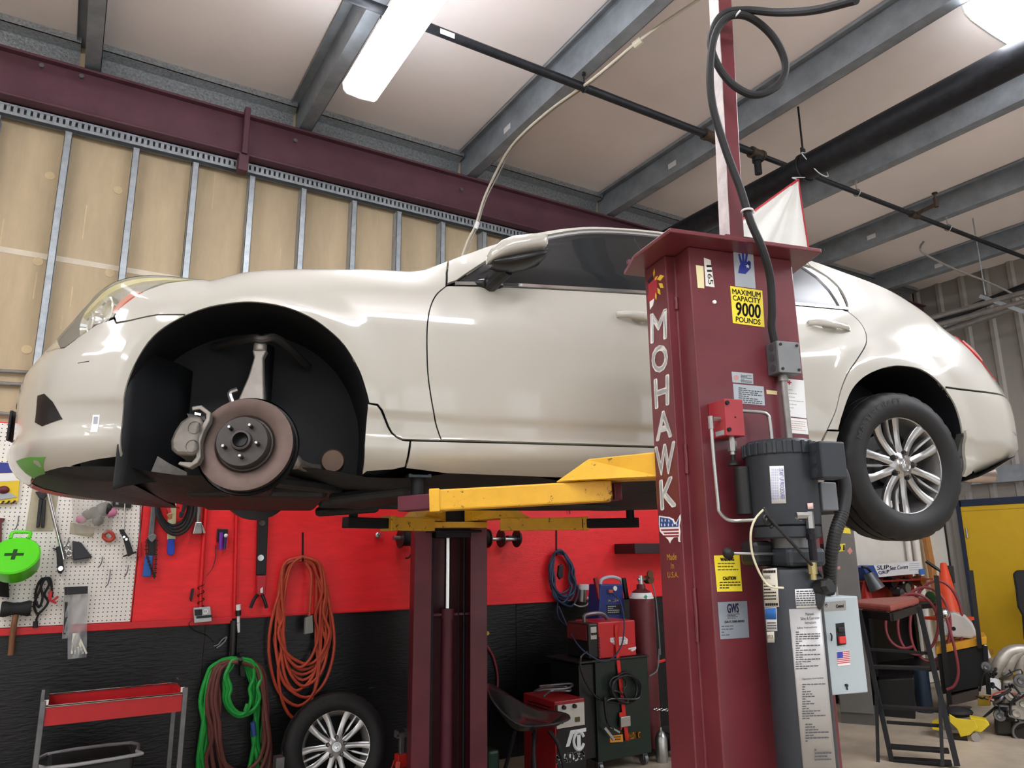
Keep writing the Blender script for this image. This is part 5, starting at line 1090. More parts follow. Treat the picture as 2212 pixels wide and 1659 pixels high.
# ------------- arms of the near post
def arm(par, root, knee, tip, pad, zs, mats=(None,), wide=.088, h=.072, ext=True):
    "telescopic arm: yellow tube knee->tip, raised root piece, maroon inner tube, pad on a pin"
    root, knee, tip = V(*root), V(*knee), V(*tip); d = (tip-knee).normalized()
    a = lpart('swing_arm', MB().bar(knee, tip, wide, h), m_yel, par, smooth=0, bevel=.006)
    lpart('arm_collar', MB().bar(tip-d*.035, tip+d*.002, wide+.010, h+.008), m_yel, a, smooth=0, bevel=.004)
    dr = (root-knee); dr.z = 0; dr.normalize(); sd_ = V(-dr.y, dr.x, 0)*(.06)
    k0 = knee+V(0, 0, h/2); back = -d*.0
    pts = [k0+d*.16, k0+d*.04+V(0, 0, .075), V(root.x, root.y, k0.z+.075), V(root.x, root.y, k0.z-.01), k0]
    b = MB(); vs = [p-sd_ for p in pts]+[p+sd_ for p in pts]; n = 5
    b.add(vs, [list(range(n))[::-1], list(range(n, 2*n))]+[(i, (i+1) % n, n+(i+1) % n, n+i) for i in range(n)]); lpart('arm_root', b, m_yel, a, smooth=0, bevel=.005)
    p = V(*pad); e = lpart('arm_extension', MB().bar(tip-d*.1, V(p.x, p.y, tip.z)+d*.055, wide-.022, h-.018), mats[0] or m_postd, par, smooth=0, bevel=.004)
    lpart('pad_post', MB().cyl((p.x, p.y, tip.z+h/2-.015), (p.x, p.y, p.z-.012), .026, n=18), m_dark, e)
    lpart('lift_pad', MB().bb((p.x-.042, p.y-.042, p.z-.013), (p.x+.042, p.y+.042, p.z-.003)).bb((p.x-.042, p.y-.042, p.z-.003), (p.x-.03, p.y+.042, p.z)).bb((p.x+.03, p.y-.042, p.z-.003), (p.x+.042, p.y+.042, p.z)), mat('pad_dark', '2b3033', .4, .5), e, smooth=0, bevel=.002)
    return a
cgn = lpart('carriage', MB().bb((1.325, -1.50, 1.55), (1.68, -1.365, 1.98)).bb((1.30, -1.352, 1.74), (1.70, -1.30, 1.93)), m_yel, np_, smooth=0, bevel=.006)
a1 = arm(np_, (1.34, -1.33, 0), (1.225, -1.115, 1.806), (.625, -.915, 1.778), (.600, -.790, 1.882), 0)
lpart('arm_latch', MB().bb((1.232, -1.13, 1.775), (1.262, -1.07, 1.835)), m_postd, a1, smooth=0, bevel=.004)
a2 = arm(np_, (1.66, -1.33, 0), (1.80, -1.12, 1.806), (2.10, -.93, 1.79), (2.26, -.80, 1.882), 0)
# ------------- far post
fp = thing('lift_post', (0, 0, 0), 'far maroon lift post behind the car with an exposed chrome piston rod', 'car lift', M=ML @ Matrix.Translation((1.27, 1.6, 0)))
lpart('column', MB().prism(csec(1.02, 1.522, 1.06, 1.482, 1.74, 1.66, 1.50, lip=.118), (0, 0, .02), (1, 0, 0), (0, 1, 0), (0, 0, 2.5)), mat('far_post_maroon', '64222f', .42, var=.3, vs_=4, coat=.1), fp, smooth=0, bevel=.004)
lpart('base_plate', MB().bb((1.0, 1.48, 0), (1.54, 1.86, .02)), m_postd, fp, smooth=0)
lpart('piston_barrel', MB().cyl((1.262, 1.575, .03), (1.262, 1.575, 1.20), .042, n=24).cyl((1.262, 1.575, 1.17), (1.262, 1.575, 1.235), .050, n=24), m_postd, fp)
lpart('rod_bracket', MB().bb((1.14, 1.55, 1.19), (1.42, 1.60, 1.205)), m_postd, fp, smooth=0)
lpart('piston_rod', MB().cyl((1.262, 1.575, 1.235), (1.262, 1.575, 1.72), .021, n=20), m_chrome, fp)
lpart('safety_strip', MB().bb((1.142, 1.53, .1), (1.158, 1.545, 1.70)), m_dark, fp, smooth=0)
for k in range(7): lpart('strip_slot', MB().bb((1.143, 1.526, .35+k*.19), (1.157, 1.5295, .40+k*.19)), m_ink, fp, smooth=0)
lpart('cable_line', MB().cyl((1.335, 1.55, .05), (1.335, 1.55, 1.72), .004, n=8).cyl((1.375, 1.56, .05), (1.375, 1.56, 1.70), .012, n=10), m_dark, fp)
lpart('carriage', MB().bb((1.15, 1.44, 1.70), (1.39, 1.66, 1.96)).bb((1.09, 1.40, 1.735), (1.46, 1.50, 1.75)), m_dark, fp, smooth=0, bevel=.006)
lpart('carriage_yoke', MB().bb((1.07, 1.30, 1.762), (1.47, 1.44, 1.80)), m_yel, fp, smooth=0, bevel=.006)
arm(fp, (1.15, 1.42, 0), (1.04, 1.10, 1.772), (.735, .90, 1.772), (.535, .80, 1.882), 0, (m_dark,), h=.078)
arm(fp, (1.39, 1.42, 0), (1.50, 1.12, 1.774), (2.04, .95, 1.776), (2.27, .80, 1.882), 0, (m_dark,), h=.078)
# ================================================================ pipes, cords and flag under the roof
m_pipe = mat('sprinkler_pipe', '23252a', .5, .4, var=.5, vs_=18)
PY, PZ = 3.653, 4.80
sp = thing('sprinkler_pipe', (4, PY, PZ), 'thin black sprinkler pipe crossing the ceiling below the purlins', 'pipe')
build('pipe_run', MB().cyl((-3, PY, PZ), (4.62, PY, PZ), .030, n=16), m_pipe, sp); build('pipe_run', MB().cyl((4.62, PY, PZ), (RX-.2, PY, PZ), .022, n=14), m_pipe, sp)
m_rust = mat('rusty_fitting', '4a3a30', .6, .4, var=.4, vs_=25)
for px, py in ((1535, 296), (1635, 337)):
    c = onY(px, py, PY); c.z = PZ; build('pipe_tee', MB().cyl(c-V(.06, 0, 0), c+V(.06, 0, 0), .042, n=16).cyl(c-V(.07, 0, 0), c-V(.045, 0, 0), .047, n=16).cyl(c+V(.045, 0, 0), c+V(.07, 0, 0), .047, n=16), m_rust, sp)
c = onY(1635, 337, PY); build('drop_nipple', MB().cyl((c.x, PY, PZ), (c.x, PY, 4.62), .03, n=14).cyl((c.x, PY, PZ-.07), (c.x, PY, PZ-.03), .042, n=14), m_pipe, sp)
h = onY(1272, 185, PY); build('pipe_label', MB().bb((1.70, PY-.032, 4.765), (1.80, PY-.030, 4.80)), m_wl, sp, smooth=0)
for hx in (2.84, 5.96, 7.47):
    b = MB().tube([(hx, PY-.034, PZ), (hx, PY, PZ-.036), (hx, PY+.034, PZ), (hx, PY, PZ+.036)], .006, 6, 3, True).cyl((hx, PY, PZ+.036), (hx, PY, 4.93), .005, n=8).cyl((hx, PY, 4.90), (hx, PY, 4.94), .014, n=8); build('pipe_hanger', b, m_pipe if hx < 3 else m_steel, sp)
c = onY(1975, 465, PY); c.z = PZ
build('sprinkler_tee', MB().cyl((c.x-.05, PY, PZ), (c.x+.05, PY, PZ), .035, n=14), m_rust, sp)
build('sprinkler_head', MB().cyl((c.x, PY, PZ), (c.x, PY-.22, PZ+.02), .018, n=12).cyl((c.x, PY-.22, PZ-.01), (c.x, PY-.22, PZ+.09), .02, n=12).cyl((c.x, PY-.22, PZ+.09), (c.x, PY-.22, PZ+.13), .010, n=10).cyl((c.x, PY-.22, PZ+.13), (c.x, PY-.22, PZ+.138), .026, n=16), m_rust, sp)
# big black pipe along the purlins
bp = thing('main_pipe', (4.84, 0, 4.6), 'thick black pipe running under the ceiling beside the red pole', 'pipe')
build('pipe_body', MB().cyl((4.84, -7.9, 4.6), (4.84, WY-.01, 4.6), .105, n=32), m_pipe, bp)
c = onY(1722, 345, 3.38)
cl = MB().tube([V(4.84+.112*math.cos(t), 3.38, 4.6+.112*math.sin(t)) for t in np.linspace(0, 2*math.pi, 21)[:-1]], .010, 6, 2, True)
cl.bar((4.84, 3.38, 4.70), (4.84, 3.38, 4.78), .05, .012, up=(0, 1, 0)); build('hanger_clamp', cl, m_pipe, bp); build('hanger_rod', MB().cyl((4.84, 3.38, 4.76), (4.84, 3.38, DZ-.001), .008, n=8), m_pipe, bp)
build('clamp_cord', MB().tube([(4.73, 3.30, 4.64), (4.80, 3.24, 4.49), (4.92, 3.24, 4.485), (4.97, 3.30, 4.60), (4.90, 3.37, 4.73), (4.80, 3.36, 4.72)], .004, 6, 5, True), m_wl, bp)
# flag hung from the clamp down towards the post
fy0 = 3.22
def fl_pt(px, py, y): return onY(px, py, y)
T, Lb, Rb = fl_pt(1724, 388, fy0), fl_pt(1545, 520, 3.0), fl_pt(1752, 560, 3.25)
fm = MB(); NU, NV = 26, 16
def flag(u, v):
    a = Lb.lerp(Rb, v); p = T.lerp(a, u); w_ = math.sin(v*17+.6)*.06*u**.8+math.sin(v*6+.8)*.09*u
    return p+V(-.35, -.9, 0)*w_
fm.grid(flag, NU, NV)
m_flag = mat('flag_cloth', 'd6d4ce', .8, var=.05, trans=0.)
fg_ = tag(build('hanging_flag', fm, m_flag, smooth=60, solid=.002), 'white cloth flag with red edges hanging from the big black pipe', 'flag')
for v in (0., 1.):
    b = MB().tube([flag(u, v) for u in np.linspace(0, 1, 14)], .009, 6, 3); build('red_hem', b, mat('flag_hem_red', 'a82832', .7), fg_)
build('flag_cord', MB().tube([T, T+V(.0, .05, .04), V(4.80, 3.36, 4.50)], .004, 6, 3), m_wl, fg_)
# pair of thin cords from behind the car up to the ceiling
m_cord = mat('cord_beige', 'b9b2a0', .5)
pts = [(995, 562, 4.9), (1010, 520, 4.9), (1027, 487, 4.9), (1045, 430, 4.82), (1070, 375, 4.7), (1098, 325, 4.5), (1135, 283, 4.25), (1195, 232, 3.95), (1268, 180, 3.60), (1320, 138, 3.40), (1375, 92, 3.2), (1440, 45, 3.0), (1520, -8, 2.75)]
P1 = [onY(*p) for p in pts]
tag(build('air_line', MB().tube(P1, .010, 8, 6), m_cord), 'beige air line running from behind the windscreen up across the ceiling', 'hose')
P2 = [p+V(.03 if i in (1, 4, 10, 11, 12) else .019, 0, (.03 if i > 9 else .0)) for i, p in enumerate(P1)]
tag(build('thin_cable', MB().tube(P2, .006, 8, 6), mat('cable_grey', '8d8880', .5)), 'thin grey cable strapped alongside the beige air line', 'cable')
for k, lab in ((2, 'dark strap round both cords near the wall track'), (10, 'dark coupling on the two cords near the ceiling')):
    c = P1[k]; d_ = (P1[k+1]-P1[k-1]).normalized(); tag(build('cord_strap', MB().cyl(c-d_*.03+V(.01, 0, 0), c+d_*.03+V(.01, 0, 0), .026 if k == 10 else .02, n=10), m_cord if k == 10 else m_wl), lab, 'strap')
# far right: strut trapeze with conduits and cable runs
ts = thing('strut_rack', (8.2, 2.9, 3.8), 'galvanised strut rack holding grey conduits high on the right', 'rack')
sa, sb_ = onX(2118, 640, 8.3), onX(2230, 680, 8.3)
build('strut', MB().bar(sa, sa+(sb_-sa)*1.6, .04, .04), m_galv, ts, smooth=0)
build('strut_rod', MB().cyl((sa.x, sa.y-.05, sa.z), (sa.x, sa.y-.05, DZ), .007, n=8), m_galv, ts)
for k, (px, py) in enumerate(((2165, 655), (2190, 668))):
    c = onX(px, py, 8.3); build('conduit', MB().cyl((c.x, c.y-3., c.z+.05), (c.x, min(c.y+2.2, WY-.1), c.z+.05), .03, n=12), m_emt, ts)
tag(build('bent_conduit', MB().tube([onX(1995, 522, 7.5), onX(1988, 535, 7.55), onX(2000, 550, 7.6), onX(2060, 580, 7.9), onX(2140, 612, 8.3), onX(2230, 655, 8.7)], .011, 8, 5), m_emt), 'thin bent conduit below the purlins at the right', 'conduit')
tag(build('conduit_run', MB().cyl(onX(2000, 705, 9.2), onX(2240, 610, 9.2), .05, n=14), m_pipe), 'dark conduit high along the right wall behind the boot lid', 'conduit')
tag(build('conduit_run', MB().cyl(onX(2010, 725, 9.2), onX(2240, 650, 9.2), .04, n=14), m_emt), 'pale conduit high along the right wall behind the boot lid', 'conduit')
# ================================================================ things hanging on the back wall
def W(px, py, off=.03): return onY(px, py, WY-off)
def wslab(mb, pts, off, th, mi=None): return mb.poly3([W(x, y, off) for x, y in pts], (0, -th, 0), mi)
PGB, RDB, BKB = .046, .031, .022
def one(name, mb, m, lab, cat, **k): return tag(build(name, mb, m, **k), lab, cat)
def wthing(name, px, py, lab, cat, off=.05): return thing(name, W(px, py, off), lab, cat)
# conduits on the drywall at the far left
for k, (y0, y1, r) in enumerate(((803, 805, .012), (830, 832, .013), (895, 897, .012))):
    a, b_ = W(-60, y0-5, .03), W(70, y1, .03); one('wall_conduit', MB().cyl(a+(a-b_), b_+(b_-a)*2, r, n=10), m_emt, ['upper thin conduit on the drywall left of the car nose', 'middle thin conduit on the drywall left of the car nose', 'lowest thin conduit just above the pegboard'][k], 'conduit')
# yellow packaged wire brush at the left edge
t = wthing('boxed_tool', 10, 1085, 'yellow and blue carded package at the left edge of the pegboard', 'package')
build('card', wslab(MB(), ((-40, 998), (45, 1002), (39, 1084), (-46, 1092)), PGB+.001, .03), mat('card_yellow', 'd9b820', .5), t, smooth=0)
build('blue_header', wslab(MB(), ((-40, 997), (45, 1001), (43, 1020), (-41, 1024)), PGB+.031, .003), mat('card_blue', '2a3686', .5), t, smooth=0)
build('white_band', wslab(MB(), ((-41, 1025), (43, 1021), (42, 1038), (-42, 1043)), PGB+.031, .002), m_wl, t, smooth=0)
build('tool_disc', wslab(MB(), ((-20, 1070), (0, 1060), (25, 1066), (37, 1074), (10, 1078), (-20, 1082)), PGB+.031, .006), mat('disc_grey', '9aa0a4', .4, .5), t, smooth=0)
c = W(8, 1058, PGB+.04); build('tool_body', MB().sph(c, .03, 12, 8, (1, .6, .8)), mat('tool_dkred', '5a1c24', .5), t)
for k in range(6): build('hazard_mark', wslab(MB(), ((-30+k*12, 1083-k*.4), (-25+k*12, 1083-k*.4), (-30+k*12, 1090-k*.4), (-35+k*12, 1090-k*.4)), PGB+.031, .002), m_ink, t, smooth=0)
# carded tool
t = wthing('carded_tool', 92, 1148, 'clear blister card with a dark plier-like tool on the pegboard', 'package')
build('card', wslab(MB(), ((72, 1042), (130, 1047), (114, 1147), (55, 1147)), PGB+.001, .004), mat('card_beige', 'a9a088', .5, var=.15, vs_=20), t, smooth=0, bevel=.002)
b = wslab(MB(), ((76, 1063), (102, 1060), (104, 1068), (94, 1080), (84, 1076)), PGB+.006, .03); wslab(b, ((84, 1078), (92, 1078), (86, 1138), (78, 1140)), PGB+.006, .025); wslab(b, ((92, 1080), (100, 1080), (96, 1140), (89, 1140)), PGB+.006, .025)
build('tool_body', b, m_black, t, smooth=0, bevel=.004)
# long chrome rod with spring clamp
t = wthing('clamp_rod', 130, 1240, 'long slanting chrome rod with black clamp jaw on the pegboard', 'tool')
build('rod', MB().cyl(W(94, 1020, .09), W(138, 1208, .085), .012, n=12), m_chrome, t)
b = wslab(MB(), ((121, 1182), (130, 1178), (139, 1230), (132, 1240), (124, 1236)), PGB+.001, .05); wslab(b, ((113, 1183), (128, 1186), (126, 1190), (114, 1186)), PGB+.01, .03); build('clamp_body', b, m_black, t, smooth=0, bevel=.004)
build('clamp_bolt', MB().cyl(W(131, 1228, .10), W(131, 1228, .115), .014, n=12), m_chrome, t)
for k in range(2): build('ring', MB().tube([W(144+k*5+6*math.cos(a), 1184+k*12+6*math.sin(a), .07) for a in np.linspace(0, 2*math.pi, 13)[:-1]], .007, 8, 2, True), m_steel, t)
# plastic bag with parts
t = wthing('parts_bag', 200, 1148, 'clear plastic bag of black and pink hose fittings on the pegboard', 'bag')
bag = MB()
def bagf(u, v):
    x = 152+(250-152)*v+(8-16*v)*u; y = 1040+112*u; return W(x, y, .05+.10*math.sin(math.pi*v)**.6*(.25+.9*math.sin(math.pi*min(1, u*1.02)*.85))+.008*math.sin(v*19+u*11))
bag.grid(bagf, 14, 16); build('film', bag, mat('clear_film', 'c8c4bc', .2, alpha=.38), t, smooth=60)
for px, py, r, mm in ((205, 1108, .045, m_black), (225, 1100, .05, m_black), (190, 1112, .035, m_black), (240, 1107, .035, mat('fitting_pink', 'b8708e', .5)), (176, 1122, .03, mat('fitting_pink', 'b8708e', .5)), (212, 1125, .035, m_black)):
    build('fitting', MB().sph(W(px, py, .10), r, 10, 7, (1, .7, .9)), mm, t)
build('paper_card', wslab(MB(), ((152, 1128), (205, 1140), (200, 1160), (150, 1152)), PGB+.001, .004), mat('card_beige', 'a9a088', .5), t, smooth=0)
t = wthing('dark_package', 262, 1096, 'small black carded package under the car nose on the pegboard', 'package'); build('card', wslab(MB(), ((238, 1060), (286, 1062), (283, 1098), (240, 1094)), PGB+.001, .02), m_black, t, smooth=0); build('print', wslab(MB(), ((250, 1070), (256, 1070), (256, 1090), (250, 1090)), PGB+.021, .002), m_steel, t, smooth=0)
one('red_clip', MB().tube([W(224, 1160, .07), W(230, 1148, .075), (W(242, 1152, .075)), W(245, 1162, .07), W(235, 1168, .07)], .011, 8, 5, True), mat('clip_red', 'a8382c', .45), 'small red metal clip hooked on the pegboard', 'clip', smooth=60)
t = wthing('curved_handle', 275, 1203, 'black curved saw-like handle with chrome rod on the pegboard', 'tool')
b = MB(); wslab(b, ((256, 1144), (266, 1143), (276, 1160), (284, 1182), (288, 1196), (276, 1203), (270, 1180), (264, 1160)), PGB+.02, .03); wslab(b, ((264, 1201), (294, 1190), (296, 1194), (266, 1204)), PGB+.03, .012); build('handle', b, m_black, t, smooth=0, bevel=.005)
build('rod', MB().cyl(W(271, 1060, .08), W(267, 1172, .085), .005, n=8), m_chrome, t)
for px, py in ((268, 1160), (273, 1165)): build('rivet', MB().cyl(W(px, py, .096), W(px, py, .104), .008, n=10), m_chrome, t)
# green drum
t = wthing('green_drum', 32, 1245, 'bright green plastic drum-shaped container with a cross slot', 'container', .15)
ax = V(-.12, -.72, .55).normalized(); c = W(31, 1200, .27); m_gr = mat('lime_plastic', '52d018', .35, coat=.2)
x_, y_, _ = frame(ax)
build('body', MB().lathe([(.001, -.12), (.105, -.12), (.118, -.10), (.128, -.01), (.130, 0), (.122, .008), (.001, .010)], c, ax, 40), m_gr, t)
u_ = V(0, 0, 1); sx_ = V(1, 0, 0); e2 = (u_-ax*u_.dot(ax)).normalized(); e1 = e2.cross(ax).normalized()
b = MB(); b.box((0, 0, 0), (.095, .016, .004)); b.box((0, 0, 0), (.02, .07, .0045)); Mx = Matrix((e1, e2, ax)).transposed(); b.v = [c+ax*.0105+Mx @ p for p in b.v]; build('cross_slot', b, mat('slot_green_dark', '123a08', .6), t, smooth=0)
b = MB().tube([c+e2*.12-e1*.045, c+e2*.165-e1*.045, c+e2*.17, c+e2*.165+e1*.045, c+e2*.12+e1*.045], .010, 8, 4); build('hanging_tab', b, m_gr, t)
t = wthing('black_brush', 10, 1290, 'black bristle brush below the green drum', 'brush'); build('bristles', wslab(MB(), ((-6, 1240), (18, 1244), (20, 1290), (-2, 1288)), PGB+.001, .05), mat('bristle', '0e0e0e', .9, bump=1., bs=200), t, smooth=0); build('stem', MB().cyl(W(8, 1180, .05), W(8, 1242, .06), .006, n=8), m_dsteel, t)
t = wthing('bar_clamp', 5, 1190, 'dark red tool frame cut off by the left edge', 'tool'); build('frame', wslab(MB(), ((-14, 1118), (11, 1120), (9, 1126), (4, 1128), (4, 1186), (9, 1188), (8, 1196), (-16, 1196)), PGB+.001, .03), mat('tool_dkred', '5a1c24', .5), t, smooth=0)
# wire harness with clamp
t = wthing('test_leads', 92, 1345, 'tangled black test leads with a red clip on the pegboard', 'cable')
random.seed(3)
build('leads', MB().tube([W(x, y, .075+.01*math.sin(k*2)) for k, (x, y) in enumerate(((92, 1248), (82, 1262), (76, 1290), (84, 1312), (92, 1290), (88, 1262), (98, 1248), (106, 1262), (96, 1284), (104, 1300), (92, 1318), (80, 1325), (74, 1305), (84, 1280), (96, 1252), (108, 1250), (112, 1272), (112, 1290)))], .007, 7, 5), m_rubber, t)
build('lead', MB().tube([W(88, 1320, .075), W(80, 1334, .07), W(77, 1350, .06)], .006, 7, 4).cyl(W(77, 1342, .07), W(76, 1356, .075), .014, n=10), m_rubber, t)
b = MB().bar(W(110, 1276, .09), W(107, 1295, .09), .02, .012, up=(0, 1, 0)); b.bar(W(112, 1300, .09), W(126, 1288, .09), .014, .01, up=(0, 1, 0)).bar(W(106, 1296, .09), W(122, 1303, .09), .014, .01, up=(0, 1, 0)); build('red_clip', b, mat('clip_red2', 'b82028', .45), t, smooth=0, bevel=.003)
# rubber mallet
t = wthing('rubber_mallet', 28, 1415, 'rubber mallet with brown wooden handle hanging on the pegboard', 'mallet')
build('head', MB().lathe([(.001, -.075), (.042, -.075), (.046, -.06), (.036, -.02), (.036, .02), (.046, .06), (.042, .075), (.001, .075)], W(35, 1315, .10), (1, 0, 0), 20), m_rubber, t); build('handle', MB().tube([W(35, 1322, .10), W(30, 1350, .10), W(26, 1380, .09), W(23, 1415, .085)], .016, 12, 4), mat('mallet_wood', '7a5236', .55, var=.25, vs_=15, stretch=(4, 4, 1)), t)
# cable-tie bags
m_film2 = mat('clear_film2', 'b4b6b8', .2, alpha=.5)
for k, (pts, lab) in enumerate(((((139, 1268), (160, 1268), (152, 1378), (134, 1380)), 'rear clear bag of dark cable ties partly hidden by the front bag'), (((146, 1268), (190, 1266), (187, 1420), (146, 1424)), 'front long clear bag of white cable ties with black header'))):
    t = wthing('cable_tie_bag', pts[2][0], pts[2][1], lab, 'bag'); tl_, tr_, br_, bl2 = pts
    def bf(u, v, o=.06+.03*k):
        x = (tl_[0]*(1-v)+tr_[0]*v)*(1-u)+(bl2[0]*(1-v)+br_[0]*v)*u; y = (tl_[1]*(1-v)+tr_[1]*v)*(1-u)+(bl2[1]*(1-v)+br_[1]*v)*u
        return W(x, y, o+.02*math.sin(math.pi*v)+.006*math.sin(u*22+v*9))
    build('film', MB().grid(bf, 20, 8), m_film2, t, smooth=60)
    build('header', wslab(MB(), (tl_, tr_, (tr_[0]-1, tr_[1]+16), (tl_[0]+.5, tl_[1]+17)), .075+.03*k, .014), m_black, t, smooth=0)
    for j in range(5 if k else 3):
        x0 = (155 if k else 142)+j*4; build('cable_tie', MB().bar(W(x0+(4-j*2 if k else 0), 1368 if k else 1300, .075+.03*k), W(x0+(j*4 if k else -3), 1412 if k else 1370, .072+.03*k), .010, .004, up=(0, 1, 0)), mat('tie_ivory', 'd8d4c4', .5) if k else m_black, t, smooth=0)
t = wthing('dark_pouch', 178, 1212, 'small dark folded pouch on the pegboard', 'pouch'); build('pouch_body', wslab(MB(), ((156, 1168), (175, 1172), (200, 1204), (158, 1210)), PGB+.001, .03), mat('pouch_grey', '34353a', .7, var=.2), t, smooth=0, bevel=.006); build('pouch_sleeve', wslab(MB(), ((156, 1208), (192, 1202), (190, 1212), (158, 1216)), PGB+.001, .02), mat('pouch_sleeve', '6a6a6c', .5), t, smooth=0)
for k, (px, y0, y1, lab) in enumerate(((40, 1116, 1140, 'empty pegboard hook left of the blister card'), (221, 1204, 1222, 'empty pegboard hook below the red clip'), (238, 1232, 1262, 'empty pegboard hook low on the right of the pegboard'), (277, 1222, 1242, 'empty pegboard hook at the right edge of the pegboard'), (148, 1163, 1178, 'empty pegboard hook above the dark pouch'))):
    one('peg_hook', MB().tube([W(px, y0, PGB), W(px, y0, .07), W(px-1, (y0+y1)/2, .075), W(px-5, y1, .10), W(px-9, y1+4, .13)], .0035, 7, 4), m_dsteel, lab, 'hook')
# ---- red board
m_redc = mat('red_conduit', 'd4181e', .4)
t = wthing('painted_conduit', 436, 1310, 'left red painted conduit dropping to the outlet box', 'conduit'); build('conduit_tube', MB().cyl(W(449, 1040, .05), W(434, 1262, .05), .013, n=12).cyl(W(434, 1262, .05), W(433, 1310, .05), .011, n=12), m_redc, t)
build('coil_cord', MB().tube([W(434+7*math.cos(a), 1262+a*2.6, .052+.02*math.sin(a)) for a in np.linspace(0, 19, 40)], .003, 6, 3), m_black, t)
t = wthing('painted_conduit', 508, 1320, 'right red painted conduit beside the black light bar', 'conduit'); build('conduit_tube', MB().cyl(W(513, 1040, .05), W(506, 1322, .05), .011, n=12), m_redc, t)
for px, py in ((511, 1122), (507, 1287)): build('conduit_strap', MB().bar(W(px-8, py, .036), W(px+8, py, .036), .012, .004, up=(0, 1, 0)).cyl(W(px, py-2, .05), W(px, py+2, .05), .0145, n=12), m_redc, t)
t = wthing('outlet_box', 435, 1345, 'open steel outlet box with white receptacle on the red ledge', 'outlet'); build('box', wslab(MB(), ((415, 1312), (452, 1309), (455, 1341), (417, 1345)), .046, .05), m_steel, t, smooth=0, bevel=.003)
c = W(443, 1321, .098); build('receptacle', MB().cyl(c, c+V(0, -.008, 0), .018, n=18), m_wl, t); build('device', wslab(MB(), ((420, 1317), (436, 1316), (436, 1329), (421, 1330)), .097, .012), m_black, t, smooth=0); build('device', wslab(MB(), ((424, 1331), (457, 1328), (458, 1333), (424, 1336)), .097, .02), m_black, t, smooth=0)
for dx in (-2.2, 2.2): build('slot', wslab(MB(), ((443+dx-.6, 1318), (443+dx+.6, 1318), (443+dx+.6, 1323), (443+dx-.6, 1323)), .1062, .001), m_ink, t, smooth=0)
build('cord', MB().tube([W(417, 1338, .09), W(408, 1348, .08), W(420, 1362, .05), W(445, 1372, .03), W(462, 1386, .028)], .0025, 6, 5), m_black, t)
one('black_knife', wslab(MB(), ((409, 1294), (413, 1272), (418, 1270), (418, 1276), (413, 1300)), RDB+.002, .02), m_black, 'small black knife hooked on the red board above the outlet box', 'knife', smooth=0, bevel=.003)
# red pull tag
t = wthing('red_pull_tag', 301, 1205, 'slim red tag tool at the left edge of the red board', 'tool'); build('tag_body', wslab(MB(), ((299, 1172), (305, 1171), (304, 1203), (297, 1203)), RDB+.001, .02), mat('tag_red', 'a81420', .45), t, smooth=0, bevel=.003); build('tag_rod', MB().cyl(W(303, 1090, .05), W(302, 1172, .05), .003, n=7), m_dsteel, t)
# strap wrench, spanner
t = wthing('spanner', 322, 1170, 'large steel spanner hanging on the red board', 'spanner'); b = MB().bar(W(335, 1070, .06), W(326, 1158, .06), .034, .016, up=(0, 1, 0)); wslab(b, ((317, 1160), (330, 1152), (338, 1156), (336, 1164), (328, 1172), (322, 1168)), .05, .02); build('spanner_body', b, m_dsteel, t, smooth=0, bevel=.004)
t = wthing('chain_wrench', 322, 1248, 'chain wrench with blue handle below the steel spanner', 'wrench'); build('handle', MB().bar(W(322, 1200, .06), W(316, 1246, .06), .05, .02, up=(0, 1, 0)), mat('grip_blue', '1f56a0', .45), t, smooth=0, bevel=.006)
m_chain = mat('chain_dark', '2a2622', .5, .5)
CH = catmull([W(317, 1165, .065), W(316, 1190, .065), W(322, 1215, .075), W(330, 1235, .07), W(334, 1248, .065), W(336, 1225, .065), W(337, 1195, .065), W(338, 1165, .065)], 6)
for i in range(0, len(CH)-1, 1): build('chain_link', MB().bar(CH[i], CH[i]+(CH[i+1]-CH[i])*.8, .016 if i % 2 else .008, .008, up=(0, 1, 0)), m_chain, t, smooth=0)
build('chain_head', wslab(MB(), ((318, 1160), (336, 1158), (334, 1200), (320, 1202)), RDB+.004, .018), m_black, t, smooth=0)
# jumper cables coil
t = wthing('jumper_cables', 372, 1148, 'coil of black jumper cables with red clamps on the red board', 'cable')
random.seed(5); pj = []
for k in range(4):
    w_, h_ = 32+3*k, 46+7*k
    for a in np.linspace(0, 2*math.pi, 11)[:-1]: pj.append(W(374+2*k+(w_+random.uniform(-2, 2))*math.cos(a-1.6), 1090+(h_)*math.sin(a-1.6)*.98, .06+.014*k))
build('cable', MB().tube(pj, .010, 8, 4), m_rubber, t); 
for q, mm in ((((358, 1075), (366, 1108)), mat('clamp_red', 'b02a34', .45)), (((366, 1110), (368, 1122)), mat('clamp_copper', 'b87a5a', .35, .8)), (((402, 1085), (394, 1108)), m_black), (((394, 1106), (390, 1118)), m_black)): build('clamp', MB().bar(W(*q[0], .10), W(*q[1], .10), .04 if mm is not m_black else .035, .025, up=(0, 1, 0), w1=.018), mm, t, smooth=0, bevel=.004)
t = wthing('paint_stirrer', 366, 1200, 'long pale scraper with blue handle on the red board', 'scraper'); build('blade', MB().bar(W(373, 1050, .05), W(370, 1165, .05), .05, .006, up=(0, 1, 0)), mat('stick_pale', 'c9c89c', .6, var=.15, vs_=12), t, smooth=0); build('grip', wslab(MB(), ((362, 1164), (377, 1164), (376, 1194), (372, 1200), (363, 1199), (360, 1192)), .044, .022), mat('grip_blue2', '1c3ea8', .4), t, smooth=0, bevel=.005)
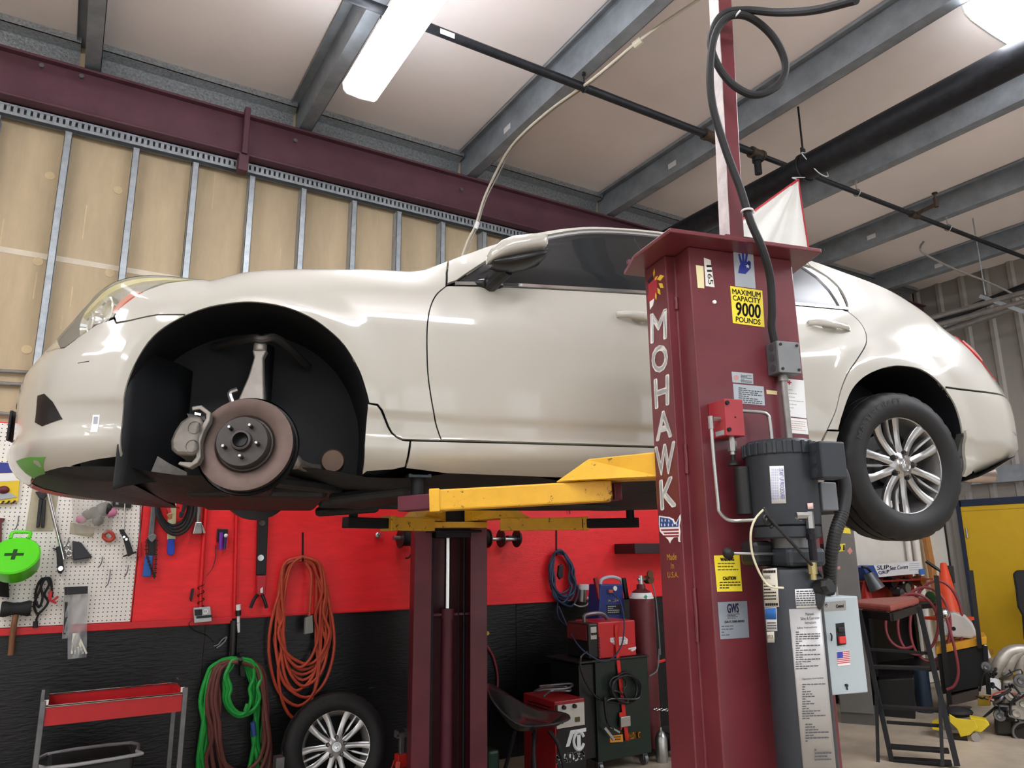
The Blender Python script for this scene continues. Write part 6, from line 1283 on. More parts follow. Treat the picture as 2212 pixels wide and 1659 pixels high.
# silver air gun
t = wthing('grease_gun', 432, 1155, 'silver hand pump tool hanging on the red board', 'tool'); b = MB().cyl(W(429, 1070, .07), W(429, 1090, .07), .008, n=10).cyl(W(429, 1088, .07), W(428, 1116, .07), .020, n=16).cyl(W(428, 1116, .07), W(427, 1128, .07), .016, n=16); build('barrel', b, m_steel, t); b = wslab(MB(), ((420, 1128), (434, 1128), (434, 1153), (414, 1154)), .05, .045); wslab(b, ((435, 1132), (438, 1136), (444, 1152), (438, 1153), (434, 1140)), .06, .02); build('base', b, m_steel, t, smooth=0, bevel=.006)
# markers in holder
t = wthing('marker_holder', 480, 1190, 'black clip holding a purple marker and pens on the red board', 'holder'); build('clip', wslab(MB(), ((469, 1142), (492, 1143), (490, 1160), (467, 1172)), RDB+.001, .02), m_black, t, smooth=0, bevel=.003)
build('purple_marker', MB().cyl(W(478, 1150, .068), W(476, 1188, .066), .0135, n=12), mat('marker_purple', '6a2a9c', .35), t); build('pen', MB().cyl(W(487, 1155, .066), W(485, 1186, .066), .009, n=10), mat('pen_blue', '2a2a6a', .4), t); build('pen', MB().cyl(W(491, 1153, .063), W(490, 1184, .063), .007, n=10), mat('pen_red', 'b83030', .4), t); build('pen_cap', MB().sph(W(488, 1157, .075), .014), m_wl, t)
one('lanyard', MB().tube([W(466, 1178, .045), W(466, 1200, .045), W(460, 1225, .045), W(446, 1244, .045)], .0025, 6, 5), m_black, 'thin dark cord hanging under the marker clip', 'cord')
# light bar / inspection lamp
t = wthing('inspection_lamp', 562, 1315, 'long black inspection lamp bar with red base on the red board', 'lamp'); build('bar', wslab(MB(), ((557, 1040), (580, 1040), (572, 1242), (552, 1242)), RDB+.001, .045), m_black, t, smooth=0, bevel=.005)
for py in (1130, 1205): c = W(566-(py-1130)*.04, py, .078); build('magnet_disc', MB().cyl(c, c+V(0, -.006, 0), .021, n=20), m_chrome, t)
build('base', wslab(MB(), ((552, 1243), (572, 1243), (570, 1285), (551, 1286)), RDB+.001, .055), mat('lamp_red', 'b0202a', .4), t, smooth=0, bevel=.006); build('switch', wslab(MB(), ((562, 1272), (567, 1268), (567, 1280), (562, 1281)), .087, .01), m_wl, t, smooth=0)
build('leg', MB().tube([W(556, 1284, .08), W(548, 1296, .09), W(541, 1313, .085)], .012, 8, 4).tube([W(566, 1284, .08), W(571, 1296, .09), W(576, 1313, .085)], .012, 8, 4), m_black, t)
for px, y0, y1 in ((0, 0, 0),): pass
# white plug stack and drop cord under the right conduit
t = wthing('drop_cord', 508, 1410, 'black drop cord with white plugs below the right conduit', 'cord'); build('white_plug', MB().cyl(W(515, 1306, .07), W(515, 1318, .07), .016, n=12).cyl(W(515, 1330, .07), W(515, 1345, .07), .010, n=10).cyl(W(515, 1346, .07), W(516, 1366, .07), .011, .008, 10), m_wl, t); build('plug_neck', MB().cyl(W(515, 1318, .07), W(515, 1330, .07), .018, n=12), m_black, t)
build('black_hose', MB().cyl(W(505, 1340, .05), W(501, 1420, .05), .028, n=12), mat('shiny_black', '0c0c0e', .2), t); build('hook_plate', wslab(MB(), ((514, 1410), (524, 1408), (526, 1460), (516, 1458)), .025, .06), m_black, t, smooth=0)
build('loose_wire', MB().tube([W(462, 1396, .03), W(472, 1392, .04), W(480, 1382, .045), W(490, 1376, .045), W(482, 1390, .045), W(468, 1400, .04), W(488, 1384, .05)], .004, 6, 4), mat('wire_grey', '7a7a7a', .5), t)
# hose coils
def coil(loops, hookx, hooky, off, r, m, name, lab, cat, seed, topw=14, n=8, drift=0):
    random.seed(seed); pts = []
    for k, (w_, h_, dx) in enumerate(loops):
        o = off+.011*random.randrange(5); j = lambda s_: random.uniform(-s_, s_)
        wl_, wr_ = w_*random.uniform(.78, 1.1), w_*random.uniform(.78, 1.1); tw = topw*random.uniform(.75, 1.25); jj = w_*.07
        tops = (0, 0+j(1.5)), (tw*.42, h_*.035), (tw*.5+wr_*.05, h_*.12), (tw*.2+wr_*.36+j(jj), h_*.32), (wr_*.46+j(jj), h_*.52), (wr_*.50+j(jj*.6), h_*.70), (wr_*.34, h_*.90), (j(6), h_*1.0), (-wl_*.36, h_*.90), (-wl_*.50+j(jj*.6), h_*.70), (-wl_*.46+j(jj), h_*.52), (-tw*.2-wl_*.36+j(jj), h_*.32), (-tw*.5-wl_*.05, h_*.12), (-tw*.42, h_*.035)
        for i, (x, y) in enumerate(tops): pts.append(W(hookx+dx*y/h_*1.2+x, hooky+y+(3*(k%3)-3 if y < h_*.05 else 0), o+.006*math.sin(i*1.3+k)))
    return tag(build(name, MB().tube(pts, r, n, 4), m), lab, cat)
m_or = mat('orange_cord', 'b4442c', .5, var=.2, vs_=10)
coil([(70, 235, -4), (95, 262, 0), (116, 240, 4), (88, 285, -6), (122, 300, 2), (106, 275, 8), (130, 250, 3), (118, 318, -4), (100, 345, -8), (126, 228, 6)], 652, 1207, .05, .0105, m_or, 'extension_cord', 'coiled orange extension cord hanging on a hook over the black board', 'cord', 11, 66)
t = wthing('cord_connector', 666, 1370, 'grey connector box hanging inside the orange cord coil', 'connector', .12); build('connector_body', wslab(MB(), ((657, 1335), (672, 1328), (674, 1366), (655, 1370)), .10, .04), mat('connector_grey', '7d8078', .5), t, smooth=0, bevel=.005); build('connector_lead', MB().tube([W(668, 1330, .12), W(671, 1290, .12), W(672, 1240, .11), W(660, 1215, .1)], .0115, 8, 5), m_or, t)
for px, y0, y1, yy, lab in ((654, 1150, 1207, .05, 'dark hook strip holding the orange cord'), (1202, 1142, 1195, .05, 'hook strip holding the blue cable coil')): one('hook_strip', MB().bar(W(px, y0, .036), W(px, y1, .036), .012, .004, up=(0, 1, 0)).tube([W(px, y1, .036), W(px, y1+4, .12), W(px, y1-2, .17)], .007, 7, 4), m_dark, lab, 'hook', smooth=0)
m_gh = mat('green_hose', '1f9a3c', .4); m_bh = mat('brown_hose', '6a3a34', .45, var=.2)
coil([(120, 300, -8), (140, 330, -8), (132, 280, -4), (150, 345, -10), (146, 315, -12)], 500, 1424, .07, .014, m_gh, 'green_hose', 'coiled green hose beside the red tray cart', 'hose', 21, 74)
coil([(58, 118, -2), (70, 122, 2), (64, 116, 4)], 522, 1426, .14, .012, m_gh, 'green_hose', 'small inner loop of green hose hanging within the brown hose', 'hose', 23, 46)
coil([(112, 290, 10), (128, 310, 4), (120, 260, 12), (136, 330, 6), (118, 240, 8)], 514, 1428, .12, .014, m_bh, 'brown_hose', 'coiled brown hose hanging in front of the green hose', 'hose', 22, 84)
one('hose_hook', MB().tube([W(516, 1415, .03), W(516, 1424, .12), W(518, 1434, .16), W(520, 1424, .2)], .014, 8, 4), m_black, 'black hook carrying the green and brown hoses', 'hook')
one('hose_coupling', MB().cyl(W(546, 1560, .17), W(549, 1590, .17), .017, n=12), mat('coupling_blue', '2a4a8c', .4), 'blue coupling on the end of the brown hose', 'coupling')
one('hose_nozzle', MB().cyl(W(535, 1520, .17), W(530, 1536, .17), .014, n=10), m_gh, 'green nozzle tip inside the hose coil', 'nozzle')
m_bc = mat('blue_cable', '2a3e58', .45, var=.2)
coil([(40, 90, 6), (50, 104, 8), (58, 112, 10), (46, 98, 14), (54, 118, 16), (60, 106, 12), (48, 110, 4), (56, 96, 10)], 1208, 1192, .06, .009, m_bc, 'blue_cable', 'coil of dark blue cable hanging on the red board', 'cable', 31, 24)
one('coil_plug', wslab(MB(), ((1204, 1222), (1213, 1218), (1213, 1246), (1206, 1252), (1202, 1244)), .10, .03), m_black, 'black plug hanging inside the blue cable coil', 'plug', smooth=0, bevel=.005)
t = wthing('air_regulator', 1262, 1305, 'grey air regulator with white cap beside the blue cable coil', 'regulator'); build('cap', MB().cyl(W(1261, 1262, .09), W(1261, 1274, .09), .045, n=16), m_wl, t); build('body', MB().cyl(W(1259, 1274, .09), W(1258, 1300, .09), .035, n=16).cyl(W(1270, 1294, .10), W(1276, 1294, .12), .028, n=12), m_steel, t)
build('hose', MB().tube([W(1240, 1305, .10), W(1252, 1310, .10), W(1266, 1308, .10), W(1272, 1300, .1)], .006, 7, 4), m_wl, t)
one('loose_cable', MB().tube([W(1205, 1300, .08), W(1204, 1325, .08), W(1215, 1345, .09), W(1240, 1355, .10), W(1268, 1343, .12), W(1284, 1325, .13), W(1284, 1300, .12), W(1272, 1282, .11)], .006, 7, 5), m_bc, 'slack blue cable loop hanging below the regulator', 'cable')
# wire spools on a rod either side of the far post
t = wthing('wire_spools', 985, 1170, 'row of black wire spools on a rod behind the far lift post', 'spool rack', .15)
build('rod', MB().cyl(W(850, 1162, .17), W(1122, 1165, .17), .016, n=12), m_steel, t)
for px, r, w_ in ((865, .075, .004), (905, .075, .004), (1054, .075, .004), (1082, .073, .004), (1116, .073, .004)):
    c = W(px, 1163, .17); build('spool_flange', MB().cyl(c-V(w_, 0, 0), c+V(w_, 0, 0), r, n=28), m_black, t)
for a, b_ in ((866, 904), (1040, 1053), (1118, 1121)):
    p0, p1 = W(a, 1163, .17), W(b_, 1163, .17); mb = MB(); k = max(2, int((p1-p0).length/.013))
    mb.lathe([(.05+.007*math.sin(j*math.pi), (p1-p0).length*j/(2*k)) if False else (.052+(.006 if j % 2 else 0), (p1-p0).length*j/(2*k)) for j in range(2*k+1)], p0, p1-p0, 24); build('wire_wrap', mb, m_rubber, t)
for px in (872, 1100): build('rod_bracket', MB().bb(W(px, 1163, .18)-V(.006, 0, .02), W(px, 1163, .031)+V(.006, 0, .02)), m_black, t, smooth=0)
build('wire_tail', MB().tube([W(886, 1172, .11), W(890, 1190, .1), W(884, 1204, .1), W(876, 1206, .1)], .007, 7, 4), m_rubber, t)
one('lock_knob', MB().sph(W(816, 1156, .06), .022, 12, 8, (1, .7, 1.2)).bar(W(816, 1152, .07), W(828, 1155, .07), .008, .006, up=(0, 1, 0)), m_steel, 'small steel lock on the red board left of the wire spools', 'lock')
one('wall_shelf', MB().bb(W(1372, 1196, .32), W(1372, 1196, .032)+V(.9, 0, .09)), mat('shelf_maroon', '2a1418', .5), 'dark shelf on the red board partly hidden by the near post', 'shelf', smooth=0, bevel=.004)
one('black_rail', MB().tube([W(1228, 1092, .05), W(1231, 1110, .05)], .004, 6, 2).sph(W(1229, 1099, .05), .012), m_black, 'tiny black cord knot on the red board above the blue cable hook', 'cord')
one('air_hose_red', MB().tube([W(1052, 1395, .04), W(1066, 1420, .04), W(1075, 1460, .04), W(1074, 1500, .05)], .009, 8, 5), mat('hose_redpink', '8a3038', .45), 'red air hose dropping beside the far lift post', 'hose')
one('brass_nub', MB().cyl(W(1053, 1368, .03), W(1053, 1368, .06), .016, n=10), mat('brass2', 'c8a040', .4, .6), 'small brass fitting on the black board beside the far post', 'fitting')
# ================================================================ things standing on the floor along the back wall
# red tray cart
RC = onY(255, 1659, 4.75)
t = thing('tray_cart', (RC.x, 4.75, 0), 'red steel tray cart with chrome corner posts below the pegboard', 'cart')
def C(px, py, y): return onY(px, py, y)
yf_, yb_ = 4.60, 4.98
pL, pR = C(95, 1505, yf_), C(400, 1493, yf_); ztop = (pL.z+pR.z)/2
zr = C(250, 1512, yf_).z; zb = C(250, 1552, yf_).z
for x in (pL.x, pR.x):
    for y in (yf_, yb_): build('corner_post', MB().bb((x-.013, y-.013, .06), (x+.013, y+.013, ztop)), m_dsteel, t, smooth=0, bevel=.003); build('caster', MB().cyl((x-.012, y, .03), (x+.012, y, .03), .03, n=14), m_rubber, t)
m_rt = mat('tray_red', 'b81c22', .4, var=.15, vs_=4)
x0, x1 = pL.x+.013, pR.x-.013
b = MB(); b.bb((x0, yf_-.002, zb), (x1, yf_+.002, zr)); b.bb((x0, yb_-.002, zb), (x1, yb_+.002, zr)); b.bb((x0, yf_, zb), (x0+.003, yb_, zr)); b.bb((x1-.003, yf_, zb), (x1, yb_, zr)); b.bb((x0, yf_, zb), (x1, yb_, zb+.003)); build('tray', b, m_rt, t, smooth=0)
for yy in (yf_-.004, yb_): build('tray_rim', MB().cyl((x0, yy, zr), (x1, yy, zr), .006, n=8), m_chrome, t)
for x in (x0, x1): build('side_rail', MB().bar((x, yf_, ztop-.012), (x, yb_, ztop-.012), .02, .03), m_chrome, t, smooth=0)
b = MB(); b.bb((x0, yf_, .14), (x1, yb_, .15)); b.bb((x0, yf_, .14), (x1, yf_+.004, .22)); b.bb((x0, yb_-.004, .14), (x1, yb_, .22)); build('lower_tray', b, m_rt, t, smooth=0)
bx0, bx1 = C(100, 1650, yf_+.05).x, C(293, 1630, yf_+.05).x; zb2 = C(200, 1645, yf_+.05).z
tb = thing('storage_tub', ((bx0+bx1)/2, 4.80, .15), 'black plastic tub with pale rim standing in the tray cart', 'tub')
b = MB(); b.box(((bx0+bx1)/2, 4.80, (.151+zb2)/2), (bx1-bx0-.03, .30, zb2-.151), taper=(1.05, 1.08)); build('tub_body', b, m_black, tb, smooth=0, bevel=.02); build('tub_rim', MB().tube([(bx0, 4.645, zb2), (bx1, 4.645, zb2+.005), (bx1+.01, 4.70, zb2+.01), (bx1, 4.95, zb2+.005), (bx0, 4.95, zb2)], .009, 8, 3, True), mat('rim_grey', '9a9a9c', .4), tb)
# spare wheel leaning on the wall
SWc = dep(733, 1624, 4.80)
lean = math.radians(-13)
Msw = Matrix.Translation((SWc.x, SWc.y+.10, .348)) @ Matrix.Rotation(math.radians(-10), 4, 'Z') @ Matrix.Rotation(lean, 4, 'X')
sw = thing('spare_wheel', (0, 0, 0), 'removed alloy wheel with tyre leaning below the orange cord', 'wheel', M=Msw)
def place_wheel(par, a0, rimmat):
    global car
    make_wheel(par, Matrix.Identity(4), a0, 116, rimmat)
place_wheel(sw, math.radians(126), mat('alloy_bright', 'c9c9c8', .3, .7))
# red jack stand
JP = onY(866, 1659, 4.85)
t = thing('jack_stand', (JP.x, 4.85, 0), 'red jack stand in front of the far lift post', 'jack stand'); zt = onY(866, 1585, 4.85).z; m_js = mat('jack_red', 'b02018', .45, var=.2)
b = MB(); 
for i, j in ((-1, -1), (1, -1), (1, 1), (-1, 1)): build('leg', MB().bar((JP.x+i*.10, 4.85+j*.10, 0), (JP.x+i*.03, 4.85+j*.03, zt-.16), .045, .008, up=(i, j, 0), w1=.03), m_js, t, smooth=0)
build('collar', MB().bb((JP.x-.035, 4.815, zt-.2), (JP.x+.035, 4.885, zt-.12)), m_js, t, smooth=0, bevel=.006); build('ratchet_bar', MB().bb((JP.x-.015, 4.835, zt-.14), (JP.x+.015, 4.865, zt-.02)), m_dsteel, t, smooth=0, bevel=.003); build('saddle', MB().box((JP.x, 4.85, zt-.01), (.085, .05, .02)).box((JP.x-.036, 4.85, zt+.005), (.012, .05, .03)).box((JP.x+.036, 4.85, zt+.005), (.012, .05, .03)), m_dsteel, t, smooth=0)
# small steel bracket left of the spare wheel
one('steel_block', MB().bb(onY(592, 1659, 4.9)-V(0, .04, .1), onY(612, 1632, 4.9)+V(0, .04, 0)), m_dsteel, 'small steel block on the floor left of the spare wheel', 'block', smooth=0, bevel=.004)
# tractor-seat stool
SY_ = 4.45
SC = onY(1143, 1545, SY_); t = thing('stool', (SC.x, SY_, 0), 'black moulded seat stool beside the battery charger', 'stool')
st = MB(); zse = onY(1140, 1572, SY_).z
def seat(u, v):
    a = 2*math.pi*v; r = u; w_ = .25; d_ = .22; x = w_*r*math.cos(a)*(1.05 if math.cos(a) > 0 else 1); y = d_*r*math.sin(a)
    z = .015+.04*r*r-.03*math.exp(-((r-.55)/.25)**2)*abs(math.cos(a))
    k = max(0, r-.45)/.55
    left = max(0, -math.cos(a)*.75+math.sin(a)*.65)
    z += .21*left**1.5*k**1.4
    return V(SC.x+.03+x-.05*left*k, SY_+y+.06*left*k, zse+z)
st.grid(seat, 14, 48); build('seat', st, mat('stool_black', '1f2022', .28, coat=.3), t, smooth=80, solid=.012)
for s_ in (-1, 1): build('leg_loop', MB().tube([(SC.x+.03+s_*.06, SY_-.10, zse-.01), (SC.x+.03+s_*.10, SY_-.16, zse-.12), (SC.x+.03+s_*.13, SY_-.2, .014), (SC.x+.03+s_*.13, SY_+.2, .014), (SC.x+.03+s_*.08, SY_+.10, zse-.03)], .013, 8, 4), m_dark, t)
# battery charger, white panel, red lid
m_pan = mat('panel_silver', 'bdbab2', .4)
def box3(mb, x0, x1, y0, y1, z0, z1): return mb.bb((x0, y0, z0), (x1, y1, z1))
CY = 4.62
a = onY(1200, 1520, CY); b_ = onY(1262, 1640, CY); x0, x1 = onY(1199, 1560, CY).x, onY(1264, 1560, CY).x; zt = onY(1230, 1512, CY).z
t = thing('battery_charger', ((x0+x1)/2-.08, CY+.2, 0), 'red battery charger with silver dial panel and white logo on black', 'charger')
build('case', box3(MB(), x0, x1, CY, CY+.42, .03, zt), mat('charger_red', '8c1a1e', .4), t, smooth=0, bevel=.006)
build('foot', MB().bb((x0+.02, CY+.03, 0), (x1-.02, CY+.39, .032)), m_black, t, smooth=0)
zm = onY(1230, 1570, CY).z
pn = build('dial_panel', MB().bb((x0+.012, CY-.006, zm), (x1-.008, CY-.0005, zt-.025)), m_pan, t, smooth=0)
build('logo_panel', MB().bb((x0+.012, CY-.006, .04), (x1-.008, CY-.0005, zm-.004)), m_ink, t, smooth=0)
for px, py in ((1217, 1528), (1240, 1525)): c = onY(px, py, CY-.006); build('dial_knob', MB().cyl(c, c+V(0, -.02, 0), .016, .013, 14), m_black, pn)
for px, py in ((1211, 1559), (1247, 1554)): c = onY(px, py, CY-.006); build('meter', MB().bb(c+V(-.022, -.003, -.016), c+V(.022, 0, .016)), mat('meter_olive', '4a4a20', .4), pn, smooth=0)
c = onY(1202, 1530, CY-.006); build('switch', MB().bb(c+V(-.007, -.006, -.03), c+V(.007, 0, .02)), m_black, pn, smooth=0)
lg = MB(); qz = [onY(px, py, CY-.0064) for px, py in ((1202, 1632), (1262, 1622), (1262, 1640), (1202, 1650))]; text_on(lg, 'MATCO', qz, .001, bold=.003); build('logo_text', lg, m_wl, t, smooth=0)
b = MB(); hx = [(1222, 1614), (1232, 1578), (1266, 1572), (1266, 1580), (1238, 1586), (1230, 1612)]; b.poly3([onY(*p, CY-.0064) for p in hx], (0, -.0012, 0)); c = onY(1250, 1600, CY-.0064); b.tube([c+V(.045*math.cos(q), 0, .058*math.sin(q)) for q in np.linspace(.4, 5.9, 16)], .012, 6, 2); b.poly3([onY(*p, CY-.0064) for p in ((1246, 1588), (1254, 1586), (1255, 1616), (1247, 1617))], (0, -.0012, 0)); build('logo_mark', b, m_wl, t, smooth=0)
for k in range(7): build('vent_slot', MB().bb((x0-.0015, CY+.05, zt-.05-.022*k), (x0+.001, CY+.36, zt-.042-.022*k)), m_ink, t, smooth=0)
cc = onY(1200, 1478, CY+.15); one('charger_leads', MB().tube([V(cc.x+dx, CY+.12+dy, zt+.02+dz) for dx, dy, dz in ((-.13, 0, 0), (-.02, .05, .02), (.12, .02, .01), (.16, .12, .02), (.0, .15, .03), (-.14, .1, .02), (-.1, .02, .04), (.08, .0, .035), (.17, .06, .05), (.02, .1, .05), (-.12, .06, .06))], .008, 7, 5), m_dsteel, 'bundle of grey charger leads lying on top of the battery charger', 'cable')
# welding cart with welder, jump starter
WCy = 4.70
x0, x1 = onY(1288, 1500, WCy).x, onY(1402, 1500, WCy).x; z1 = onY(1340, 1425, WCy).z
t = thing('welding_cart', ((x0+x1)/2, WCy+.2, 0), 'dark green and black cabinet cart carrying the red welder', 'cart')
m_cart = mat('cart_darkgreen', '12241c', .4, var=.4, vs_=2)
bd = build('cabinet', MB().bb((x0, WCy, .09), (x1, WCy+.42, z1)), m_cart, t, smooth=0, bevel=.005)
build('drawer_side', MB().bb((x0-.14, WCy+.02, .12), (x0-.001, WCy+.40, z1-.01)), mat('cart_black', '0e0f11', .35), t, smooth=0, bevel=.004)
build('tray_top', MB().bb((x0-.16, WCy-.01, z1), (x1+.01, WCy+.44, z1+.014)), m_black, t, smooth=0, bevel=.003)
for x, y in ((x0+.04, WCy+.05), (x1-.04, WCy+.05), (x0+.04, WCy+.37), (x1-.04, WCy+.37)): build('caster', MB().cyl((x-.014, y, .04), (x+.014, y, .04), .04, n=16), m_dsteel, t); build('caster_fork', MB().bb((x-.022, y-.02, .04), (x+.022, y+.02, .095)), m_dsteel, t, smooth=0)
fx = lambda px, py: onY(px, py, WCy-.001)
b = MB(); text_on(b, 'WELDING', [fx(*p) for p in ((1352, 1584), (1383, 1580), (1383, 1594), (1352, 1598))], .0015, bold=.002); build('logo_text', b, mat('cart_orange', 'd0861c', .5), t, smooth=0)
lp = MB().poly3([fx(*p) for p in ((1317, 1590), (1345, 1586), (1346, 1602), (1318, 1604))], (0, -.001, 0)); pl_ = build('logo_plate', lp, mat('cart_orange', 'd0861c', .5), t, smooth=0); fine('fine_print', 1321, 1341, 1590, 1600, 2, -.05, pl_, m_ink, w=.5, wob=0, fn=lambda x, y: onY(x, y, WCy-.0024))
# welder on top
wx0, wx1 = onY(1297, 1380, WCy).x, onY(1377, 1380, WCy).x; wz0 = z1+.016; wz1 = onY(1340, 1342, WCy).z
t = thing('welder', ((wx0+wx1)/2, WCy+.2, wz0), 'red welding machine with black front and carrying handle on the cart', 'welder')
build('case', MB().bb((wx0, WCy+.02, wz0), (wx1, WCy+.33, wz1)), mat('welder_red', 'c01c24', .35, coat=.2), t, smooth=0, bevel=.008)
fr = build('front_cowl', MB().bb((wx0-.09, WCy+.03, wz0), (wx0+.012, WCy+.32, wz1-.004)), m_black, t, smooth=0, bevel=.015)
build('control_panel', MB().bb((wx0-.096, WCy+.05, wz1-.13), (wx0-.088, WCy+.30, wz1-.02)), mat('panel_red_grey', '6a2a2a', .4), fr, smooth=0)
build('control_strip', MB().bb((wx0-.07, WCy+.026, wz1-.12), (wx0-.015, WCy+.031, wz1-.03)), m_pan, fr, smooth=0)
for k in range(3): c = V(wx0-.06+.022*k, WCy+.026, wz1-.08); build('dial_knob', MB().cyl(c, c+V(0, -.014, 0), .009, n=12), m_black, fr)
for k in range(12): build('vent_slot', MB().bb((wx0-.006, WCy+.0185, wz0+.02+.012*k), (wx0+.010, WCy+.0205, wz0+.026+.012*k)), m_ink, t, smooth=0)
hb_ = build('handle', MB().tube([(wx0-.02, WCy+.17, wz1-.01), (wx0-.01, WCy+.17, wz1+.045), (wx0+.15, WCy+.17, wz1+.05), (wx0+.22, WCy+.17, wz1-.01)], .016, 8, 3), m_dsteel, t)
fw_ = lambda px, py: onY(px, py, WCy+.0195)
lgp = build('logo_plate', MB().poly3([fw_(*p) for p in ((1318, 1378), (1349, 1375), (1356, 1381), (1355, 1391), (1330, 1395), (1318, 1386))], (0, -.0015, 0)), m_wl, t, smooth=0)
b = MB(); text_on(b, 'LINCOLN\nELECTRIC', [onY(*p, WCy+.0178) for p in ((1321, 1379), (1352, 1377), (1352, 1391), (1324, 1393))], .0006); build('logo_text', b, mat('logo_red', 'a01820', .5), lgp, smooth=0)
build('model_badge', MB().poly3([fw_(*p) for p in ((1357, 1400), (1374, 1397), (1374, 1402), (1367, 1407), (1362, 1406), (1365, 1403), (1357, 1403))], (0, -.0015, 0)), m_wl, t, smooth=0)
# red ratchet strap over welder and down the cart
one('ratchet_strap', MB().tube([onY(1326, 1352, WCy+.014), onY(1334, 1380, WCy+.010), onY(1337, 1412, WCy+.004)], .002, 4, 1) if False else MB().grid(lambda u, v: onY(1327+u*14+v*8 if u < .3 else 1331+(u-.3)*28+v*8, 1350+u*250, WCy+.015-u*.045 if u < .35 else WCy-.014), 20, 1), mat('strap_red', 'c8281e', .6), 'red ratchet strap holding the welder down on the cart', 'strap', solid=.003)
t = thing('strap_ratchet', onY(1348, 1565, WCy-.03), 'steel ratchet buckle low on the red strap', 'ratchet'); b = MB().bb(onY(1342, 1572, WCy-.04), onY(1358, 1545, WCy-.018)); build('buckle', b, m_steel, t, smooth=0, bevel=.004); build('strap_tail', MB().poly3([onY(*p, WCy-.016) for p in ((1337, 1540), (1345, 1537), (1346, 1570), (1340, 1578))], (0, -.004, 0)), mat('strap_red', 'c8281e', .6), t, smooth=0)
# welding leads hanging on the cart
m_lead = mat('lead_black', '16161a', .35)
pts = []
for k, (w_, h_, cx_, cy_) in enumerate(((60, 60, 1352, 1490), (52, 66, 1350, 1486), (36, 34, 1335, 1478), (64, 58, 1354, 1488))):
    pts += [onY(cx_+w_/2*math.cos(a)*(1), cy_+h_/2*math.sin(a), WCy-.02-.012*k) for a in np.linspace(1.5, 1.5+2*math.pi, 11)[:-1]]
one('welding_lead', MB().tube([onY(1268, 1408, WCy-.01), onY(1255, 1420, WCy-.03), onY(1256, 1450, WCy-.04), onY(1275, 1490, WCy-.045), onY(1300, 1512, WCy-.04)]+pts+[onY(1320, 1510, WCy-.05), onY(1308, 1525, WCy-.05), onY(1312, 1560, WCy-.05), onY(1325, 1575, WCy-.05)], .008, 8, 4), m_lead, 'black welding lead looped on the front of the cart', 'cable')
t = thing('welding_torch', onY(1315, 1570, WCy-.05), 'black welding torch hanging at the left of the cart front', 'torch'); build('torch_grip', MB().tube([onY(1306, 1505, WCy-.06), onY(1309, 1540, WCy-.06), onY(1314, 1562, WCy-.06)], .014, 8, 4), m_black, t); build('ground_clamp', MB().bar(onY(1306, 1572, WCy-.05), onY(1326, 1598, WCy-.05), .02, .012, up=(0, 1, 0)).bar(onY(1318, 1570, WCy-.05), onY(1338, 1582, WCy-.05), .012, .012, up=(0, 1, 0)), m_steel, t, smooth=0)
# jump starter behind the welder
JY = 5.05
jx0, jx1 = onY(1298, 1290, JY).x, onY(1346, 1290, JY).x; jz0 = wz1+.002; jz1 = onY(1320, 1252, JY).z
t = thing('jump_starter', ((jx0+jx1)/2, JY+.1, jz0), 'blue portable jump starter with carrying handle behind the welder', 'jump starter')
m_jb = mat('starter_blue', '1c2f6e', .4)
body = build('body', MB().poly3([onY(*p, JY) for p in ((1297, 1262), (1346, 1262), (1351, 1345), (1293, 1345))], (0, .16, 0)), m_jb, t, smooth=0, bevel=.01)
build('handle', MB().tube([onY(1297, 1268, JY+.05), onY(1300, 1252, JY+.05), onY(1320, 1246, JY+.05), onY(1340, 1252, JY+.05), onY(1345, 1268, JY+.05)], .014, 8, 4), mat('handle_grey', 'a9b0ba', .4), t)
for px, m_ in ((1288, mat('clamp_dkred', '7a1c20', .45)), (1349, m_black)): build('side_clamp', MB().bar(onY(px-2, 1248, JY+.03), onY(px+7 if px < 1300 else px+5, 1295, JY+.02), .035, .03, up=(0, 1, 0)), m_, t, smooth=0, bevel=.006)
c = onY(1328, 1271, JY-.002); build('gauge', MB().cyl(c, c+V(0, -.008, 0), .02, n=18), m_wl, body); c = onY(1317, 1277, JY-.002); build('red_socket', MB().bb(c+V(-.02, -.02, -.012), c+V(.02, 0, .012)), mat('socket_red', 'b84a34', .45), body, smooth=0)
b = MB(); text_on(b, 'JNC660', [onY(*p, JY-.002) for p in ((1312, 1295), (1338, 1293), (1338, 1300), (1312, 1302))], .001, bold=.001); build('logo_text', b, mat('logo_pale', 'd8c0c0', .5), body, smooth=0); build('front_label', MB().poly3([onY(*p, JY-.001) for p in ((1310, 1307), (1341, 1305), (1342, 1327), (1311, 1328))], (0, -.002, 0)), m_ink, body, smooth=0)
fine('fine_print', 1313, 1338, 1308, 1325, 4, -.03, body, m_sil, w=.4, wob=.6, fn=lambda x, y: onY(x, y, JY-.0036))
one('charge_cord', MB().tube([onY(1322, 1282, JY-.02), onY(1340, 1300, 4.9), onY(1348, 1340, 4.70), onY(1345, 1385, 4.66), onY(1330, 1415, 4.66), onY(1310, 1428, 4.66), onY(1285, 1422, 4.66), onY(1250, 1395, 4.75), onY(1225, 1350, 5.1), onY(1207, 1310, 5.38)], .006, 7, 6), m_bc, 'grey-blue charging cord running from the jump starter down over the welder', 'cord')
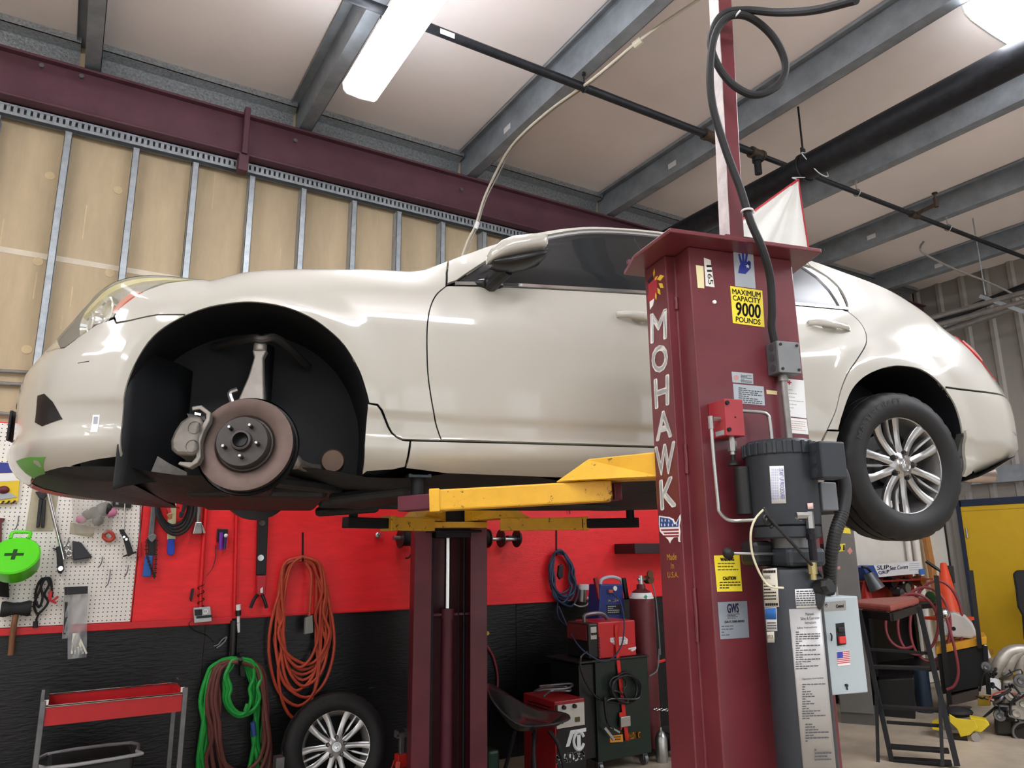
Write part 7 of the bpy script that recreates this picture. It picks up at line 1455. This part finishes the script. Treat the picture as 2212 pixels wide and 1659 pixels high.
# gas cylinder on its cart
GY = 4.95
gx = onY(1391, 1400, GY).x; zt = onY(1386, 1275, GY).z; GR = .105
t = thing('gas_cylinder', (gx, GY, 0), 'tall maroon gas cylinder with white neck label beside the welder', 'gas cylinder')
build('body', MB().lathe([(.001, .06), (GR*.96, .06), (GR, .075), (GR, zt-.10), (GR*.93, zt-.05), (GR*.7, zt-.01), (.04, zt+.012), (.035, zt+.05), (.001, zt+.05)], (gx, GY, 0), (0, 0, 1), 32), mat('cylinder_maroon', '5c2428', .4, .2, var=.2), t)
build('neck_label', MB().lathe([(GR*.965, zt-.065), (GR*.80, zt-.022), (GR*.805, zt-.018), (GR*.975, zt-.062)], (gx, GY, 0), (0, 0, 1), 32), m_wl, t); c = V(gx-.03, GY-GR*.87, zt-.05)
build('hazard_mark', MB().poly3([c+V(-.02, 0, 0), c+V(0, .004, .018), c+V(.02, 0, 0), c+V(0, -.004, -.018)], (0, -.004, 0)), mat('diamond_green', '1f8a5c', .5), t, smooth=0)
build('valve', MB().cyl((gx, GY, zt+.05), (gx, GY, zt+.12), .02, n=10).cyl((gx-.03, GY, zt+.09), (gx+.09, GY, zt+.09), .012, n=8), m_steel, t)
build('regulator', MB().cyl((gx+.09, GY-.03, zt+.085), (gx+.09, GY+.03, zt+.085), .035, n=14).cyl((gx+.07, GY-.05, zt+.13), (gx+.07, GY-.035, zt+.13), .032, n=14), mat('regulator_brass', '6a4a38', .4, .6), t)
build('gas_hose', MB().tube([(gx+.10, GY-.03, zt+.05), (gx+.125, GY-.04, zt-.1), (gx+.13, GY-.05, zt-.5), (gx+.12, GY-.05, .80), (gx+.02, GY-.13, .66), (gx-.10, GY-.16, .62)], .006, 7, 5), mat('hose_grey', '6a6a6c', .5), t)
t = thing('cylinder_cart', (gx, GY, 0), 'small wheeled cart holding the gas cylinder', 'cart')
build('toe_plate', MB().bb((gx-.13, GY-.12, .045), (gx+.15, GY+.12, .058)), m_dark, t, smooth=0)
for s_ in (-1, 1):
    c = V(gx+.165, GY-.10+s_*.09, .10); build('wheel', MB().lathe([(.05, -.02), (.095, -.02), (.10, -.012), (.10, .012), (.095, .02), (.05, .02)], c, (0.3, 1, 0), 28).lathe([(.001, -.022), (.02, -.026), (.025, -.015), (.05, -.012), (.05, .012), (.001, .02)], c, (.3, 1, 0), 20), m_rubber, t)
build('frame', MB().bar((gx+.14, GY, .06), (gx+.14, GY+.06, 1.2), .03, .02, up=(0, 1, 0)), m_dark, t, smooth=0)
build('red_clamp', MB().tube([(gx+.106, GY-.03, .70), (gx+.15, GY-.03, .70), (gx+.20, GY-.02, .705)], .012, 8, 2), mat('strap_red', 'c8281e', .6), t)
b = MB()
for k in range(9): b.tube([V(gx-.02+.026*k, GY-.115, .36-.004*k)+V(.016*math.cos(q), .0 if k % 2 else .008*math.sin(q), .009*math.sin(q) if k % 2 else 0) for q in np.linspace(0, 2*math.pi, 9)[:-1]], .003, 6, 1, True)
o = build('safety_chain', b, m_steel, t); o['kind'] = 'stuff'
one('small_bottle', MB().lathe([(.001, 0), (.045, 0), (.048, .02), (.048, .17), (.03, .21), (.012, .225), (.012, .25), (.001, .25)], (gx-.06, GY-.22, .0), (0, 0, 1), 20), m_steel, 'small silver bottle standing at the foot of the gas cylinder', 'bottle')
one('wood_wedge', MB().bar((gx+.20, GY+.10, .0), (gx+.10, GY+.30, .55), .12, .02, up=(0, 1, 0)), mat('plywood', '9a7a50', .6, var=.2), 'plywood offcut leaning behind the gas cylinder cart', 'wood', smooth=0)
one('green_jug', MB().bb((onY(1060, 1640, 5.0).x-.05, 4.95, 0), (onY(1060, 1640, 5.0).x+.05, 5.1, .22)), mat('jug_green', '123a2a', .4), 'dark green container on the floor behind the stool', 'container', smooth=0, bevel=.02)
t = thing('black_case', (onY(1190, 1450, 5.3).x, 5.4, .0), 'flat black panel leaning on the wall behind the charger', 'panel'); build('panel_sheet', MB().bb((onY(1157, 1450, 5.4).x, 5.40, .0), (onY(1226, 1450, 5.4).x, 5.42, onY(1190, 1430, 5.4).z)), mat('panel_black', '0b0b0c', .3), t, smooth=0)
# ================================================================ right-hand corner: door, cabinet, bench, ladder, engine, jack
d1 = struct(build('door_1', MB().bb((RX-.045, 4.28, 0), (RX-.002, 5.24, 2.115)), mat('door_yellow', 'd2ac24', .45, var=.06), smooth=0), 'plain yellow steel door in the corrugated side wall', 'door')
build('door_header', MB().bb((RX-.06, 4.2, 2.118), (RX-.001, 5.22, 2.20)), mat('header_navy', '1e2a42', .5), d1, smooth=0); build('door_jamb', MB().bb((RX-.06, 5.243, 0), (RX-.001, 5.29, 2.2)), mat('header_navy', '1e2a42', .5), d1, smooth=0)
build('hinge', MB().cyl((RX-.055, 5.20, 1.72), (RX-.055, 5.20, 1.84), .012, n=10), m_steel, d1)
build('door_edge_line', MB().bb((RX-.049, 4.28, 2.055), (RX-.045, 5.24, 2.062)), mat('door_line', 'a8861a', .5), d1, smooth=0)
one('wood_post', MB().bar((9.45, 5.36, .0), (9.30, 5.40, 2.35), .10, .05, up=(0, 1, 0)), mat('post_wood', 'b07a48', .6, var=.25, vs_=10, stretch=(5, 5, 1)), 'bare timber post standing in the corner beside the yellow door', 'post', smooth=0)
one('white_pipe', MB().cyl((9.02, 5.44, .3), (9.02, 5.44, 2.9), .03, n=12), m_white, 'left white vertical pipe in the corner by the timber post', 'pipe'); one('white_pipe', MB().cyl((9.16, 5.42, .3), (9.16, 5.42, 2.9), .04, n=12), m_white, 'right white vertical pipe in the corner by the timber post', 'pipe')
def facing(px, py, dz=0., dist=None):
    P = onZ(px, py, dz); n = V(P.x-CAM.x, P.y-CAM.y, 0).normalized(); s_ = n.cross(V(0, 0, 1))
    return (lambda x, y, off=0.: onP(x, y, P+n*off, n)), n, s_, P
# grey cabinet and black tool chest
f, n, s_, P = facing(1860, 1566)
t = thing('grey_cabinet', P+n*.2, 'tall grey steel cabinet with stickers behind the starter box', 'cabinet')
zt = f(1838, 1085).z; xl = (f(1802, 1400)-P).dot(s_); xr = (f(1885, 1510)-P).dot(s_)
def fb(mb, a, b_, z0, z1, d0, d1_): 
    v = [P+s_*x+n*d+V(0, 0, z) for z in (z0, z1) for d in (d0, d1_) for x in (a, b_)]
    return mb.add(v, [(0, 2, 3, 1), (4, 5, 7, 6), (0, 1, 5, 4), (2, 6, 7, 3), (0, 4, 6, 2), (1, 3, 7, 5)])
m_cab = mat('cabinet_grey', '6b6a66', .45, .1, var=.08)
build('body', fb(MB(), xl, xr, .10, zt, 0, .45), m_cab, t, smooth=0, bevel=.006); build('plinth', fb(MB(), xl, xr+.02, 0, .098, .02, .45), mat('plinth_grey', '5a5854', .5), t, smooth=0)
for pts, m_, nm in ((((1818, 1139), (1836, 1141), (1838, 1153), (1820, 1151)), m_yl, 'yellow_sticker'), (((1803, 1176), (1826, 1174), (1825, 1190), (1803, 1193)), mat('sticker_yellow2', 'd8c83c', .5), 'logo_sticker'), (((1830, 1190), (1836, 1182), (1842, 1190), (1836, 1198)), mat('sticker_pink', 'c88a80', .5), 'diamond_sticker'), (((1808, 1224), (1815, 1223), (1815, 1230), (1808, 1230)), mat('sticker_pink', 'c88a80', .5), 'pink_sticker')):
    o = build(nm, MB().poly3([f(*p) for p in pts], n*-.002), m_, t, smooth=0)
    if nm == 'logo_sticker': b = MB(); text_on(b, 'D i', [f(*p)-n*.0026 for p in ((1805, 1179), (1824, 1177), (1824, 1188), (1805, 1190))], .0006, bold=.004); build('sticker_text', b, m_ink, o, smooth=0)
f2, n2, s2, P2 = facing(1800, 1545)
t = thing('tool_chest', P2+n2*.2, 'black tool chest with red drawer behind the grey cabinet', 'tool chest')
def fb2(mb, x0, x1, y0, y1, d0, d1_): 
    q = [f2(x0, y0, d0), f2(x1, y0, d0), f2(x1, y1, d0), f2(x0, y1, d0)]; return mb.poly3(q, n2*(d1_-d0))
build('case', fb2(MB(), 1740, 1796, 1095, 1400, .05, .30), m_black, t, smooth=0, bevel=.01); build('red_drawer', fb2(MB(), 1766, 1794, 1150, 1175, .02, .051), mat('drawer_red', 'a01c22', .4), t, smooth=0)
b = MB(); text_on(b, 'Po', [f2(*p, .048) for p in ((1777, 1097), (1790, 1097), (1790, 1105), (1777, 1105))], .001); build('chest_text', b, m_wl, t, smooth=0)
# ladder-like step stand with torn red pad
fL, nL, sL, PL = facing(1995, 1652)
t = thing('step_stand', PL, 'black steel step stand with torn red padded top', 'step stand'); m_lad = mat('ladder_black', '1b1c1e', .42, .3, var=.25)
def rail_(a, b_, w_=.035, d=.05, o0=0., o1=.25): return MB().bar(fL(*a, o0), fL(*b_, o1), w_, d, up=nL)
build('rail', rail_((1930, 1660), (1856, 1318)), m_lad, t, smooth=0, bevel=.003); build('rail', rail_((2068, 1655), (1985, 1312), .04), m_lad, t, smooth=0, bevel=.003)
for k, (xa, ya, xb, yb) in enumerate(((1872, 1402, 2016, 1412), (1880, 1440, 2010, 1444), (1898, 1526, 2028, 1534), (1915, 1560, 2035, 1568), (1920, 1612, 2050, 1622), (1928, 1640, 2056, 1648))):
    o = .25*(1655-ya)/340; build('step', MB().bar(fL(xa, ya, o), fL(xb, yb, o), .012 if k in (0, 3) else .09, .012 if k in (0, 3) else .02, up=(0, 0, 1)) if False else MB().bar(fL(xa, ya, o+.02), fL(xb, yb, o+.02), .10 if k not in (0, 3) else .03, .022), m_lad, t, smooth=0, bevel=.003)
for a, b_ in (((1893, 1500), (1897, 1650)), ((2030, 1508), (2036, 1655))): build('strut', MB().bar(fL(*a, .05), fL(*b_, -.06), .025, .02, up=nL), m_lad, t, smooth=0); 
build('base_foot', MB().bar(fL(1850, 1655, 0), fL(1950, 1659, 0), .06, .03), m_lad, t, smooth=0)
pt = [(1846, 1284), (1975, 1282), (1984, 1290), (1978, 1304), (1925, 1322), (1846, 1316)]
pd = MB(); v0 = [fL(*p, .16) for p in pt]; v1 = [fL(x, y, .45)+V(0, 0, .0) for x, y in pt]
zP = fL(1925, 1322, .08).z; pA, pB, pC = onZ(1840, 1314, zP), onZ(1925, 1323, zP), onZ(1986, 1305, zP)
build('pad', MB().poly3([pA, pB, pC, pC+nL*.35-sL*.03, pA+nL*.35], (0, 0, .055)), mat('pad_red_vinyl', '9a5248', .5, var=.25, vs_=14, wear=1.9, ws=20, col2='4a1f1c'), t, smooth=0, bevel=.018)
build('pad_frame', MB().bar(pA-V(0, 0, .035), pB-V(0, 0, .035), .03, .06).bar(pB-V(0, 0, .035), pC-V(0, 0, .035), .03, .06), m_lad, t, smooth=0)
# bench against the back wall behind the stand
by = 5.0
bx0, bx1 = 7.2, 8.9; bz = 1.0
t = thing('work_bench', ((bx0+bx1)/2, 5.2, 0), 'cluttered dark work bench against the white back wall', 'bench')
build('bench_top', MB().bb((bx0, 4.85, bz-.05), (bx1, WY-.03, bz)), m_dark, t, smooth=0, bevel=.004)
for x in (bx0+.04, bx1-.04):
    for y in (4.9, WY-.1): build('leg', MB().bb((x-.03, y-.03, 0), (x+.03, y+.03, bz-.05)), m_dark, t, smooth=0)
build('lower_shelf', MB().bb((bx0, 4.87, .3), (bx1, WY-.05, .33)), m_dark, t, smooth=0)
build('back_panel', MB().bb((bx0+.02, WY-.045, .33), (bx1-.02, WY-.03, bz-.05)), m_ink, t, smooth=0)
g = lambda px, py, y=5.15: onY(px, py, y)
zb_ = g(1925, 1245).z
t = thing('seat_cover_box', g(1935, 1250), 'white and blue long carton of seat covers on the parts rack', 'box')
fc = MB().poly3([g(1886, 1221), g(1988, 1212), g(1993, 1238), (g(1897, 1247))], (0, .16, 0)); build('carton', fc, m_wl, t, smooth=0)
build('blue_end', MB().poly3([g(1864, 1226, 5.149), g(1887, 1221, 5.149), (g(1899, 1246, 5.149)), g(1878, 1252, 5.149)], (0, .16, 0)), mat('carton_blue', '2c4a8c', .5), t, smooth=0)
m_cb = mat('carton_print', '5a74a8', .5)
for s__, q in (('SLIP', ((1894, 1222), (1920, 1220), (1920, 1229), (1895, 1231))), ('GRIP', ((1897, 1234), (1921, 1231), (1921, 1238), (1898, 1241))), ('Seat Covers', ((1922, 1223), (1961, 1220), (1961, 1228), (1922, 1232)))):
    b = MB(); text_on(b, s__, [g(*p, 5.149) for p in q], .001, bold=.0015); build('carton_text', b, m_cb, t, smooth=0)
for k in range(4): build('carton_line', MB().poly3([g(1964, 1217.5+k*4.5, 5.149), g(1986, 1215.5+k*4.5, 5.149), g(1986, 1216.6+k*4.5, 5.149), g(1964, 1218.6+k*4.5, 5.149)], (0, -.001, 0)), mat('carton_line', '9aa4b4', .6), t, smooth=0)
build('blue_flap', MB().poly3([g(1985, 1230, 5.14), g(1996, 1228, 5.14), g(1996, 1240, 5.14), g(1986, 1242, 5.14)], (0, -.01, 0)), mat('carton_blue2', '3a6ab0', .5), t, smooth=0)
t = thing('parts_rack', (g(1935, 1290).x, 5.25, bz), 'red parts rack crowded with dark fittings under the carton', 'rack')
x0, x1 = g(1868, 1270, 5.2).x, g(2000, 1270, 5.2).x
build('rack_back', MB().bb((x0, 5.34, bz), (x1, 5.36, zb_)), mat('rack_red', '8c2018', .5, var=.3), t, smooth=0); build('rack_base', MB().bb((x0, 5.12, bz), (x1, 5.36, bz+.02)), mat('rack_red', '8c2018', .5), t, smooth=0); build('rack_shelf', MB().bb((x0, 5.10, zb_-.055), (x1, 5.36, zb_-.04)), mat('rack_red', '8c2018', .5), t, smooth=0)
random.seed(9)
for k, (px, py, r, mm, lab) in enumerate(((1922, 1258, .055, m_dark, 'dark round fitting at the left of the red parts rack'), (1957, 1258, .05, m_dark, 'dark round fitting in the middle of the red parts rack'), (1953, 1270, .055, m_steel, 'bright valve body in the red parts rack'), (1986, 1255, .06, mat('brass3', '9a6a3a', .4, .6), 'brass-coloured fitting at the right of the red parts rack'), (1940, 1280, .045, m_dsteel, 'grey cap lying low in the red parts rack'))):
    c = g(px, py, 5.2); one('machine_fitting', MB().cyl(c-V(0, .05, 0), c+V(0, .05, 0), r, n=14).cyl(c+V(0, 0, -r*1.4), c+V(0, 0, r*1.3), r*.45, n=10), mm, lab, 'fitting', smooth=30)
c = g(1885, 1255, 5.0); t = thing('clamp_lamp', c, 'grey clamp lamp shade in front of the blue carton end', 'lamp'); build('shade', MB().lathe([(.05, -.09), (.085, .09), (.08, .09), (.045, -.085)], c, (.3, -.3, -1), 22), mat('shade_grey', '5a5c60', .4, .4), t); build('arm', MB().tube([c+V(0, 0, .08), c+V(-.06, 0, .13), c+V(-.16, 0, .15)], .012, 8, 3), m_black, t)
t = thing('red_bottle', g(1868, 1290, 5.1), 'red funnel-shaped bottle beside the clamp lamp', 'bottle'); build('bottle_body', MB().lathe([(.001, 0), (.06, 0), (.055, .1), (.03, .2), (.012, .26), (.001, .26)], V(g(1872, 1290, 5.1).x, 5.1, bz), (0, 0, 1), 18), mat('bottle_red', 'b8241c', .4), t)
# cart with yellow top, uprights, white guard, cone
f3, n3, s3, P3 = facing(2060, 1545)
t = thing('yellow_cart', P3+n3*.3, 'low cart with yellow deck edge and two black upright posts', 'cart')
build('deck', MB().poly3([f3(2022, 1397), f3(2131, 1375), f3(2131, 1391), f3(2022, 1414)], n3*.45), mat('deck_yellow', 'd89a20', .45, var=.1), t, smooth=0, bevel=.004)
build('cabinet', MB().poly3([f3(2025, 1415, .02), f3(2126, 1393, .02), f3(2130, 1480, .02), f3(2035, 1500, .02)], n3*.40), m_ink, t, smooth=0); build('shelf', MB().poly3([f3(2050, 1505), f3(2115, 1488), f3(2115, 1510), f3(2052, 1525)], n3*.4), mat('shelf_brown', '4a3f38', .6), t, smooth=0)
build('upright', MB().bar(f3(2022, 1243, -.02), f3(2054, 1545, -.02), .045, .03, up=n3), m_black, t, smooth=0); build('upright', MB().bar(f3(2097, 1232, -.02), f3(2117, 1400, -.02), .04, .03, up=n3), m_black, t, smooth=0)
build('front_leg', MB().bar(f3(2128, 1395, 0), f3(2136, 1500, 0), .04, .03, up=n3), m_black, t, smooth=0)
t = thing('wheel_guard', f3(2070, 1385, .1), 'white half-round grinder guard lying on the yellow cart', 'guard'); gp = [(2028, 1374), (2030, 1342), (2040, 1328), (2060, 1322), (2085, 1330), (2102, 1348), (2112, 1372), (2100, 1380)]
build('guard_shell', MB().poly3([f3(*p, .08) for p in gp], n3*.18), mat('guard_white', 'c9c4be', .45, var=.1), t, smooth=0, bevel=.02); c = f3(2060, 1358, .078); build('guard_hole', MB().cyl(c, c-n3*.003, .02, n=14), m_ink, t); c = f3(2038, 1325, .06); build('chrome_cap', MB().sph(c, .06, 16, 10), m_chrome, t)
t = thing('traffic_cone', (f3(2050, 1330, .35)), 'orange traffic cone standing behind the white guard', 'cone'); c = f3(2050, 1330, .4); zc = c.z-.02; build('cone_body', MB().lathe([(.15, 0), (.13, .02), (.03, .55), (.02, .56), (.001, .56)], (c.x, c.y, zc), (0.05, 0, 1), 24), mat('cone_orange', 'd0441c', .45), t); build('cone_base', MB().box((c.x, c.y, zc-.005), (.34, .34, .03)), mat('cone_orange', 'd0441c', .45), t, smooth=0)
one('gun_holster', MB().poly3([f3(2030, 1222, .45), f3(2060, 1222, .45), f3(2064, 1260, .45), f3(2044, 1262, .45)], n3*.08), m_black, 'black tool pouch hanging on the timber post', 'pouch', smooth=0, bevel=.01)
one('brush_handle', MB().cyl(f3(2000, 1212, .4), f3(2026, 1230, .4), .018, n=10).cyl(f3(2026, 1230, .4), f3(2036, 1238, .4), .013, n=10), m_black, 'black-handled brush sticking up left of the tool pouch', 'brush')
one('red_air_hose', MB().tube([f3(1950+50*math.cos(a)*(1+.0*a)+a*4.2, 1345+ (52+a*2.2)*math.sin(a), .02+.004*a) for a in np.linspace(1.2, 21, 60)], .014, 8, 3), mat('hose_maroon', '8a3a40', .45), 'coiled maroon air hose behind the step stand', 'hose')
one('hanging_hose', MB().tube([f3(2045, 1335, -.1), f3(2062, 1400, -.1), f3(2070, 1450, -.1), f3(2062, 1480, -.1), f3(2045, 1490, -.1)], .014, 8, 5), mat('hose_maroon', '8a3a40', .45), 'loop of maroon hose hanging off the yellow cart', 'hose')
one('green_brush', MB().sph(f3(2010, 1290, .2), .05, 12, 8, (1, 1, 1.2)), mat('brush_green', '1f4a20', .8, bump=1., bs=120), 'small dark green brush head above the step stand', 'brush')
one('crate', MB().poly3([f3(1895, 1468, -.35), f3(1975, 1464, -.35), f3(1978, 1578, -.35), f3(1905, 1586, -.35)], n3*.25), mat('crate_black', '101214', .4), 'black plastic crate behind the step stand', 'crate', smooth=0, bevel=.015)
one('blue_drum', MB().cyl(V(f3(1998, 1530, .05).x, f3(1998, 1530, .05).y, 0), V(f3(1998, 1530, .05).x, f3(1998, 1530, .05).y, f3(1998, 1440, .05).z), .075, n=20), mat('drum_blue', '22303e', .4), 'dark blue drum beside the black crate', 'drum')
# wooden chair by the yellow door
f4, n4, s4, P4 = facing(2155, 1500)
t = thing('wooden_chair', P4+n4*1.0, 'light wooden chair with fan-shaped back before the yellow door', 'chair'); m_cw = mat('chair_wood', 'b8842c', .45, var=.2, vs_=12, stretch=(4, 4, 1))
o = 1.0
build('top_rail', MB().poly3([f4(2113, 1328, o), f4(2183, 1326, o), f4(2184, 1345, o), f4(2114, 1347, o)], n4*.03), m_cw, t, smooth=0, bevel=.006)
for xa, xb in ((2122, 2140), (2132, 2144), (2143, 2150), (2153, 2156), (2163, 2161)): build('back_slat', MB().bar(f4(xa, 1346, o+.015), f4(xb, 1402, o+.015), .035, .014, up=n4, w1=.022), m_cw, t, smooth=0)
build('back_post', MB().bar(f4(2179, 1346, o+.015), f4(2188, 1410, o+.015), .04, .03, up=n4), m_cw, t, smooth=0); build('back_post', MB().bar(f4(2116, 1346, o+.015), f4(2124, 1410, o+.015), .04, .03, up=n4), m_cw, t, smooth=0)
build('seat', MB().poly3([f4(2115, 1402, o-.1), f4(2195, 1400, o-.1), f4(2198, 1412, o-.1), f4(2117, 1414, o-.1)], n4*.36), m_cw, t, smooth=0, bevel=.008)
zz = f4(2150, 1412, o-.1).z
for xx in (2122, 2192):
    for dd in (-.07, .2): c = f4(xx, 1410, o+dd); build('leg', MB().bar((c.x, c.y, zz), (c.x, c.y, 0), .035, .035, up=(0, 1, 0)), m_cw, t, smooth=0)
t = thing('office_chair', P4+n4*.25+s4*.3, 'black office chair back cut off by the right edge', 'chair'); o = .25
build('backrest', MB().poly3([f4(2188, 1240, o), f4(2196, 1232, o), f4(2260, 1232, o), f4(2262, 1390, o), (f4(2212, 1385, o)), f4(2208, 1330, o), f4(2198, 1312, o), f4(2194, 1275, o)], n4*.1), m_rubber, t, smooth=0, bevel=.02); c = f4(2235, 1395, o+.05); build('seat_column', MB().cyl(c, V(c.x, c.y, 0.02), .035, n=12), m_black, t); build('base_star', MB().box((c.x, c.y, .04), (.5, .06, .04)).box((c.x, c.y, .04), (.06, .5, .04)), m_black, t, smooth=0)
# small traffic cone with red band
t = thing('striped_cone', P4+n4*.45-s4*.1, 'white and red striped cone behind the engine', 'cone'); cb2 = f4(2138, 1470, .45); cb2 = V(cb2.x, cb2.y, 0)
hh = f4(2131, 1393, .45).z; hr1, hr0 = f4(2134, 1432, .45).z, f4(2134, 1422, .45).z
build('cone_body', MB().lathe([(.12, 0), (.02, hh), (.001, hh)], cb2, (0, 0, 1), 20), m_wl, t); k0, k1 = hr1/hh, hr0/hh; build('red_band', MB().lathe([(.123-.1*k0, hr1), (.123-.1*k1, hr0)], cb2, (0, 0, 1), 20), mat('band_red', 'c8281e', .5), t)
# engine on the floor at the right edge
fE, nE, sE, PE = facing(2165, 1590)
t = thing('engine', PE, 'removed engine with aluminium manifold and wiring on the floor at the right edge', 'engine'); m_alu = mat('engine_alu', 'a9a49a', .42, .6, var=.3, vs_=9); m_blk = mat('engine_block', '3c3833', .55, .4, var=.5, vs_=7)
def eb(x0, y0, x1, y1, d0, d1_, m_, nm, bev=.02): return build(nm, MB().poly3([fE(x0, y0, d0), fE(x1, y0, d0), fE(x1, y1, d0), fE(x0, y1, d0)], nE*(d1_-d0)), m_, t, smooth=0, bevel=bev)
eb(2150, 1520, 2260, 1588, .0, .45, m_blk, 'block'); eb(2165, 1470, 2260, 1525, .02, .4, m_alu, 'cylinder_head'); eb(2185, 1555, 2250, 1600, -.03, .35, mat('oil_pan', '2c2522', .5, .4), 'oil_pan')
for k in range(4): build('manifold_runner', MB().tube([fE(2145+k*26, 1460-k*3, .05+k*.05), fE(2160+k*24, 1430-k*5, .04+k*.05), fE(2180+k*22, 1408-k*2, .08+k*.04), fE(2215+k*14, 1405, .15+k*.03), fE(2245, 1425, .25)], .05-.004*k, 12, 5), m_alu, t)
eb(2135, 1425, 2180, 1460, .05, .25, m_alu, 'throttle_body', .03)
for px, py, r in ((2185, 1500, .06), (2205, 1470, .055), (2160, 1545, .05), (2195, 1540, .07), (2130, 1440, .04), (2210, 1520, .06)): c = fE(px, py, -.03); build('pulley', MB().lathe([(.001, -.03), (r*.4, -.035), (r*.5, -.02), (r*.9, -.02), (r, -.01), (r, .02), (.001, .02)], c, nE*-1 if False else nE, 20), m_alu if r > .055 else m_dsteel, t)
random.seed(4)
for k in range(14):
    x, y = random.uniform(2120, 2210), random.uniform(1440, 1560); pts = [fE(x+random.uniform(-22, 22)*j/2, y+random.uniform(-4, 22)*j/2, -.05+random.uniform(-.04, .06)) for j in range(5)]; build('wire', MB().tube(pts, random.choice((.006, .009, .012)), 7, 4), random.choice((m_black, m_rubber, m_rubber, m_dsteel)), t)
build('red_wire', MB().tube([fE(2135, 1515, -.06), fE(2150, 1498, -.06), fE(2180, 1494, -.06), fE(2225, 1515, -.06)], .007, 7, 5), mat('wire_red', 'b05048', .5), t)
build('pan_ring', MB().tube([fE(2210+22*math.cos(a), 1580+20*math.sin(a), -.04) for a in np.linspace(0, 2*math.pi, 15)[:-1]], .012, 8, 2, True), m_dsteel, t)
eb(2112, 1505, 2140, 1525, .25, .32, mat('stand_yellow', 'c8a828', .5), 'yellow_bracket', .006)
# yellow floor jack
fJ, nJ, sJ, PJ = facing(2085, 1600)
t = thing('floor_jack', PJ, 'yellow trolley jack on the floor behind the step stand', 'jack'); m_jy = mat('jack_yellow', 'd8c02a', .4, var=.15, coat=.1)
for dd in (0., .22): build('side_plate', MB().poly3([fJ(*p, dd) for p in ((2050, 1542), (2066, 1552), (2105, 1556), (2112, 1572), (2095, 1588), (2075, 1592), (2068, 1575), (2052, 1560))], nJ*.015), m_jy, t, smooth=0, bevel=.003)
build('lift_arm', MB().poly3([fJ(*p, .06) for p in ((2095, 1550), (2130, 1556), (2138, 1566), (2120, 1582), (2105, 1580))], nJ*.12), m_jy, t, smooth=0, bevel=.004); build('front_fork', MB().poly3([fJ(*p, .02) for p in ((2012, 1566), (2035, 1560), (2035, 1580), (2014, 1576))], nJ*.2), m_jy, t, smooth=0, bevel=.004)
build('cross_bar', MB().bar(fJ(2030, 1590, .1), fJ(2090, 1594, .1), .22, .02), m_dark, t, smooth=0)
for px, py in ((2108, 1590), (2040, 1585)): c = fJ(px, py, .0); c.z = .035; build('wheel', MB().cyl(c-nJ*.01, c+nJ*.03, .035, n=16), m_steel, t); build('wheel', MB().cyl(c+nJ*.20, c+nJ*.24, .035, n=16), m_steel, t)
one('rag', MB().sph(fJ(2070, 1538, .35)+V(0, 0, .0), .11, 14, 8, (1.3, 1, .4)), m_rubber, 'crumpled dark rag on the floor behind the trolley jack', 'rag')
one('metal_dish', MB().lathe([(.001, 0), (.06, .0), (.09, .02), (.092, .024), (.055, .006), (.001, .006)], (fJ(2075, 1532, .6)).xyz, (0, 0, 1), 24), m_steel, 'small bright metal dish behind the trolley jack', 'dish')
